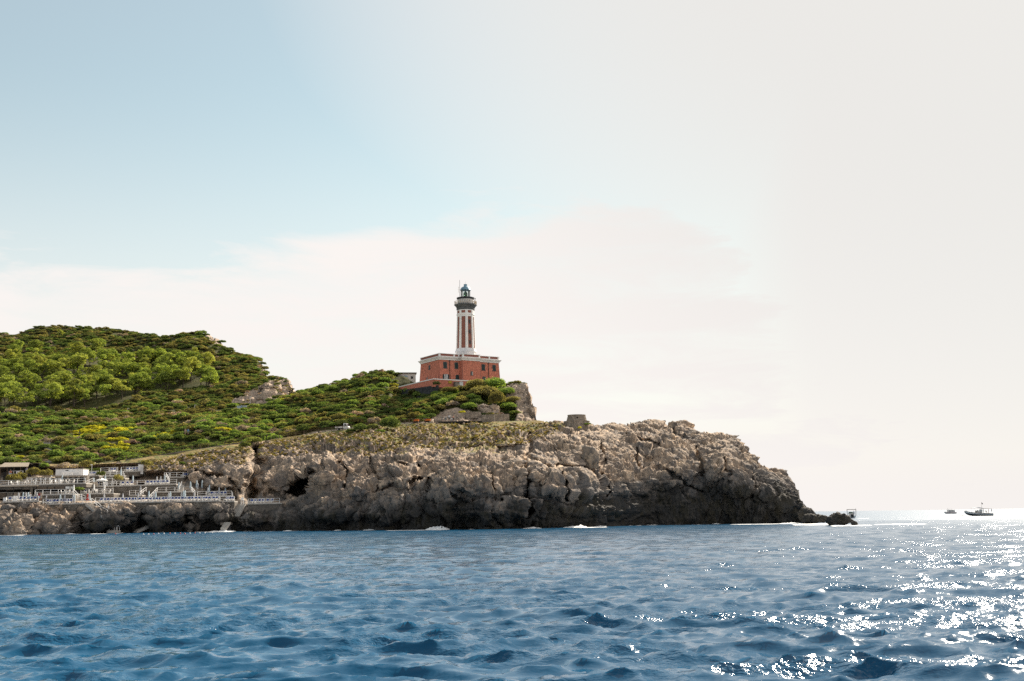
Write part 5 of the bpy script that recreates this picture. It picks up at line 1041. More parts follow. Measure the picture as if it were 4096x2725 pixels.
    MB().hexa([(-0.2, -0.6, H_ - 0.1), (W_, -0.6, H_ - 0.1), (W_, 3, H_), (-0.2, 3, H_), (-0.2, -0.6, H_ + 0.1), (W_, -0.6, H_ + 0.1), (W_, 3, H_ + 0.25), (-0.2, 3, H_ + 0.25)]).build('roof', MAT['thatch'], o); MB().box(-0.2, W_, 2.8, 3.0, -1, H_).build('back_wall', MAT['dark_in'], o)
    for x in (0, W_ * 0.5, W_ * 0.97): MB().bar((x, -0.4, -0.8), (x, -0.4, H_), 0.1).build('post', MAT['wood_dark'], o)
    # notice sign by the bar fence
    railing('bar_fence', [P(36, 1900, 276), P(91, 1898, 276)], 0.85, 'thin white fence in front of the beach bar', None, 1.2, rails=(1.0,), r=0.04, cat='fence')
    q = P(71, 1898, 275.6); o = empty('signboard', q); tag(o, 'small white signboard hung on the fence of the beach bar', 'sign'); MB().box(-0.36, 0.36, -0.03, 0.03, 0.15, 0.68).build('board', MAT['white'], o); MB().prism([(-0.16, 0.28), (0.16, 0.28), (0.12, 0.5), (0, 0.58), (-0.12, 0.5)], lambda a, b: (a, -0.032, b), lambda a, b: (a, -0.04, b)).build('emblem', MAT['mortar'], o)
    # glass tables, white cafe tables and chairs
    TG = 'small white tables on the terraces'
    tt = MB().lathe([(0.0, 0.70), (0.38, 0.70), (0.38, 0.74), (0.0, 0.74)], 12, caps=False).mesh('table_top', MAT['white_metal']); tl = MB().lathe([(0.2, 0), (0.2, 0.03), (0.03, 0.05), (0.03, 0.7)], 8).mesh('stand', MAT['white_metal'])
    ch_s = MB().box(-0.22, 0.22, -0.22, 0.22, 0.42, 0.47).mesh('seat', MAT['white_metal']); ch_b = MB().hexa([(-0.22, 0.18, 0.47), (0.22, 0.18, 0.47), (0.22, 0.22, 0.47), (-0.22, 0.22, 0.47), (-0.22, 0.25, 0.88), (0.22, 0.25, 0.88), (0.22, 0.29, 0.88), (-0.22, 0.29, 0.88)]).mesh('backrest', MAT['white_metal']); ch_l = MB().bar((0, 0, 0), (0, 0, 0.42), 0.04).mesh('leg', MAT['white_metal'])
    def table(k, px, bk, w):
        loc = on_deck(D[k], px, bk); t = empty('round_table', loc); tag(t, 'small round white table ' + w, 'table', TG); inst('table_top', tt, t); inst('stand', tl, t)
        for s in (-1, 1):
            c = empty('chair', loc + Vector((s * 0.62, random.uniform(-0.2, 0.2), 0)), -s * math.pi / 2 + random.uniform(-0.3, 0.3)); tag(c, 'white plastic chair beside a round table ' + w, 'chair', 'white chairs on the terraces'); inst('seat', ch_s, c); inst('backrest', ch_b, c)
            for x, y in ((-0.18, -0.18), (0.18, -0.18), (-0.18, 0.18), (0.18, 0.18)): inst('leg', ch_l, c, (x, y, 0))
    for px in (58, 82, 128, 148, 188, 235, 258, 280): table('k', px, 1.3 + random.uniform(0, 0.5), 'on the restaurant roof terrace')
    for px in (352, 372, 400, 425): table('i', px, 1.2, 'on the glass table terrace')
    for px in (330, 352, 440): table('j', px, 1.2, 'on the cafe terrace')
    for px in (262, 275): table('p', px, 0.9, 'on the restaurant verandah')
    q = on_deck(D['j'], 364, 0.2); o = empty('reed_screen', q); tag(o, 'tan reed screen fixed to the cafe terrace railing', 'screen'); MB().box(-0.1, 1.4, -0.06, 0.0, 0.05, 0.8).build('mat', MAT['bamboo'], o); MB().box(-0.12, 1.42, -0.02, 0.02, 0.8, 0.85).build('top_bar', MAT['wood'], o)
    q = on_deck(D['j'], 420, 0.25); o = empty('white_display', q); tag(o, 'white folding panel screen on the cafe terrace', 'screen')
    for i in range(3): MB().hexa([(i * 0.36 - 0.5, 0.1 * (i % 2), 0), (i * 0.36 - 0.16, 0.1 * ((i + 1) % 2), 0), (i * 0.36 - 0.16, 0.1 * ((i + 1) % 2) + 0.04, 0), (i * 0.36 - 0.5, 0.1 * (i % 2) + 0.04, 0), (i * 0.36 - 0.5, 0.1 * (i % 2), 0.85), (i * 0.36 - 0.16, 0.1 * ((i + 1) % 2), 0.85), (i * 0.36 - 0.16, 0.1 * ((i + 1) % 2) + 0.04, 0.85), (i * 0.36 - 0.5, 0.1 * (i % 2) + 0.04, 0.85)]).build('panel', MAT['white'], o)
    # red rescue float, lifeguard chair, shower pipe, ladder
    q = on_deck(D['b'], 349, 1.4); o = empty('rescue_buoy', q); tag(o, 'red rescue buoy hanging on a post by the stairs', 'buoy'); MB().lathe([(0.05, 1.95), (0.16, 1.75), (0.15, 1.1), (0.30, 0.75), (0.28, 0.55), (0.1, 0.5)], 12).build('float', MAT['red_paint'], o, True); MB().bar((0, 0.1, 0), (0, 0.1, 2.1), 0.06).build('post', MAT['white_metal'], o)
    q = P(968, 2012, 258); o = empty('lifeguard_stand', q); tag(o, 'small white lifeguard stand beside the stone stairs', 'stand')
    for x in (-0.25, 0.25):
        for y in (0, 0.5): MB().bar((x, y, -0.6), (x, y, 1.1), 0.06).build('leg', MAT['white_metal'], o)
    MB().box(-0.3, 0.3, -0.05, 0.55, 0.55, 0.6).build('seat', MAT['white_metal'], o); MB().box(-0.3, 0.3, 0.5, 0.55, 0.6, 1.15).build('backrest', MAT['white_metal'], o)
    q = P(455, 2124, 247); o = empty('sea_ladder', q); tag(o, 'steel sea ladder with two pairs of hooped handrails on a white slab', 'ladder'); MB().box(-1.2, 1.0, -0.6, 1.2, -0.6, 0.1).build('slab', MAT['concrete'], o)
    for x in (-0.9, -0.45, 0.1, 0.55):
        m_ = MB(); pts = [(x + 0.28 * (1 - math.cos(t)), -0.2 + 0.5 * math.sin(t * 0.3), 0.1 + 1.0 * math.sin(t)) for t in [math.pi * j / 8 for j in range(9)]]
        for a, b in zip(pts[:-1], pts[1:]): m_.tube(a, b, 0.035, 0.035, 6)
        m_.build('handrail', MAT['white_metal'], o)
    q = P(434, 2020, 247.6); o = empty('warning_sign', q); tag(o, 'small white warning sign on a bent pipe fixed to the sea wall', 'sign'); MB().box(-0.16, 0.16, -0.03, 0.0, -0.8, -0.2).build('board', MAT['white'], o); m_ = MB(); m_.bar((0, 0.05, -0.2), (0, 0.05, 0.15), 0.05); m_.bar((0, 0.05, 0.15), (1.05, 0.3, 0.45), 0.05); m_.bar((1.05, 0.3, 0.45), (1.05, 0.3, -0.4), 0.05); m_.build('pipe', MAT['white_metal'], o)
    # buoy line
    for i, (px, py) in enumerate([(462, 2136), (574, 2139), (594, 2138), (615, 2136.5), (634, 2135), (656, 2134.5), (680, 2134), (700, 2134), (721, 2134), (740, 2137), (760, 2133), (780, 2132.5), (799, 2132), (820, 2131.5), (848, 2130)]):
        Yb = 12480 / (py - float(hz(px)) + 0.5); loc = PZ(px, 0.05, min(max(Yb, 215), 245)); o = empty('float_buoy', loc); o.scale = (0.68, 0.68, 0.68); red = i in (0, 3, 6, 8, 9, 11)
        tag(o, ('small red' if red else 'small white') + ' round buoy of the bathing line in front of the terraces', 'buoy', 'buoys of the bathing line'); MB().lathe([(0.02, -0.22), (0.17, -0.12), (0.22, 0.0), (0.17, 0.14), (0.05, 0.22), (0.04, 0.32)], 10).build('float', MAT['red_paint'] if red else MAT['white'], o, True); MB().lathe([(0.02, 0.3), (0.06, 0.34), (0.02, 0.4)], 6).build('ring', MAT['iron'], o)
    return D
# ------------------------------------------------------------------ people
def mat_person(name, bands):
    """colour bands by height on the body (object space): [(z, colour), ...]"""
    mt, n, l, b = new_mat(name); g = G(mt); c = g.coord('Object'); sx = n.new('ShaderNodeSeparateXYZ'); l.new(c, sx.inputs[0]); col = bands[0][1] + (1,)
    z = g.math('ADD', sx.outputs[2], g.math('MULTIPLY', g.math('SUBTRACT', g.noise(c, 9, 3), 0.5), 0.04)); out = None
    for zz, cc in bands[1:]: out = g.mix(g.math('GREATER_THAN', z, zz), out if out is not None else col, cc)
    l.new(out, b.inputs['Base Color']); b.inputs['Roughness'].default_value = 0.8
    return mt
SKIN = (0.34, 0.18, 0.12)
_pc = [0]
def person(loc, rz, pose, shirt, bottom, label, hair=(0.02, 0.014, 0.01), h=1.74, group=None, arms='down', long=False):
    """one continuous skinned body; local -y is the front"""
    k = h / 1.74
    if pose == 'stand': hip, kn, an, toe, sh = 0.92, [(0, -0.02, 0.50)] * 2, [(0, 0.02, 0.09)] * 2, -0.12, Vector((0, 0.0, 1.42))
    elif pose == 'sit': hip, kn, an, toe, sh = 0.48, [(0, -0.44, 0.50)] * 2, [(0, -0.46, 0.09)] * 2, -0.12, Vector((0, 0.05, 0.98))
    elif pose == 'crouch': hip, kn, an, toe, sh = 0.40, [(0, -0.36, 0.52), (0, -0.30, 0.48)], [(0, -0.10, 0.09), (0, 0.0, 0.09)], -0.12, Vector((0, -0.28, 0.82))
    elif pose == 'lean': hip, kn, an, toe, sh = 0.90, [(0, 0.06, 0.48)] * 2, [(0, 0.05, 0.09)] * 2, -0.12, Vector((0, -0.42, 1.22))
    V, E, Rr = [], [], []
    def vt(p, r, par=None):
        V.append(tuple(Vector(p) * k)); Rr.append((r[0] * k, r[1] * k) if isinstance(r, tuple) else (r * k, r * k)); i = len(V) - 1
        if par is not None: E.append((par, i))
        return i
    H = Vector((0, 0, hip)); up = (sh - H); pel = vt(H, (0.15, 0.115)); wa = vt(H + up * 0.42, (0.135, 0.10), pel); ch = vt(H + up * 0.80, (0.165, 0.115), wa); nk0 = vt(H + up * 1.03, (0.085, 0.075), ch)
    un = up.normalized(); hd = Vector((un.x * 0.6, un.y * 0.6 - 0.03, un.z)).normalized(); nk = vt(sh + hd * 0.09, 0.055, nk0); j0 = vt(sh + hd * 0.16 + Vector((0, -0.03, 0)), (0.068, 0.078), nk); j1 = vt(sh + hd * 0.25 + Vector((0, -0.015, 0)), (0.080, 0.095), j0); j2 = vt(sh + hd * 0.32, 0.055, j1)
    for i, sx in enumerate((-1, 1)):
        hp = vt(H + Vector((sx * 0.095, 0, -0.06)), 0.09, pel); kx = kn[i]; a = vt((sx * 0.115, kx[1], kx[2]), 0.058, hp); q = an[i]; f = vt((sx * 0.12, q[1], q[2] - 0.0), 0.038, a); vt((sx * 0.135, q[1] + toe, 0.035), (0.04, 0.03), f)
        s_ = vt(sh + Vector((sx * 0.185, 0, -0.035)), 0.058, ch)
        if arms == 'down': el, ha = sh + Vector((sx * 0.25, 0.03, -0.30)), sh + Vector((sx * 0.25, -0.06, -0.56))
        elif arms == 'front': el, ha = sh + Vector((sx * 0.24, -0.08, -0.27)), sh + Vector((sx * 0.10, -0.34, -0.20))
        elif arms == 'side': el, ha = sh + Vector((sx * 0.30, -0.05, -0.22)), sh + Vector((sx * 0.18, -0.15, -0.40))
        else: el, ha = sh + Vector((sx * 0.24, -0.2, -0.22)), sh + Vector((sx * 0.2, -0.42, -0.38))
        e_ = vt(el, 0.042, s_); hn = vt(ha, 0.03, e_); d = (ha - el).normalized(); palm = vt(ha + d * 0.07, (0.036, 0.020), hn)
        for j, ln in enumerate((0.06, 0.075, 0.07, 0.055)): vt(ha + d * (0.11 + ln) + Vector((0.011 * (j - 1.5) * sx, 0.012 * (j - 1.5), -0.004)), 0.0085, palm)
        vt(ha + d * 0.09 + Vector((-sx * 0.045, -0.02, 0)), 0.010, hn)
    me = bpy.data.meshes.new('body'); me.from_pydata(V, E, []); _pc[0] += 1
    zc, zw = (hip + 0.06) * k, (sh.z + 0.02) * k
    leg_top = (0.50 if not long else 0.12) * k if pose in ('stand', 'lean') else 0.1 * k
    bands = [(0, SKIN), (leg_top, bottom), (zc, shirt), (zw, SKIN)] if bottom else [(0, SKIN), (zw, SKIN)]
    me.materials.append(mat_person('clothing_%d' % _pc[0], bands))
    o = bpy.data.objects.new('person', me); link(o); o.location = loc; o.rotation_euler = (0, 0, rz)
    md = o.modifiers.new('skin', 'SKIN'); md.use_smooth_shade = True
    for i, r in enumerate(Rr): me.skin_vertices[0].data[i].radius = r
    me.skin_vertices[0].data[0].use_root = True
    sb = o.modifiers.new('sub', 'SUBSURF'); sb.levels = 1; sb.render_levels = 1
    tag(o, label, 'person', group)
    hc = (sh + hd * 0.27) * k; hm = MB(); pf = [(0.098 * k * math.cos(t), 0.115 * k * math.sin(t)) for t in [i * math.pi / 2 / 5 for i in range(-1, 6)]]
    hm.lathe([(max(r, 0.004), z) for r, z in pf], 12); ho = hm.build('hair', mat_plain('hair_%d' % _pc[0], hair, 0.7, 0.1), o, True, hc + Vector((0, 0.022, 0.012)))
    return o
# ------------------------------------------------------------------ boats
def hull(mb, secs):
    """secs: list of (x, half_beam, z_keel, z_deck, flare) from bow to stern"""
    n = 7; vs, fs = [], []
    for x, b, zk, zd, fl in secs:
        for i in range(-n, n + 1):
            t = abs(i) / n; y = b * (t ** fl); z = zk + (zd - zk) * (t ** 2.2 if b > 0.05 else t); vs.append((x, y if i > 0 else -y, z))
    m_ = 2 * n + 1
    for s_ in range(len(secs) - 1):
        for i in range(m_ - 1): a = s_ * m_ + i; fs.append((a, a + 1, a + m_ + 1, a + m_))
    k = (len(secs) - 1) * m_; fs.append(tuple(k + i for i in range(m_)))
    mb.add(vs, fs); return mb
def boat_tour(loc, rz):
    o = empty('tour_boat', loc, rz); o.rotation_euler[1] = R(2.5); tag(o, 'open tour boat with blue and white awning, flag mast and passengers on the horizon', 'boat')
    secs = [(-5.9, 0.04, 0.95, 1.65, 1.0), (-5.2, 0.55, 0.35, 1.45, 0.8), (-4.0, 1.05, -0.1, 1.22, 0.6), (-2.0, 1.45, -0.35, 1.02, 0.5), (0.5, 1.6, -0.4, 0.92, 0.5), (3.0, 1.55, -0.35, 0.9, 0.5), (5.2, 1.4, -0.2, 0.95, 0.5)]
    hull(MB(), secs).build('hull', MAT['boat_dark'], o, True)
    up = MB(); hull(up, [(x - 0.05, b + 0.03, zk + (zd - zk) * 0.42, zd + 0.02, 0.25) for x, b, zk, zd, f in secs]); up.build('topside', MAT['boat_white'], o, True)
    rb = MB()
    for sg in (-1, 1):
        for (x, b, zk, zd, f), (x2, b2, zk2, zd2, f2) in zip(secs[:-1], secs[1:]): rb.bar((x, sg * (b + 0.05), zd), (x2, sg * (b2 + 0.05), zd2), 0.1, 0.12)
    rb.build('rubbing_strake', MAT['wood'], o)
    dk = MB(); dk.add([(x, sg * b * 0.97, zd - 0.12) for x, b, zk, zd, f in secs for sg in (-1, 1)], [(2 * i, 2 * i + 1, 2 * i + 3, 2 * i + 2) for i in range(len(secs) - 1)]); dk.build('deck', MAT['panel_tan'], o)
    MB().hexa([(-0.9, -0.5, 0.8), (0.3, -0.5, 0.8), (0.3, 0.5, 0.8), (-0.9, 0.5, 0.8), (-0.7, -0.45, 2.0), (0.3, -0.45, 2.0), (0.3, 0.45, 2.0), (-0.7, 0.45, 2.0)]).build('console', MAT['boat_white'], o)
    MB().hexa([(-1.0, -0.45, 1.5), (-0.9, -0.45, 1.5), (-0.9, 0.45, 1.5), (-1.0, 0.45, 1.5), (-0.75, -0.42, 2.15), (-0.68, -0.42, 2.15), (-0.68, 0.42, 2.15), (-0.75, 0.42, 2.15)]).build('windscreen', MAT['glass_dark'], o); MB().box(0.35, 1.1, -0.55, 0.55, 0.75, 2.4).build('locker', MAT['trim_grey'], o)
    aw = MB(); n = 8
    for i in range(n):
        x0, x1 = -2.6 + 3.6 * i / n, -2.6 + 3.6 * (i + 1) / n; z0, z1 = 2.85 + 0.22 * math.sin(math.pi * i / n), 2.85 + 0.22 * math.sin(math.pi * (i + 1) / n); aw.hexa([(x0, -1.35, z0), (x1, -1.35, z1), (x1, 1.35, z1), (x0, 1.35, z0), (x0, -1.35, z0 + 0.05), (x1, -1.35, z1 + 0.05), (x1, 1.35, z1 + 0.05), (x0, 1.35, z0 + 0.05)])
    aw.build('awning', MAT['parasol'], o); a2 = MB(); a2.hexa([(1.15, -1.3, 2.78), (4.4, -1.3, 2.72), (4.4, 1.3, 2.72), (1.15, 1.3, 2.78), (1.15, -1.3, 2.85), (4.4, -1.3, 2.78), (4.4, 1.3, 2.78), (1.15, 1.3, 2.85)]); a2.build('awning', MAT['bamboo'], o)
    for x in (-2.55, 1.1, 4.35):
        for sg in (-1, 1): MB().tube((x, sg * 1.35, 0.9), (x, sg * 1.33, 2.85), 0.035, 0.035, 6).build('awning_post', MAT['white_metal'], o)
    ms = MB().tube((1.1, 0, 0.8), (1.05, 0, 5.3), 0.05, 0.03, 6).build('mast', MAT['wood'], o); fl = MB()
    fl.add([(1.05, 0.0, 5.2), (1.3, 0.04, 5.0), (1.55, -0.03, 4.75), (1.5, -0.03, 4.35), (1.28, 0.04, 4.45), (1.06, 0, 4.6)], [(0, 1, 4, 5), (1, 2, 3, 4)]); fl.build('flag', MAT['wood_dark'], ms)
    for x in (2.2, 3.6): MB().box(x, x + 0.5, -1.2, 1.2, 0.8, 1.1).build('bench', MAT['parasol_white'], o)
    an = MB(); an.bar((-5.3, 0, 1.6), (-4.6, 0, 1.75), 0.12); an.bar((-5.3, -0.25, 1.75), (-5.3, 0.25, 1.75), 0.1); an.build('anchor', MAT['iron'], o)
    return o
def boat_cabin(loc, rz, s_):
    o = empty('cabin_boat', loc, rz); o.scale = (s_, s_, s_); tag(o, 'small white cabin cruiser with a row of windows far off beside the tour boat', 'boat')
    secs = [(-4.2, 0.04, 0.5, 1.25, 1.0), (-3.4, 0.6, 0.0, 1.1, 0.7), (-2.0, 1.1, -0.2, 0.95, 0.5), (0, 1.3, -0.3, 0.85, 0.5), (3.4, 1.25, -0.2, 0.85, 0.5)]
    hull(MB(), secs).build('hull', MAT['boat_white'], o, True); rb = MB()
    for sg in (-1, 1):
        for (x, b, zk, zd, f), (x2, b2, zk2, zd2, f2) in zip(secs[:-1], secs[1:]): rb.bar((x, sg * (b + 0.04), zd - 0.1), (x2, sg * (b2 + 0.04), zd2 - 0.1), 0.08, 0.1)
    rb.build('rubbing_strake', MAT['red_paint'], o)
    dk = MB(); dk.add([(x, sg * b * 0.97, zd - 0.05) for x, b, zk, zd, f in secs for sg in (-1, 1)], [(2 * i, 2 * i + 1, 2 * i + 3, 2 * i + 2) for i in range(len(secs) - 1)]); dk.build('deck', MAT['boat_white'], o)
    MB().hexa([(-2.1, -0.95, 0.85), (2.6, -1.0, 0.8), (2.6, 1.0, 0.8), (-2.1, 0.95, 0.85), (-1.9, -0.85, 2.2), (2.3, -0.9, 2.1), (2.3, 0.9, 2.1), (-1.9, 0.85, 2.2)]).build('cabin', MAT['boat_white'], o)
    for x0, x1 in ((-1.6, -0.4), (-0.1, 0.5), (0.7, 1.3), (1.5, 2.1)): MB().hexa([(x0, -1.0, 1.35), (x1, -1.0, 1.35), (x1, -0.85, 1.35), (x0, -0.85, 1.35), (x0, -0.95, 1.95), (x1, -0.95, 1.95), (x1, -0.8, 1.95), (x0, -0.8, 1.95)]).build('window', MAT['glass_dark'], o)
    MB().hexa([(-2.5, -0.95, 2.2), (2.5, -0.95, 2.1), (2.5, 0.95, 2.1), (-2.5, 0.95, 2.2), (-2.5, -0.95, 2.28), (2.5, -0.95, 2.18), (2.5, 0.95, 2.18), (-2.5, 0.95, 2.28)]).build('cabin_roof', MAT['bamboo'], o)
    fb = MB(); fb.box(-1.9, 0.8, -0.7, 0.7, 2.75, 2.83)
    for x in (-1.8, 0.7):
        for y in (-0.65, 0.65): fb.bar((x, y, 2.25), (x, y, 2.78), 0.06)
    fb.build('upper_canopy', MAT['wood'], o); MB().tube((-1.8, 0, 2.8), (-1.8, 0, 3.7), 0.03, 0.02, 6).build('aerial', MAT['iron'], o)
    return o
def boat_rib(loc, rz):
    o = empty('motor_boat', loc, rz); tag(o, 'small white motor boat with a dark square roll bar behind the tip rocks', 'boat')
    secs = [(-3.6, 0.04, 0.4, 1.15, 1.0), (-2.8, 0.7, 0.0, 1.0, 0.7), (-1.2, 1.2, -0.3, 0.85, 0.5), (1.0, 1.35, -0.3, 0.8, 0.5), (3.0, 1.3, -0.2, 0.8, 0.5)]
    hull(MB(), secs).build('hull', MAT['boat_white'], o, True); dk = MB(); dk.add([(x, sg * b * 0.97, zd - 0.1) for x, b, zk, zd, f in secs for sg in (-1, 1)], [(2 * i, 2 * i + 1, 2 * i + 3, 2 * i + 2) for i in range(len(secs) - 1)]); dk.build('deck', MAT['panel_tan'], o)
    rb = MB()
    for y in (-1.55, 1.55): rb.tube((1.6, y * 0.92, 0.8), (1.5, y, 3.0), 0.09, 0.09, 8)
    rb.tube((1.5, -1.55, 3.0), (1.5, 1.55, 3.0), 0.1, 0.1, 8); rb.build('roll_bar', MAT['iron'], o)
    MB().hexa([(-0.9, -0.9, 0.8), (0.5, -0.9, 0.8), (0.5, 0.9, 0.8), (-0.9, 0.9, 0.8), (-0.6, -0.8, 1.5), (0.2, -0.8, 1.6), (0.2, 0.8, 1.6), (-0.6, 0.8, 1.5)]).build('console', MAT['boat_white'], o)
    MB().hexa([(-0.7, -0.85, 1.5), (-0.62, -0.85, 1.5), (-0.62, 0.85, 1.5), (-0.7, 0.85, 1.5), (-0.3, -0.7, 2.15), (-0.24, -0.7, 2.15), (-0.24, 0.7, 2.15), (-0.3, 0.7, 2.15)]).build('windscreen', MAT['glass_green'], o); MB().box(2.6, 3.3, -0.5, 0.5, 0.3, 1.35).build('outboard_motor', MAT['iron'], o)
    MB().tube((1.5, 1.5, 3.0), (1.5, 1.55, 3.5), 0.04, 0.03, 6).build('light_pole', MAT['iron'], o)
    return o
MAT['boat_white'] = mat_plain('white_gelcoat', (0.72, 0.70, 0.67), 0.3, 0.05, 1.0, spec=0.5); MAT['boat_dark'] = mat_plain('dark_teal_antifouling', (0.035, 0.05, 0.055), 0.5, 0.2, 1.0); MAT['glass_green'] = mat_plain('green_tinted_screen', (0.12, 0.2, 0.16), 0.1, 0.1, 1.0, spec=0.6)
# ------------------------------------------------------------------ pickup truck, carts
def pickup(loc, rz):
    o = empty('pickup_truck', loc, rz); tag(o, 'small white pickup truck parked on the path behind the wooden fence', 'truck')
    W_ = 0.68; cab = [(0.45, 0.35), (1.78, 0.35), (1.8, 0.75), (1.62, 1.0), (1.22, 1.72), (0.55, 1.78), (0.45, 1.7)]
    MB().prism(cab, lambda a, b: (a, -W_, b), lambda a, b: (a, W_, b)).build('cab', MAT['boat_white'], o)
    MB().box(-1.75, 0.4, -0.72, 0.72, 0.55, 0.66).build('bed_floor', MAT['boat_white'], o)
    for y in (-0.74, 0.70): MB().box(-1.75, 0.4, y, y + 0.04, 0.66, 1.0).build('bed_side', MAT['boat_white'], o)
    MB().box(-1.79, -1.75, -0.72, 0.72, 0.66, 1.0).build('tailgate', MAT['boat_white'], o); MB().box(-1.7, 1.6, -0.35, 0.35, 0.32, 0.55).build('chassis', MAT['iron'], o)
    for sg in (-1, 1):
        y = sg * (W_ + 0.005); MB().prism([(0.62, 1.02), (1.3, 1.02), (1.12, 1.58), (0.66, 1.6)], lambda a, b: (a, y, b), lambda a, b: (a, y + sg * 0.01, b)).build('side_window', MAT['glass_dark'], o)
        dr = MB().prism([(0.58, 0.45), (1.36, 0.45), (1.36, 0.98), (0.58, 0.98)], lambda a, b: (a, y, b), lambda a, b: (a, y + sg * 0.015, b)).build('door', MAT['boat_white'], o); MB().box(0.64, 0.76, min(y + sg * 0.015, y + sg * 0.04), max(y + sg * 0.015, y + sg * 0.04), 0.86, 0.9).build('handle', MAT['iron'], dr)
        for x in (-1.1, 1.25):
            w_ = MB().tube((x, sg * 0.52, 0.27), (x, sg * 0.70, 0.27), 0.27, 0.27, 14).build('wheel', MAT['tyre'], o); MB().tube((x, sg * 0.70, 0.27), (x, sg * 0.715, 0.27), 0.15, 0.15, 12).build('rim', MAT['trim_grey'], w_)
        MB().box(1.74, 1.81, sg * 0.48 - 0.12, sg * 0.48 + 0.12, 0.62, 0.78).build('headlight', MAT['glass_dark'], o)
    MB().hexa([(1.60, -0.6, 1.06), (1.66, -0.6, 1.04), (1.66, 0.6, 1.04), (1.60, 0.6, 1.06), (1.25, -0.55, 1.68), (1.31, -0.55, 1.66), (1.31, 0.55, 1.66), (1.25, 0.55, 1.68)]).build('windscreen', MAT['glass_dark'], o); MB().box(1.78, 1.84, -0.62, 0.62, 0.38, 0.5).build('bumper', MAT['iron'], o)
    return o
def cart(loc, rz, label):
    o = empty('utility_cart', loc, rz); tag(o, label, 'cart', 'orange carts by the boardwalk')
    MB().hexa([(-0.55, -0.35, 0.35), (0.5, -0.35, 0.35), (0.5, 0.35, 0.35), (-0.55, 0.35, 0.35), (-0.65, -0.4, 0.95), (0.45, -0.38, 1.0), (0.45, 0.38, 1.0), (-0.65, 0.4, 0.95)]).build('hopper', MAT['orange'], o)
    MB().box(0.5, 0.85, -0.3, 0.3, 0.3, 0.85).build('engine_cover', MAT['orange'], o); MB().box(-0.5, 0.9, -0.45, 0.45, 0.05, 0.3).build('track', MAT['tyre'], o); MB().bar((0.85, 0, 0.8), (1.2, 0, 1.15), 0.06).build('handle', MAT['iron'], o); MB().box(0.35, 0.8, -0.25, 0.25, 1.0, 1.15).build('load', MAT['wood_dark'], o)
# ------------------------------------------------------------------ rocks
def rock_mesh(name, seed, rx, ry, rz_, mat, sub=5, rough=0.28, wet_shade=None):
    import bmesh
    bm = bmesh.new(); bmesh.ops.create_icosphere(bm, subdivisions=sub, radius=1.0); me = bpy.data.meshes.new(name); bm.to_mesh(me); bm.free()
    n = len(me.vertices); v = np.empty(n * 3, np.float32); me.vertices.foreach_get('co', v); v = v.reshape(-1, 3).astype(float); p = v * np.array([rx, ry, rz_]); s_ = (rx + ry + rz_) / 3
    f1, f2, cid, til = worley(p / (s_ * 0.62) + seed * 7.1, seed); g1, g2, gid, gil = worley(p / (s_ * 0.2) + seed * 3.3, seed + 5)
    d = rough * (0.9 * (cid - 0.5) + 1.1 * til + 0.32 * (gid - 0.5) + 0.4 * gil + 0.5 * fbm(p / (s_ * 0.5) + seed, 4, 0.55, seed + 9)) + 0.06 * fbm(p / (s_ * 0.08), 3, 0.6, seed + 13, True)
    v2 = v * (1 + d)[:, None] * np.array([rx, ry, rz_])
    me.vertices.foreach_set('co', v2.astype(np.float32).ravel()); me.polygons.foreach_set('use_smooth', [True] * len(me.polygons)); me.update(); me.materials.append(mat)
    if wet_shade is not None:
        for an, val in (('wet_shade', np.full(n, wet_shade)), ('grass', np.zeros(n))): at = me.attributes.new(an, 'FLOAT', 'POINT'); at.data.foreach_set('value', val.astype(np.float32))
    return me
def boulder(px, py, Y, wpx, hpx, seed, label, wet_shade=None, dz=0.0, sub=4, group=None, cat='rock', name='boulder'):
    c = P(px, py, Y); r = wpx / 2 * Y / F_PX; h = hpx / 2 * Y / F_PX
    o = link(bpy.data.objects.new(name, rock_mesh(name, seed, r, r * 0.9, h, MAT['rock'] if wet_shade is not None else MAT['boulder'], sub, 0.28, wet_shade))); o.location = c; tag(o, label, cat, group); return o
# ------------------------------------------------------------------ vegetation
def mat_leaf(name, a, b, c, trans=0.45):
    mt, n, l, bs = new_mat(name); g = G(mt); n.remove(bs)
    oi = n.new('ShaderNodeObjectInfo'); tone = g.attr('tone')
    col = g.mix(tone, a, b); col = g.mix(g.math('MULTIPLY', g.rng(oi.outputs['Random'], 0.55, 1.0, 0, 1, False), 0.6), col, c)
    br = g.rng(g.math('FRACT', g.math('MULTIPLY', oi.outputs['Random'], 7.31)), 0, 1, 0.72, 1.28, False)
    hs = n.new('ShaderNodeHueSaturation'); hs.inputs['Fac'].default_value = 1; l.new(col, hs.inputs['Color']); l.new(br, hs.inputs['Value'])
    d = n.new('ShaderNodeBsdfDiffuse'); t = n.new('ShaderNodeBsdfTranslucent'); mx = n.new('ShaderNodeMixShader'); mx.inputs[0].default_value = trans
    l.new(hs.outputs[0], d.inputs[0]); tc = g.mix(1.0, hs.outputs[0], (1.25, 1.2, 0.55), 'MULTIPLY'); l.new(tc, t.inputs[0]); l.new(d.outputs[0], mx.inputs[1]); l.new(t.outputs[0], mx.inputs[2]); l.new(mx.outputs[0], n['Material Output'].inputs[0])
    return mt
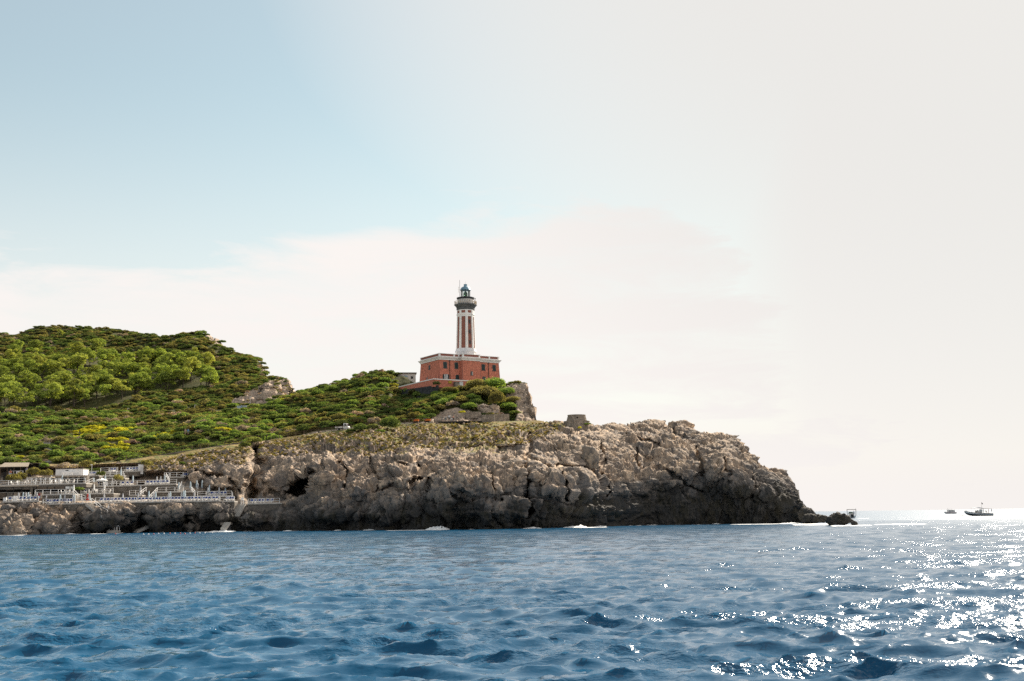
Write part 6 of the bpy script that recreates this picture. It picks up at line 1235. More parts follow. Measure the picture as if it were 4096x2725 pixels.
LEAF = {'dark': mat_leaf('leaf_dark_maquis', (0.083, 0.126, 0.046), (0.173, 0.223, 0.073), (0.210, 0.174, 0.087)), 'mid': mat_leaf('leaf_mid_maquis', (0.126, 0.193, 0.054), (0.267, 0.365, 0.094), (0.281, 0.255, 0.100)),
        'yellow': mat_leaf('leaf_euphorbia', (0.392, 0.387, 0.040), (0.600, 0.558, 0.066), (0.423, 0.436, 0.066)), 'grey': mat_leaf('leaf_grey_herb', (0.239, 0.207, 0.172), (0.449, 0.365, 0.333), (0.478, 0.316, 0.298)),
        'olive': mat_leaf('leaf_olive_scrub', (0.154, 0.146, 0.060), (0.295, 0.262, 0.100), (0.259, 0.234, 0.112)), 'pine': mat_leaf('pine_needles', (0.146, 0.207, 0.053), (0.359, 0.412, 0.101), (0.400, 0.387, 0.114), 0.42), 'dry': mat_leaf('dry_grass', (0.15, 0.125, 0.05), (0.28, 0.21, 0.095), (0.13, 0.145, 0.045), 0.4)}
MAT['bark'] = mat_plain('grey_brown_bark', (0.07, 0.052, 0.04), 0.95, 0.3, 4.0, 0.4)
def leaves(cent, rad, cnt, size, r, up=0.35, squash=0.8):
    """leaf quads on the shells of blobs; returns verts (n*4,3), tone per vertex"""
    V, T = [], []
    for (c, R_, n) in zip(cent, rad, cnt):
        d = r.normal(size=(n, 3)); d /= np.linalg.norm(d, axis=1, keepdims=True); d[:, 2] = np.where(d[:, 2] < -0.45, -d[:, 2], d[:, 2])
        p = np.asarray(c) + d * R_ * (0.72 + 0.36 * r.random((n, 1))) * np.array([1, 1, squash])
        nn = d + r.normal(size=(n, 3)) * 0.55 + np.array([0, 0, up]); nn /= np.linalg.norm(nn, axis=1, keepdims=True)
        a = np.cross(nn, r.normal(size=(n, 3))); a /= np.linalg.norm(a, axis=1, keepdims=True); b = np.cross(nn, a); s = size * (0.6 + 0.8 * r.random((n, 1)))
        V.append(np.stack([p - a * s, p - b * s * 0.55, p + a * s, p + b * s * 0.55], 1).reshape(-1, 3)); T.append(np.repeat(r.random(n), 4))
    return np.concatenate(V), np.concatenate(T)
def shrub_mesh(name, seed, kind, blobs=16, per=52, size=0.12, tall=0.85):
    r = np.random.default_rng(seed); cent, rad = [], []
    for i in range(blobs):
        t = r.random() * 6.283; q = math.sqrt(r.random()) * 0.74; cent.append((q * math.cos(t), q * math.sin(t), tall * (0.25 + 0.5 * (1 - q * q) * r.uniform(0.7, 1.2)))); rad.append(r.uniform(0.24, 0.42))
    V, T = leaves(cent, rad, [per] * blobs, size, r)
    V[:, 2] = np.maximum(V[:, 2], -0.1)
    n = len(V) // 4; me = np_mesh(name, V, np.arange(n * 4).reshape(-1, 4), LEAF[kind], False, {'tone': T})
    return me
def pine_meshes(seed):
    r = np.random.default_rng(seed); h = r.uniform(7.5, 9.5); cr = r.uniform(2.6, 3.4); tk = MB(); lean = r.uniform(-0.7, 0.7); pts = [Vector((lean * (i / 5) ** 1.6, 0.3 * math.sin(i), h * 0.72 * i / 5 - 0.6)) for i in range(6)]
    for i in range(5): tk.tube(pts[i], pts[i + 1], 0.24 - 0.035 * i, 0.24 - 0.035 * (i + 1), 7, False)
    cent, rad, cnt = [], [], []
    for i in range(22):
        t = r.random() * 6.283; z = r.random(); q = cr * (0.35 + 0.65 * math.sin(math.pi * (0.25 + 0.62 * z))) * math.sqrt(r.random()) ; zz = h * (0.36 + 0.60 * z) - 0.22 * q
        cent.append((lean + q * math.cos(t), q * math.sin(t), zz)); R_ = r.uniform(0.75, 1.35); rad.append(R_); cnt.append(int(78 * R_ * R_))
        if i % 3 == 0:
            b = pts[2 + int(3 * z * 0.99)]; tk.tube(b, Vector(cent[-1]) - Vector((0, 0, 0.2)), 0.09, 0.03, 5, False)
    V, T = leaves(cent, rad, cnt, 0.27, r, 0.55, 0.62); n = len(V) // 4
    return np_mesh('crown', V, np.arange(n * 4).reshape(-1, 4), LEAF['pine'], False, {'tone': T}), tk.mesh('trunk', MAT['bark'], True)
def sheet_at(W, PX, PY, nb, px, py):
    nr = W.shape[0] - nb; j = int(round((px - PX[0, 0]) / (PX[0, -1] - PX[0, 0]) * (W.shape[1] - 1))); j = min(max(j, 0), W.shape[1] - 1); col = PY[:nr, j]; i = int(np.argmin(np.abs(col - py))); return W[i, j]
def inside(x, y, poly):
    c = False; xj, yj = poly[-1]
    for xi, yi in poly:
        if (yi > y) != (yj > y) and x < (xj - xi) * (y - yi) / (yj - yi) + xi: c = not c
        xj, yj = xi, yi
    return c
SHRUB = {}
def build_vegetation():
    for k, (kind, n, per, sz, tall) in {'dark0': ('dark', 20, 80, 0.085, 0.85), 'dark1': ('dark', 18, 80, 0.09, 0.7), 'mid0': ('mid', 20, 80, 0.085, 0.8), 'mid1': ('mid', 17, 80, 0.09, 0.95), 'olive0': ('olive', 18, 80, 0.085, 0.75), 'olive1': ('olive', 16, 80, 0.09, 0.9), 'grey0': ('grey', 14, 80, 0.08, 0.8), 'yellow0': ('yellow', 17, 80, 0.08, 0.7)}.items():
        SHRUB[k] = shrub_mesh('shrub', len(SHRUB) * 7 + 3, kind, n, per, sz, tall)
    keys = list(SHRUB)
    for k in ('dark', 'mid', 'olive'): SHRUB['big_' + k] = shrub_mesh('bush', len(SHRUB) * 7 + 3, k, 46, 110, 0.05, 0.9)
    items = []      # (pos, radius, variant, zone)
    grid = {}
    def ok(p, r_):
        c = (int(p[0] // 3), int(p[1] // 3))
        for a in (-1, 0, 1):
            for b in (-1, 0, 1):
                for q, rq in grid.get((c[0] + a, c[1] + b), ()):
                    if (q[0] - p[0]) ** 2 + (q[1] - p[1]) ** 2 < (0.50 * (r_ + rq)) ** 2: return False
        grid.setdefault(c, []).append((p, r_)); return True
    rr_ = random.Random(11)
    def pick(w):
        t = rr_.random() * sum(w.values())
        for k, v in w.items():
            t -= v
            if t <= 0: return k
        return k
    mound = [(1740, 1590), (1850, 1535), (1900, 1515), (1990, 1518), (2035, 1560), (2050, 1600), (2010, 1640), (1990, 1610), (1900, 1605), (1860, 1630), (1760, 1640), (1700, 1650), (1640, 1690), (1560, 1690), (1600, 1640)]
    yell = [[(275, 1745), (330, 1715), (425, 1708), (425, 1730), (380, 1760), (300, 1765)], [(410, 1760), (480, 1720), (560, 1690), (560, 1712), (480, 1745), (430, 1770)], [(405, 1800), (440, 1770), (505, 1765), (500, 1800), (430, 1815)], [(620, 1765), (690, 1740), (700, 1755), (640, 1775)], [(1125, 1620), (1165, 1600), (1215, 1605), (1180, 1615)]]
    hedge = [(260, 1690), (500, 1672), (900, 1640), (900, 1655), (560, 1690), (300, 1702)]
    base_w = {'dark0': 3, 'dark1': 3, 'mid0': 4, 'mid1': 3, 'olive0': 2.2, 'olive1': 1.6, 'grey0': 0.9, 'yellow0': 0.15}
    def scatter(n, px0, px1, sheet_, top, bot, rad, zone, wts=None, excl=(), minv=0.02, maxv=0.99):
        W, PX, PY, nb = sheet_
        for _ in range(n):
            px = rr_.uniform(px0, px1); t, b = float(interp(top, px)), float(bot(px)); v = rr_.uniform(minv, maxv); py = b + (t - b) * v
            if any(inside(px, py, e) for e in excl): continue
            p = sheet_at(W, PX, PY, nb, px, py); r_ = rr_.uniform(*rad)
            patch = vnoise(np.array([[p[0] / 14, p[1] / 14, 3.1]]), 5)[0]; w_ = dict(wts or base_w)
            for k in w_: w_[k] *= (1.9 if ((patch > 0) == k.startswith('mid')) else 0.6) if k[:3] in ('mid', 'dar') else 1
            if zone == 'near':
                if any(inside(px, py, y_) for y_ in yell): w_ = {'yellow0': 5, 'mid0': 1}; r_ *= 0.8
                elif inside(px, py, hedge): w_ = {'olive0': 3, 'grey0': 1}
                elif inside(px, py, mound): w_ = {'mid0': 3, 'olive1': 3, 'dark0': 2, 'mid1': 2}
            if ok(p, r_): items.append((p, r_, pick(w_), zone, px, py))
    near = (SW, SPX, SPY, SNB); far = (FW, FPX, FPY, FNB)
    lhyard = [(1590, 1570), (1735, 1535), (1990, 1545), (1990, 1500), (1590, 1480)]
    stair = [(185, 1850), (205, 1850), (200, 1765), (186, 1765)]
    pathz = [(-200, 0)]
    scatter(7500, -150, 2120, near, HILL_TOP, lambda x: interp(HEAD_TOP, x) - 6, (1.0, 2.7), 'near', None, [S_CLIFF, S_ROCK2, S_BARE, lhyard, stair], 0.03, 0.99)
    wood = [(-160, 1500), (0, 1485), (40, 1460), (120, 1465), (250, 1435), (395, 1415), (470, 1445), (600, 1455), (700, 1465), (770, 1450), (800, 1480), (845, 1515), (850, 1545), (780, 1550), (620, 1570), (520, 1620), (380, 1640), (-160, 1655)]
    scatter(6500, -150, 1180, far, FAR_TOP, lambda x: np.maximum(interp(HILL_TOP, x), interp(FAR_TOP, x) + 4) + 10, (1.4, 3.0), 'far', {'dark0': 4, 'dark1': 4, 'olive0': 4, 'olive1': 2, 'mid0': 1.2, 'grey0': 0.6}, [wood, F_CRAG] + F_RIDGE, 0.0, 1.0)
    scatter(160, 900, 1180, far, FAR_TOP, lambda x: np.maximum(interp(HILL_TOP, x), interp(FAR_TOP, x) + 4) + 10, (0.7, 1.4), 'crag', {'dark0': 2, 'grey0': 3, 'olive0': 2}, [wood], 0.0, 1.0)
    # single bushes that one can point at
    def bush(px, py, Y, r_, var, label, cat='bush', sz=1.0, group=None):
        o = inst('bush', SHRUB['big_' + var[:-1]] if r_ > 2.0 and 'big_' + var[:-1] in SHRUB else SHRUB[var], None, P(px, py, Y) if Y else Vector(sheet_at(HW[2:], HPX[2:], HPY[2:], HNB, px, py).tolist()) - Vector((0, 0, 0.3)), rr_.random() * 6, (r_, r_, r_ * sz)); tag(o, label, cat, group); return o
    for a in [(1562, 1724, 0, 2.9, 'dark0', 'largest dark round bush below the path fence', 'bush', 1.35), (1440, 1726, 0, 2.2, 'dark1', 'dark bush below the fence right of the white truck', 'bush', 1.1), (1490, 1722, 0, 1.9, 'dark0', 'dark bush in the middle of the fence', 'bush', 1.1), (1402, 1728, 0, 1.4, 'dark1', 'dark bush just in front of the white truck', 'bush', 1.2), (1520, 1738, 0, 1.5, 'mid0', 'light green low bush between the dark ones below the fence', 'bush', 0.8),
              (1720, 1650, 328, 1.6, 'dark0', 'round dark bush standing alone above the orange carts', 'bush', 1.1), (1990, 1632, 327, 2.4, 'olive1', 'drooping grey-green bush hanging over the pale rock', 'bush', 2.0), (1935, 1600, 336, 4.2, 'olive1', 'big domed bush right in front of the lighthouse house', 'bush', 1.0), (1975, 1560, 343, 4.0, 'mid0', 'big green bush on the mound crest below the lighthouse', 'bush', 0.9), (1905, 1560, 342, 3.6, 'olive0', 'olive bush below the red boundary wall', 'bush', 0.9), (2025, 1590, 338, 3.0, 'mid1', 'bush at the right end of the mound next to the cliff', 'bush', 1.0),
              (1878, 1640, 326, 2.4, 'mid0', 'green bush spilling over the pale rock below the big domed bush', 'bush', 0.9), (1905, 1622, 330, 2.6, 'dark0', 'dark bush hanging over the pale rock overhang', 'bush', 0.8), (2035, 1640, 328, 2.4, 'mid1', 'green bush right of the rock pillar', 'bush', 0.9), (2050, 1615, 332, 2.4, 'olive0', 'olive bush at the foot of the tan cliff', 'bush', 0.9), (2060, 1660, 324, 1.8, 'mid0', 'fresh green bush above the low rubble wall', 'bush', 0.8), (1870, 1600, 335, 3.2, 'dark0', 'dark bush in the hollow left of the big domed bush', 'bush', 0.8), (1800, 1575, 344, 2.6, 'olive1', 'olive bush under the yellow notice board', 'bush', 0.8), (1747, 1545, 350, 1.3, 'dark0', 'small dark bush against the red boundary wall', 'bush', 1.3), (2058, 1536, 350, 2.2, 'mid0', 'flat green bush on the cliff edge right of the lighthouse', 'bush', 0.35), (2085, 1538, 349, 1.6, 'mid1', 'green tuft at the very cliff edge', 'bush', 0.35),
              (1850, 1655, 321, 1.1, 'yellow0', 'small yellow-green bush above the boardwalk people', 'bush', 0.9), (2345, 1702, 305, 0.8, 'mid0', 'small green bush at the foot of the bunker', 'bush', 0.9), (2357, 1702, 305.5, 0.7, 'mid1', 'bright green tuft right of the bunker foot', 'bush', 0.9), (2320, 1716, 302, 0.6, 'yellow0', 'yellowish tuft below the bunker', 'bush', 1.3),
              (50, 1940, 266, 1.9, 'olive1', 'feathery bush at the left of the roof terrace', 'bush', 1.3), (78, 1925, 268, 1.7, 'olive0', 'feathery bush behind the roof terrace railing', 'bush', 1.3), (135, 1912, 271, 1.9, 'olive1', 'broad feathery bush right of the beach bar', 'bush', 1.3), (186, 1912, 272, 1.7, 'olive0', 'feathery bush left of the white hut', 'bush', 1.3), (176, 1876, 283, 1.4, 'mid0', 'round green bush beside the dark shelter', 'bush', 1.2), (258, 1880, 280, 3.0, 'grey0', 'wide grey-green clump above the white hut', 'bush', 0.6), (345, 1878, 281, 2.0, 'olive1', 'olive bush behind the lamp post', 'bush', 1.1),
              (404, 1908, 268.5, 1.2, 'dark0', 'dark bush beside the sunbathing steps', 'bush', 1.2), (470, 1928, 265.5, 1.2, 'olive1', 'feathery bush above the ivy wall terrace', 'bush', 1.4), (313, 1965, 256.5, 1.3, 'mid0', 'bright green bush right of the verandah', 'bush', 0.8), (585, 1872, 278, 1.6, 'olive1', 'olive bush right of the white shed', 'bush', 1.2), (728, 1860, 282, 0.9, 'mid0', 'small green bush on the dry slope', 'bush', 1.0), (828, 1856, 284, 1.1, 'mid1', 'rounded green bush on the dry slope above the parasols', 'bush', 1.0), (765, 1828, 289, 0.9, 'mid0', 'green bush just below the rubble retaining wall', 'bush', 1.0), (980, 1795, 293, 1.5, 'mid1', 'bright bush at the head of the cleft', 'bush', 1.1), (1015, 1775, 298, 2.0, 'mid0', 'green bush at the end of the retaining wall', 'bush', 1.0), (925, 1806, 291, 0.7, 'yellow0', 'yellow-green tuft near the top of the dry slope', 'bush', 1.0)]:
        px, py, Y, r_, var, lb, ct, sz = a; bush(px, py, Y, r_, var, lb, ct, sz)
    # hedge and ivy by the white hut
    o = empty('clipped_hedge', P(336, 1896, 276)); tag(o, 'dark clipped hedge right of the white hut', 'hedge'); L_ = P(395, 1880, 276).x - o.location.x
    r = np.random.default_rng(5); V, T = leaves([(x, 0.3, z) for x in np.linspace(0.2, L_, 9) for z in (0.3, 0.95)], [0.5] * 18, [90] * 18, 0.1, r); n = len(V) // 4
    inst('foliage', np_mesh('foliage', V, np.arange(n * 4).reshape(-1, 4), LEAF['dark'], False, {'tone': T}), o)
    # pines: each a tree with trunk and crown
    pm = [pine_meshes(100 + i) for i in range(6)]; pgrid = []
    tries = 0
    while len(pgrid) < 190 and tries < 9000:
        tries += 1; px = rr_.uniform(-150, 860); py = rr_.uniform(1370, 1655)
        if not inside(px, py, wood): continue
        p = sheet_at(FW, FPX, FPY, FNB, px, py)
        if any((p[0] - q[0]) ** 2 + (p[1] - q[1]) ** 2 < 3.3 ** 2 for q in pgrid): continue
        pgrid.append(p); cm, tm = pm[rr_.randrange(6)]
        zone = 'upper edge' if py < 1430 else ('lower edge' if py > 1590 else 'middle'); side = 'left' if px < 260 else ('right' if px > 580 else 'central')
        o = empty('pine_tree', Vector(p.tolist()), rr_.random() * 6.28); s = rr_.uniform(0.85, 1.3); o.scale = (s, s, s * rr_.uniform(0.85, 1.05)); tag(o, 'bright pine %s the %s pine wood' % ({'upper edge': 'at the upper edge of', 'lower edge': 'at the lower edge of', 'middle': 'inside'}[zone], side), 'pine tree', 'pine trees of the wood on the far hill'); inst('crown', cm, o); inst('trunk', tm, o)
    for px, py, lb in ((820, 1480, 'tall pale green pine standing out at the right end of the pine wood'), (835, 1555, 'wide low pine at the lower right corner of the pine wood'), (140, 1430, 'lone tall pine above the upper left edge of the wood'), (60, 1440, 'pale pine at the far left upper edge of the wood'), (235, 1345, 'small lone pine high on the far hill')):
        p = sheet_at(FW, FPX, FPY, FNB, px, py); cm, tm = pm[rr_.randrange(6)]; o = empty('pine_tree', Vector(p.tolist()), rr_.random() * 6); o.scale = (1.15, 1.15, 1.1) if py > 1350 else (0.7, 0.7, 0.6); tag(o, lb, 'pine tree', 'pine trees of the wood on the far hill'); inst('crown', cm, o); inst('trunk', tm, o)
    so = empty('slope_stairs', Vector(sheet_at(SW, SPX, SPY, SNB, 194, 1838).tolist())); tag(so, 'stone stairs climbing straight up through the green slope', 'stairs', None, 'thing'); o0 = Vector(so.location)
    for i in range(22):
        q = Vector(sheet_at(SW, SPX, SPY, SNB, 194 + 1.6 * math.sin(i * 0.3), 1838 - i * 3.1).tolist()) - o0; MB().box(q.x - 0.9, q.x + 0.9, q.y - 0.5, q.y + 1.4, q.z - 0.6, q.z + 0.25).build('step', MAT['concrete'], so)
    # 300 largest scrub bushes single, the rest one mass
    app = lambda it: it[1] / it[0][1]
    items.sort(key=app, reverse=True)
    words = {'dark': 'dark green maquis bush', 'mid': 'fresh green maquis bush', 'olive': 'olive brown scrub bush', 'grey': 'pale grey herb bush', 'yellow': 'yellow-green spurge bush'}
    protos = {}
    for p, r_, var, zone, px, py in items[:300]:
        o = inst('maquis_bush', SHRUB[var], None, Vector(p.tolist()) - Vector((0, 0, 0.2 * r_)), rr_.random() * 6.28, (r_, r_, r_ * rr_.uniform(0.75, 1.1)))
        where = 'on the slope left of the stone stairs' if px < 185 else 'on the slope between stairs and white kiosk' if px < 700 else 'on the slope above the wooden fence' if px < 1300 else 'on the slope below the ridge hut' if px < 1640 else 'on the mound below the lighthouse'
        if zone != 'near': where = 'on the far hill'
        tag(o, words[var[:-1]] + ' ' + where, 'bush', 'maquis bushes on the slopes'); protos.setdefault(var, o)
    for k in keys:
        if k not in protos: o = inst('maquis_bush', SHRUB[k], None, Vector(items[0][0].tolist()), 0, 1.0); tag(o, words[k[:-1]] + ' low on the slope', 'bush', 'maquis bushes on the slopes'); protos[k] = o
    rest = items[300:]
    scatter_gn('maquis_scrub', [(it[0] - np.array([0, 0, 0.2 * it[1]]), it[1], keys.index(it[2])) for it in rest], [protos[k] for k in keys], 'dense green maquis scrub covering the slopes and the far hill', 'scrub')
    print('shrubs', len(items), 'pines', len(pgrid))
    # dry grass and small stones on the upper rock slope
    gm = []
    r = np.random.default_rng(77); V = []; T = []
    for i in range(90):
        a, q = r.random() * 6.28, r.random() * 0.35; b = np.array([q * math.cos(a), q * math.sin(a), 0]); d = np.array([math.cos(a) * r.uniform(0.1, 0.6), math.sin(a) * r.uniform(0.1, 0.6), r.uniform(0.4, 1.0)]); w_ = np.array([-math.sin(a), math.cos(a), 0]) * 0.05
        V += [b - w_, b + w_, b + d * 0.9 + w_ * 0.5, b + d * 0.9 - w_ * 0.5]; T += [r.random()] * 4
    tm = np_mesh('grass_tuft', np.array(V), np.arange(len(V)).reshape(-1, 4), LEAF['dry'], False, {'tone': np.array(T)})
    zoneg = [(1040, 1840), (1040, 1770), (1300, 1735), (1600, 1702), (2100, 1690), (2260, 1705), (2200, 1750), (2060, 1790), (1900, 1800), (1700, 1800), (1480, 1830), (1250, 1800)]; zone2 = [(560, 1880), (620, 1845), (900, 1795), (1010, 1785), (980, 1850), (860, 1860), (700, 1885)]
    gp = []; st = []
    while len(gp) < 2600:
        px, py = rr_.uniform(540, 2280), rr_.uniform(1688, 1890)
        if inside(px, py, zoneg) or inside(px, py, zone2):
            p = sheet_at(HW[2:], HPX[2:], HPY[2:], HNB, px, py); gp.append((p - np.array([0, 0, 0.05]), rr_.uniform(0.25, 0.6), 0))
            if rr_.random() < 0.5: px2, py2 = px + rr_.uniform(-30, 30), py + rr_.uniform(-10, 10); st.append((sheet_at(HW[2:], HPX[2:], HPY[2:], HNB, px2, py2), rr_.uniform(0.18, 0.55), rr_.randrange(3)))
    o = inst('grass_tuft', tm, None, Vector(gp[0][0].tolist()), 0, 0.9); tag(o, 'single tuft of dry yellow grass on the upper slope', 'grass', None, 'thing')
    scatter_gn('dry_grass', gp[1:], [o], 'dry yellow grass tufts between the rocks of the upper slope', 'grass')
    ss = []
    for i in range(3):
        me = rock_mesh('loose_stone', 60 + i, 1, 0.85, 0.7, MAT['boulder'], 2, 0.3); q = st[i]; o = inst('loose_stone', me, None, Vector(q[0].tolist()), 0, q[1] * 1.5); tag(o, ['pale loose stone in the dry grass', 'flat loose stone on the upper slope', 'rounded loose stone near the path'][i], 'stone', None, 'thing'); ss.append(o)
    scatter_gn('loose_stones', st[3:], ss, 'pale loose stones strewn over the grassy upper slope', 'stones')
def scatter_gn(name, pts, protos, label, cat):
    """one object: real meshes instanced on its points"""
    me = bpy.data.meshes.new(name); me.vertices.add(len(pts)); me.vertices.foreach_set('co', np.array([p[0] for p in pts], np.float32).ravel())
    r = np.random.default_rng(len(pts)); a = me.attributes.new('sc', 'FLOAT_VECTOR', 'POINT'); s = np.array([p[1] for p in pts], np.float32); a.data.foreach_set('vector', np.stack([s, s, s * r.uniform(0.7, 1.1, len(s))], -1).astype(np.float32).ravel())
    a = me.attributes.new('ro', 'FLOAT_VECTOR', 'POINT'); a.data.foreach_set('vector', np.stack([r.uniform(-0.15, 0.15, len(s)), r.uniform(-0.15, 0.15, len(s)), r.uniform(0, 6.28, len(s))], -1).astype(np.float32).ravel())
    a = me.attributes.new('vi', 'INT', 'POINT'); a.data.foreach_set('value', np.array([p[2] for p in pts], np.int32)); me.update()
    o = bpy.data.objects.new(name, me); link(o); tag(o, label, cat, None, 'stuff')
    ng = bpy.data.node_groups.new(name + '_nodes', 'GeometryNodeTree'); ng.interface.new_socket('Geometry', in_out='INPUT', socket_type='NodeSocketGeometry'); ng.interface.new_socket('Geometry', in_out='OUTPUT', socket_type='NodeSocketGeometry')
    gi, go = ng.nodes.new('NodeGroupInput'), ng.nodes.new('NodeGroupOutput'); jn = ng.nodes.new('GeometryNodeJoinGeometry'); ng.links.new(jn.outputs[0], go.inputs[0])
    def at(nm, t): n = ng.nodes.new('GeometryNodeInputNamedAttribute'); n.data_type = t; n.inputs[0].default_value = nm; return n.outputs[0]
    sc_, ro_, vi = at('sc', 'FLOAT_VECTOR'), at('ro', 'FLOAT_VECTOR'), at('vi', 'INT')
    for i, pr in enumerate(protos):
        oi = ng.nodes.new('GeometryNodeObjectInfo'); oi.inputs['Object'].default_value = pr; oi.inputs['As Instance'].default_value = True; oi.transform_space = 'ORIGINAL'
        cp = ng.nodes.new('FunctionNodeCompare'); cp.data_type = 'INT'; cp.operation = 'EQUAL'; ng.links.new(vi, cp.inputs[2]); cp.inputs[3].default_value = i
        ip = ng.nodes.new('GeometryNodeInstanceOnPoints'); ng.links.new(gi.outputs[0], ip.inputs['Points']); ng.links.new(cp.outputs[0], ip.inputs['Selection']); ng.links.new(oi.outputs['Geometry'], ip.inputs['Instance']); ng.links.new(ro_, ip.inputs['Rotation']); ng.links.new(sc_, ip.inputs['Scale']); ng.links.new(ip.outputs[0], jn.inputs[0])
    md = o.modifiers.new('scatter', 'NODES'); md.node_group = ng
    return o
# ------------------------------------------------------------------ build: setting
SEA_A, SEA_B = build_sea()
HEAD, HW, HPX, HPY, HNB = build_headland()
SW, SPX, SPY, SNB, S_CLIFF, S_ROCK2, S_BARE = build_hillside()
FW, FPX, FPY, FNB, F_CRAG, F_RIDGE, F_PATH = build_far_hill()
build_lighthouse()
def lw(x, y):   # lighthouse-local -> world
    return (LH_O.x + LH_D[0] * x + LH_N[0] * y, LH_O.y + LH_D[1] * x + LH_N[1] * y)
def lz(px, py, axis, off): return float(lh_hit(px, py, axis, off)[2]) + LH_O.z
_zc = lz(1735, 1518, 1, -3.0); _yl = float(lh_hit(1595, 1550, 0, -3.55)[1]); _zl = lz(1595, 1550, 0, -3.55); _xr = float(lh_hit(1990, 1530, 1, -3.0)[0]); _zr = lz(1990, 1532, 1, -3.0)
wall_run('boundary_wall', [lw(-3.55, _yl), lw(-3.55, -3.0), lw(_xr, -3.0)], [_zl, _zc, _zr], [_zl - 1.6, _zc - 2.2, _zr - 3.0], 0.4, MAT['red_joint'], (0.28, 0.1), 'long red boundary wall with white coping in front of the lighthouse', facing=0.03, bw=0.7, bh=0.42, matf=MAT['red'])
wall_run('retaining_wall', [lw(-3.95, _yl + 0.5), lw(-3.95, -1.2), lw(-2.4, -3.45)], [_zl - 1.0, _zc - 1.85, _zc - 1.7], [_zl - 6.0, _zc - 8.0, _zc - 8.0], 0.7, MAT['stone_black'], None, 'dark grey stone retaining wall under the left end of the red boundary wall', facing=0.05, bw=0.5, bh=0.32, matf=MAT['stone_black'])
# yellow board and utility cabinets in front of the boundary wall
_a = lh_hit(1800, 1530, 1, -3.08); _r = empty('notice_board', lw(float(_a[0]), -3.1) + (lz(1800, 1534, 1, -3.1),), LH_RZ); tag(_r, 'yellow notice board fixed to the red boundary wall', 'sign')
MB().box(-0.52, 0.52, -0.03, 0.03, 0.0, 0.75).build('board', MAT['yellow'], _r); MB().box(-0.56, 0.56, 0.03, 0.05, -0.04, 0.79).build('frame', MAT['wood'], _r)
_a = lh_hit(1844, 1540, 1, -4.4); _r = empty('utility_cabinet', lw(float(_a[0]), -4.4) + (lz(1844, 1545, 1, -4.4),), LH_RZ); tag(_r, 'white utility cabinet standing in front of the boundary wall', 'cabinet')
MB().box(-0.55, 0.55, -0.3, 0.3, 0.0, 1.25).build('body', MAT['white'], _r); MB().box(-0.62, 0.62, -0.38, 0.36, 1.25, 1.33).build('lid', MAT['white'], _r)
for _s in (-0.28, 0.28): MB().box(_s - 0.25, _s + 0.25, -0.33, -0.3, 0.06, 1.2).build('door', MAT['trim_grey'], _r); MB().box(_s - 0.12, _s + 0.12, -0.345, -0.33, 0.95, 1.0).build('vent', MAT['iron'], _r)
_a = lh_hit(1832, 1538, 1, -4.0); _r = empty('stone_shed', lw(float(_a[0]), -4.0) + (lz(1832, 1543, 1, -4.0),), LH_RZ); tag(_r, 'low rough stone shed with flat slab roof beside the white cabinet', 'shed')
_m = MB(); _m.box(-1.1, 0.6, -0.4, 0.7, -0.5, 1.0); _m.build('wall_core', MAT['mortar'], _r); _m = MB(); stones(_m, lambda s, z, e: (-1.1 + s, -0.4 - e, z), 1.7, -0.5, 1.0, 0.4, 0.24, 0.03, 0.05, seed=5); _o = _m.build('stone_facing', MAT['stone'], _r); _o['kind'] = 'stuff'
MB().box(-1.25, 0.7, -0.6, 0.8, 1.0, 1.12).build('roof_slab', MAT['concrete'], _r)
# concrete hut behind, left of the lighthouse
_b = P(1591, 1526, 392); _r = empty('concrete_hut', _b, R(8)); tag(_r, 'small derelict flat-roofed concrete hut on the ridge left of the lighthouse', 'hut')
_m = MB(); _m.box(0, 5.9, 0, 4.0, -2, 2.55); _m.build('wall', MAT['drum'], _r); MB().box(-0.25, 6.2, -0.3, 4.3, 2.55, 2.95).build('roof_slab', MAT['mortar'], _r)
MB().box(2.2, 3.2, -0.06, 0.02, 0, 1.9).build('door', MAT['dome'], _r); MB().box(0.8, 1.4, -0.05, 0.02, 1.0, 1.7).build('window', MAT['iron'], _r); MB().box(4.3, 5.1, -0.05, 0.02, 0.9, 1.7).build('window', MAT['iron'], _r)
DECKS = build_terraces()
# ------------------------------------------------------------------ headland: walls, bunker, fences, boardwalk
def ht(px, back=0.5, dz=0.0):
    """point on the path along the upper edge of the headland"""
    j = int(round((px - HPX[0, 0]) / (HPX[0, -1] - HPX[0, 0]) * (HPX.shape[1] - 1))); q = HW[-HNB - 1, j]; t = np.mean(HW[-HNB - 1, max(j - 6, 0):j + 7], axis=0)
    return Vector((t[0] * (t[1] + back) / t[1], t[1] + back, t[2] + dz))
# retaining wall and fence along the lower path
_c = [(505, 1846), (600, 1834), (700, 1818), (800, 1803), (900, 1788), (985, 1773), (1035, 1766)]
_pts, _zt, _zb = [], [], []
for px, py in _c:
    Y = float(interp([(500, 285.0), (700, 291.0), (900, 297.0), (1035, 300.0)], px)); q = P(px, py - 9, Y); _pts.append((q.x, q.y)); _zt.append(q.z); _zb.append(q.z - 2.0)
wall_run('path_retaining_wall', _pts, _zt, _zb, 0.5, MAT['mortar'], None, 'long grey rubble retaining wall climbing along the path above the terraces', facing=0.08, bw=0.45, bh=0.26, matf=MAT['stone_dark'], seed=11)
railing('path_fence', [P(px, py - 8, float(interp([(380, 284.0), (700, 291.5), (1035, 301.0)], px)) + 0.8) for px, py in [(362, 1868), (420, 1856), (505, 1846), (600, 1834), (700, 1818), (800, 1803), (900, 1788), (1000, 1768), (1068, 1757)]], 0.95, 'brown wooden fence on top of the long rubble retaining wall', None, 2.4, MAT['wood'], 0.07, (1.0, 0.5), 'fence')
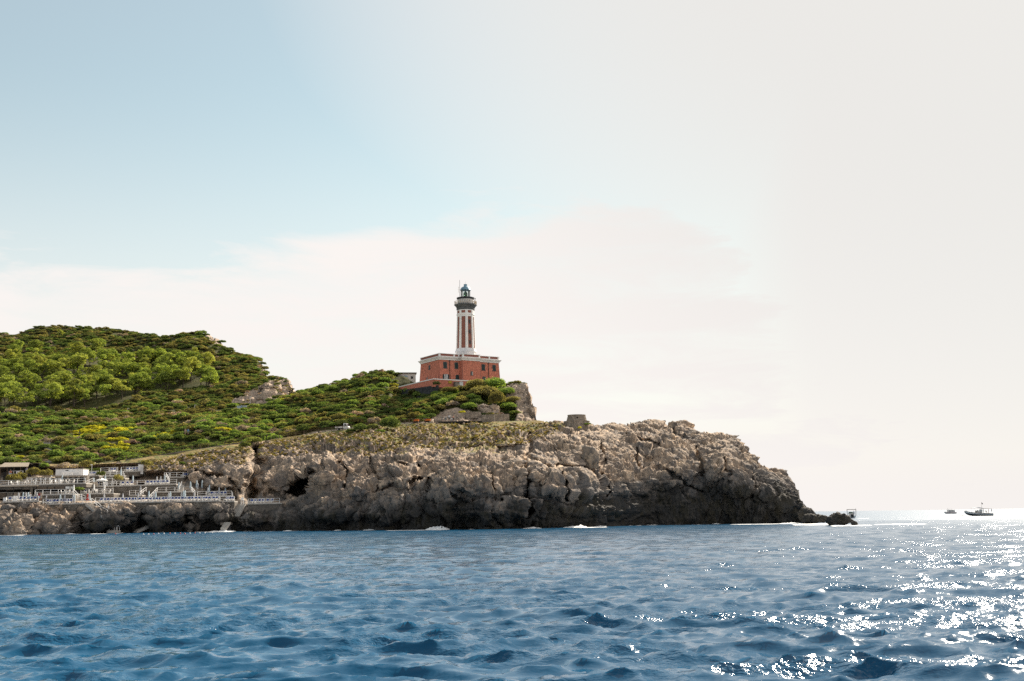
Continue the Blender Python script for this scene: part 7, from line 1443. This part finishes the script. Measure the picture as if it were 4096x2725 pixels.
railing('path_fence', [ht(v, 0.3) for v in (1085, 1150, 1215, 1300)], 0.95, 'brown wooden fence along the dirt path left of the white truck', None, 2.2, MAT['wood'], 0.08, (1.0, 0.5), 'fence')
railing('path_fence', [ht(v, 0.3) for v in (1302, 1326, 1370, 1408)], 1.0, 'brown fence posts in front of the white truck', None, 1.9, MAT['wood'], 0.09, (1.0,), 'fence')
railing('path_fence', [ht(v, 0.3) for v in (1452, 1500, 1540, 1580, 1620, 1655, 1700, 1738)], 1.15, 'brown wooden fence between the white truck and the boardwalk', None, 1.7, MAT['wood'], 0.10, (1.0, 0.5), 'fence')
_q = [ht(1625, 0.0), ht(1680, 0.0), ht(1745, 0.0)]
wall_run('stone_wall', [(v.x, v.y) for v in _q], [v.z + 0.05 for v in _q], [v.z - 1.6 for v in _q], 0.5, MAT['mortar'], None, 'low grey rubble wall under the fence beside the orange carts', facing=0.08, bw=0.4, bh=0.25, matf=MAT['stone'], seed=21)
_q = [ht(1739, 3.0), ht(1768, 3.0)]; wall_run('stone_wall', [(v.x, v.y) for v in _q], [v.z + 1.0 for v in _q], [v.z - 1 for v in _q], 0.5, MAT['mortar'], None, 'short pale rubble wall behind the left end of the boardwalk', facing=0.07, bw=0.35, bh=0.24, matf=MAT['stone'], seed=23)
_q = [ht(1926, 0.3), ht(1978, 0.6)]; wall_run('stone_wall', [(v.x, v.y) for v in _q], [_q[0].z + 2.0, _q[1].z + 1.9], [v.z - 1 for v in _q], 2.5, MAT['mortar'], None, 'square grey stone wall block at the right end of the boardwalk', facing=0.09, bw=0.42, bh=0.28, matf=MAT['stone'], seed=25)
_q = [P(1978, 1672, 318), P(2037, 1670, 319)]; wall_run('stone_wall', [(v.x, v.y) for v in _q], [P(1978, 1658, 318).z, P(2037, 1656, 319).z], [v.z - 1 for v in _q], 0.6, MAT['mortar'], None, 'low rubble wall right of the square stone block', facing=0.08, bw=0.38, bh=0.25, matf=MAT['stone'], seed=27)
_q = [P(1864, 1660, 322), P(1925, 1658, 323)]; wall_run('stone_wall', [(v.x, v.y) for v in _q], [P(1864, 1648, 322).z, P(1925, 1647, 323).z], [v.z - 1 for v in _q], 0.6, MAT['mortar'], None, 'pale terrace wall in the rocks above the boardwalk', facing=0.08, bw=0.38, bh=0.25, matf=MAT['stone'], seed=29)
_q = [P(2018, 1543, 348), P(2085, 1545, 349)]; wall_run('stone_wall', [(v.x, v.y) for v in _q], [P(2018, 1533, 348).z, P(2085, 1537, 349).z], [v.z - 1.5 for v in _q], 0.6, MAT['mortar'], None, 'low grey wall on the cliff edge right of the lighthouse', facing=0.07, bw=0.4, bh=0.25, matf=MAT['stone_dark'], seed=31)
# boardwalk
_r = empty('boardwalk', ht(1752, 0.0, 0.35)); tag(_r, 'dark timber boardwalk with thin rail where people stand', 'boardwalk'); _O = Vector(_r.location); _E = ht(1926, 0.0, 0.45) - _O
for i in range(30):
    a = _E * (i / 30); b = _E * ((i + 0.9) / 30); MB().hexa([a + Vector((0, 0, -0.1)), b + Vector((0, 0, -0.1)), b + Vector((0, 2.6, -0.1)), a + Vector((0, 2.6, -0.1)), a, b, b + Vector((0, 2.6, 0)), a + Vector((0, 2.6, 0))]).build('plank', MAT['wood_dark'], _r)
for y in (0.05, 2.4): MB().hexa([Vector((0, y, -0.4)), _E + Vector((0, y, -0.4)), _E + Vector((0, y + 0.15, -0.4)), Vector((0, y + 0.15, -0.4)), Vector((0, y, -0.11)), _E + Vector((0, y, -0.11)), _E + Vector((0, y + 0.15, -0.11)), Vector((0, y + 0.15, -0.11))]).build('beam', MAT['wood_dark'], _r)
for i in range(9): a = _E * (i / 8); MB().bar(a + Vector((0, 0.1, -1.6)), a + Vector((0, 0.1, 0.0)), 0.14).build('pile', MAT['wood_dark'], _r)
for i in range(13): a = _E * (i / 12); MB().bar(a + Vector((0, -0.02, 0.0)), a + Vector((0, -0.02, 1.0)), 0.05).build('post', MAT['iron'], _r)
for z in (0.98, 0.5): MB().bar(Vector((0, -0.02, z)), _E + Vector((0, -0.02, z)), 0.035).build('rail', MAT['iron'], _r)
# people on the boardwalk
PG = 'people on the boardwalk'
def bw(px, back): q = on_deck((_O, _O + _E, 3), px, back); return q
person(bw(1772, 0.9), R(80), 'stand', (0.015, 0.015, 0.018), (0.5, 0.47, 0.42), 'leftmost person on the boardwalk, black top and pale shorts', group=PG, h=1.66)
person(bw(1782.5, 1.2), R(150), 'stand', (0.48, 0.45, 0.42), (0.13, 0.2, 0.22), 'person in pale top and teal shorts, second from left on the boardwalk', group=PG, h=1.72)
person(bw(1797, 1.1), R(170), 'stand', (0.62, 0.62, 0.62), (0.02, 0.025, 0.03), 'tall person in white shirt and dark shorts in the middle of the boardwalk', group=PG, h=1.95)
person(bw(1807, 0.4), R(200), 'crouch', (0.45, 0.46, 0.48), (0.3, 0.32, 0.36), 'person crouching with light blue clothes at the boardwalk rail', group=PG)
person(bw(1813.5, 1.6), R(60), 'stand', (0.42, 0.2, 0.14), (0.03, 0.03, 0.035), 'person in reddish top and dark trousers behind the crouching one', group=PG, h=1.78)
person(bw(1834, 1.2), R(-80), 'lean', (0.07, 0.07, 0.075), (0.05, 0.05, 0.05), 'rightmost person in dark clothes bending forward on the boardwalk', group=PG, h=1.7)
_t = ht(1385, 1.6) - ht(1355, 1.6); pickup(ht(1370, 1.7), math.atan2(_t.y, _t.x))
cart(ht(1666, 1.6, 0.25), R(175), 'left one of the two small orange carts behind the fence'); cart(ht(1712, 1.6, 0.25), R(170), 'right one of the two small orange carts, nearer the boardwalk')
# round stone bunker
_r = empty('stone_bunker', P(2307, 1703, 308)); tag(_r, 'round grey stone bunker with flat top on the headland skyline', 'bunker'); _s = 306 / F_PX
_z1, _z2 = P(2307, 1685, 306).z - _r.location.z, P(2307, 1660, 306).z - _r.location.z
_m = MB().lathe([(3.25, -4), (3.25, _z1)], 36).build('base_core', MAT['mortar'], _r); MB().lathe([(2.62, _z1 - 0.1), (2.2, _z2)], 36).build('drum_core', MAT['mortar'], _r)
def _ring(R0, R1, z0, z1, bw_, bh_, nm, seed):
    f = MB(); L = 2 * math.pi * R0
    def p3(s_, z, e): t = s_ / R0; r_ = R0 + (R1 - R0) * (z - z0) / (z1 - z0) + e; return (r_ * math.cos(t), r_ * math.sin(t), z)
    stones(f, p3, L, z0, z1, bw_, bh_, 0.03, 0.07, (), 0.4, seed=seed); o = f.build(nm, MAT['stone'], _r); o['kind'] = 'stuff'
_ring(3.26, 3.26, -2.5, _z1, 0.42, 0.26, 'base_facing', 3); _ring(2.63, 2.21, _z1, _z2, 0.4, 0.24, 'drum_facing', 4)
MB().lathe([(2.3, _z2), (2.36, _z2 + 0.02), (2.36, _z2 + 0.14), (0.1, _z2 + 0.2)], 36).build('roof_slab', MAT['concrete'], _r)
MB().lathe([(3.3, _z1), (3.4, _z1 + 0.02), (3.4, _z1 + 0.1), (2.5, _z1 + 0.12)], 36).build('ledge', MAT['stone'], _r)
MB().box(-0.15, 0.25, -2.62, -2.3, _z1 + 0.75, _z1 + 1.05).build('loophole', MAT['dark_in'], _r)
# lamps, shed and fences on the far road
for px, py0, py1, lb, Y in ((510, 1634, 1662, 'lamp post in the middle of the far road', 424), (361, 1650, 1680, 'leftmost lamp post beside the far road hedge', 420), (778, 1621, 1640, 'short lamp post on the far road near the pale hedge', 424), (1000, 1586, 1632, 'tall lamp post beside the small white shed', 412)):
    q = P(px, py1, Y); o = empty('street_lamp', q); tag(o, 'slim pale ' + lb, 'street lamp', 'lamps along the far road'); H_ = P(px, py0, Y).z - q.z; MB().tube((0, 0, -2), (0, 0, H_), 0.09, 0.06, 8).build('pole', MAT['drum'], o); MB().box(-0.1, 0.5, -0.1, 0.1, H_ - 0.05, H_ + 0.08).build('lamp_head', MAT['drum'], o)
_q = P(948, 1636, 408); _r = empty('white_kiosk', _q, R(-6)); tag(_r, 'small low white kiosk in the scrub below the far crag', 'kiosk'); MB().box(0, 3.6, 0, 2.5, -2, 0.95).build('wall', MAT['parasol'], _r); MB().box(-0.1, 3.7, -0.1, 2.6, 0.95, 1.05).build('roof', MAT['white'], _r); MB().hexa([(1.35, -0.2, -1), (1.95, -0.2, -1), (1.95, -0.1, -1), (1.35, -0.1, -1), (1.5, -0.2, 1.25), (1.75, -0.2, 1.25), (1.75, -0.1, 1.25), (1.5, -0.1, 1.25)]).build('easel', MAT['dome'], _r); MB().box(3.4, 3.9, -0.5, 0.0, 0.2, 0.8).build('tank', MAT['white'], _r)
# people elsewhere
person(P(741, 1740, 322), R(190), 'stand', (0.45, 0.3, 0.24), (0.3, 0.22, 0.16), 'walker in reddish clothes half hidden in the scrub', group='walkers in the scrub'); person(P(752, 1740, 322), R(190), 'stand', (0.1, 0.25, 0.4), (0.2, 0.2, 0.22), 'walker in blue half hidden in the scrub', group='walkers in the scrub')
person(on_deck(DECKS['a'], 119, 0.9), R(200), 'stand', (0.66, 0.66, 0.65), (0.08, 0.16, 0.3), 'person in white shirt and blue shorts on the far left lowest terrace', (0.5, 0.48, 0.42))
person(P(155.5, 2003.5, 248.6), R(160), 'stand', (0.25, 0.02, 0.03), (0.35, 0.45, 0.6), 'person in dark red shirt and pale blue shorts at the gap between two terraces'); person(P(162, 2003.5, 248.8), R(200), 'stand', (0.45, 0.36, 0.26), (0.45, 0.36, 0.26), 'person in a sand-coloured dress beside the dark red shirt', long=False)
person(P(105.5, 1899, 276.5), R(180), 'stand', (0.2, 0.2, 0.28), (0.62, 0.62, 0.6), 'person in dark top and white shorts in front of the beach bar'); person(P(41, 1910, 273.5), R(190), 'stand', (0.42, 0.15, 0.09), (0.3, 0.38, 0.5), 'person with pale blue trousers behind the bushes by the bar', long=True)
person(on_deck(DECKS['j'], 401, 1.4), R(90), 'stand', (0.02, 0.02, 0.02), (0.02, 0.02, 0.02), 'waiter in black under the open parasol', long=True)
person(PZ(19, 0.7, 241.0), R(200), 'stand', (0.1, 0.15, 0.3), (0.1, 0.15, 0.3), 'bather in blue trunks standing on the rocks at the far left waterline'); person(PZ(8, 0.5, 240.6), R(150), 'lean', SKIN, None, 'bather bending on the rocks at the far left edge')
# boats with their people
_b = boat_tour(PZ(3917, 0.15, 478), R(3))
def aboard(b, x, y, z, rz, *a, **k): q = Vector(b.location) + Matrix.Rotation(b.rotation_euler[2], 3, 'Z') @ (Vector((x, y, z)) * b.scale[0]); return person(q, rz, *a, **k)
BG = 'passengers on the tour boat'
aboard(_b, -1.5, -0.5, 0.75, R(0), 'sit', (0.03, 0.02, 0.02), (0.03, 0.03, 0.03), 'dark-clothed passenger in front of the tour boat console', group=BG, h=1.9); aboard(_b, 1.7, -0.3, 0.8, R(90), 'stand', (0.25, 0.27, 0.33), (0.2, 0.22, 0.28), 'standing skipper in grey at the tour boat mast', group=BG, h=1.9); aboard(_b, 2.6, -0.6, 0.95, R(20), 'sit', (0.45, 0.3, 0.22), (0.4, 0.3, 0.25), 'seated tanned passenger behind the tour boat mast', group=BG)
aboard(_b, 3.7, -0.5, 0.85, R(90), 'stand', (0.35, 0.04, 0.05), (0.2, 0.05, 0.05), 'passenger in red near the tour boat stern', group=BG, h=1.6); aboard(_b, 5.0, -0.3, 0.75, R(0), 'stand', (0.36, 0.38, 0.45), (0.3, 0.32, 0.4), 'rightmost passenger in pale blue shirt at the tour boat stern', group=BG, h=1.85, arms='side')
boat_cabin(PZ(3803, 0.1, 760), R(8), 1.0)
_b = boat_rib(PZ(3405, 0.1, 430), R(-98)); aboard(_b, 1.9, 0.75, 0.75, R(0), 'stand', (0.3, 0.3, 0.34), (0.25, 0.26, 0.3), 'boatman standing at the stern of the small motor boat', h=1.75)
# rocks off the tip and loose boulders
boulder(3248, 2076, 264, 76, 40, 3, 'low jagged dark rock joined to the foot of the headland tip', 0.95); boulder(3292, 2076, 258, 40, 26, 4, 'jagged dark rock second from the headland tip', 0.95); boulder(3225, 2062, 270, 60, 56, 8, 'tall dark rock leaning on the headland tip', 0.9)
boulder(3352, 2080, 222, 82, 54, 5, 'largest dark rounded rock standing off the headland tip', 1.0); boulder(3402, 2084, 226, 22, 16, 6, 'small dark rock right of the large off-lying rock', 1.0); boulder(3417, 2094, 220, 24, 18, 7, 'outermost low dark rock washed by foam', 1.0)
boulder(2715, 1718, 318, 110, 62, 12, 'big pale boulder on the skyline of the headland'); boulder(2610, 1698, 325, 80, 40, 13, 'blocky pale rock at the highest point of the headland'); boulder(2675, 1775, 300, 90, 80, 14, 'tall rounded boulder below the skyline rocks'); boulder(2590, 1790, 296, 60, 60, 15, 'smooth round boulder left of the tall boulder'); boulder(2360, 1835, 261, 75, 95, 16, 'large split boulder hanging on the cliff right of the crack')
boulder(2035, 1850, 257, 90, 50, 17, 'wide pale boulder beside the great vertical crack'); boulder(2085, 1848, 258, 34, 52, 18, 'narrow leaning stone wedged against the great vertical crack'); boulder(1028, 1878, 271, 22, 36, 19, 'chockstone stuck in the dark cleft'); boulder(1640, 1825, 268, 110, 62, 20, 'dark dome-shaped outcrop on the grassy upper slope'); boulder(2560, 1700, 322, 40, 26, 22, 'small block left of the highest skyline rock'); boulder(2450, 1702, 318, 34, 22, 24, 'small knob of rock on the skyline right of the bunker')
boulder(1932, 1636, 328, 66, 34, 26, 'pale rock overhang under the bushes below the lighthouse'); boulder(1978, 1648, 326, 46, 60, 27, 'knobbly pale rock pillar under the hanging bush'); boulder(2230, 1698, 310, 50, 30, 28, 'square weathered block left of the bunker')
for i, (px, py, w_, h_) in enumerate([(60, 2100, 120, 70), (215, 2105, 110, 74), (145, 2060, 60, 46), (35, 2038, 60, 36), (100, 2030, 50, 36), (430, 2082, 120, 64), (520, 2070, 70, 50), (770, 2110, 56, 44), (1010, 2080, 90, 56), (930, 2055, 50, 40)]):
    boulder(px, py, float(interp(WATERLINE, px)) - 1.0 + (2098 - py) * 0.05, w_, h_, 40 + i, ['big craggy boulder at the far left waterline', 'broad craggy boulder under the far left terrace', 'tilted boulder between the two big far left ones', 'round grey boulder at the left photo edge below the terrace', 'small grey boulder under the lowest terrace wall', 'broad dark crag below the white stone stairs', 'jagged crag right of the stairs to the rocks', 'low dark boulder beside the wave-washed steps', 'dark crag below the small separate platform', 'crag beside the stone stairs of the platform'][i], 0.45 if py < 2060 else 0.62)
for _i, (_a, _b, _d, _h, _lb) in enumerate([(1545, 1700, 235.5, 1.5, 'white wave breaking at the cliff foot left of the great crack'), (1700, 1800, 236, 0.8, 'thin line of foam right of the breaking wave'), (775, 870, 252, 1.0, 'foam washing over the low boulder at the steps'), (870, 945, 251, 0.6, 'foam below the wave-washed steps'), (2250, 2350, 244, 0.9, 'splash of foam right of the great crack'), (2890, 3060, 272, 1.0, 'surf at the right foot of the cliff'), (3060, 3230, 262, 0.9, 'surf below the headland tip'), (3170, 3330, 244, 0.8, 'broad foam between the tip rocks'), (3330, 3450, 219, 0.7, 'foam around the off-lying rock'), (-40, 90, 238, 0.7, 'foam at the far left boulders'), (3790, 3865, 470, 1.4, 'spray at the bow of the tour boat')]): breaking_wave(_a, _b, _d, _h, 300 + _i, _lb)
_rw = random.Random(5)
for _i in range(26):
    _a = -20 + _i * 125 + _rw.uniform(-30, 30); breaking_wave(_a, _a + _rw.uniform(35, 85), float(interp(WATERLINE, _a + 30)) - _rw.uniform(2.0, 4.5), _rw.uniform(0.25, 0.6), 400 + _i, 'thin broken wash of foam along the foot of the rocks')
build_vegetation()
# ------------------------------------------------------------------ tell look-alikes apart by their place from the left
def ordinal(n): return '%d%s' % (n, 'th' if 10 <= n % 100 <= 20 else {1: 'st', 2: 'nd', 3: 'rd'}.get(n % 10, 'th'))
bpy.context.view_layer.update()
_by = {}
for o in sc.objects:
    if o.parent is None and o.get('category') and o.get('kind') != 'stuff': _by.setdefault(o['label'], []).append(o)
for lb, os_ in _by.items():
    if len(os_) > 1:
        os_.sort(key=lambda q: pix(np.array(q.matrix_world.translation))[0])
        for i, q in enumerate(os_): q['label'] = lb + (', leftmost' if i == 0 else ', rightmost' if i == len(os_) - 1 else ', %s from left' % ordinal(i + 1))
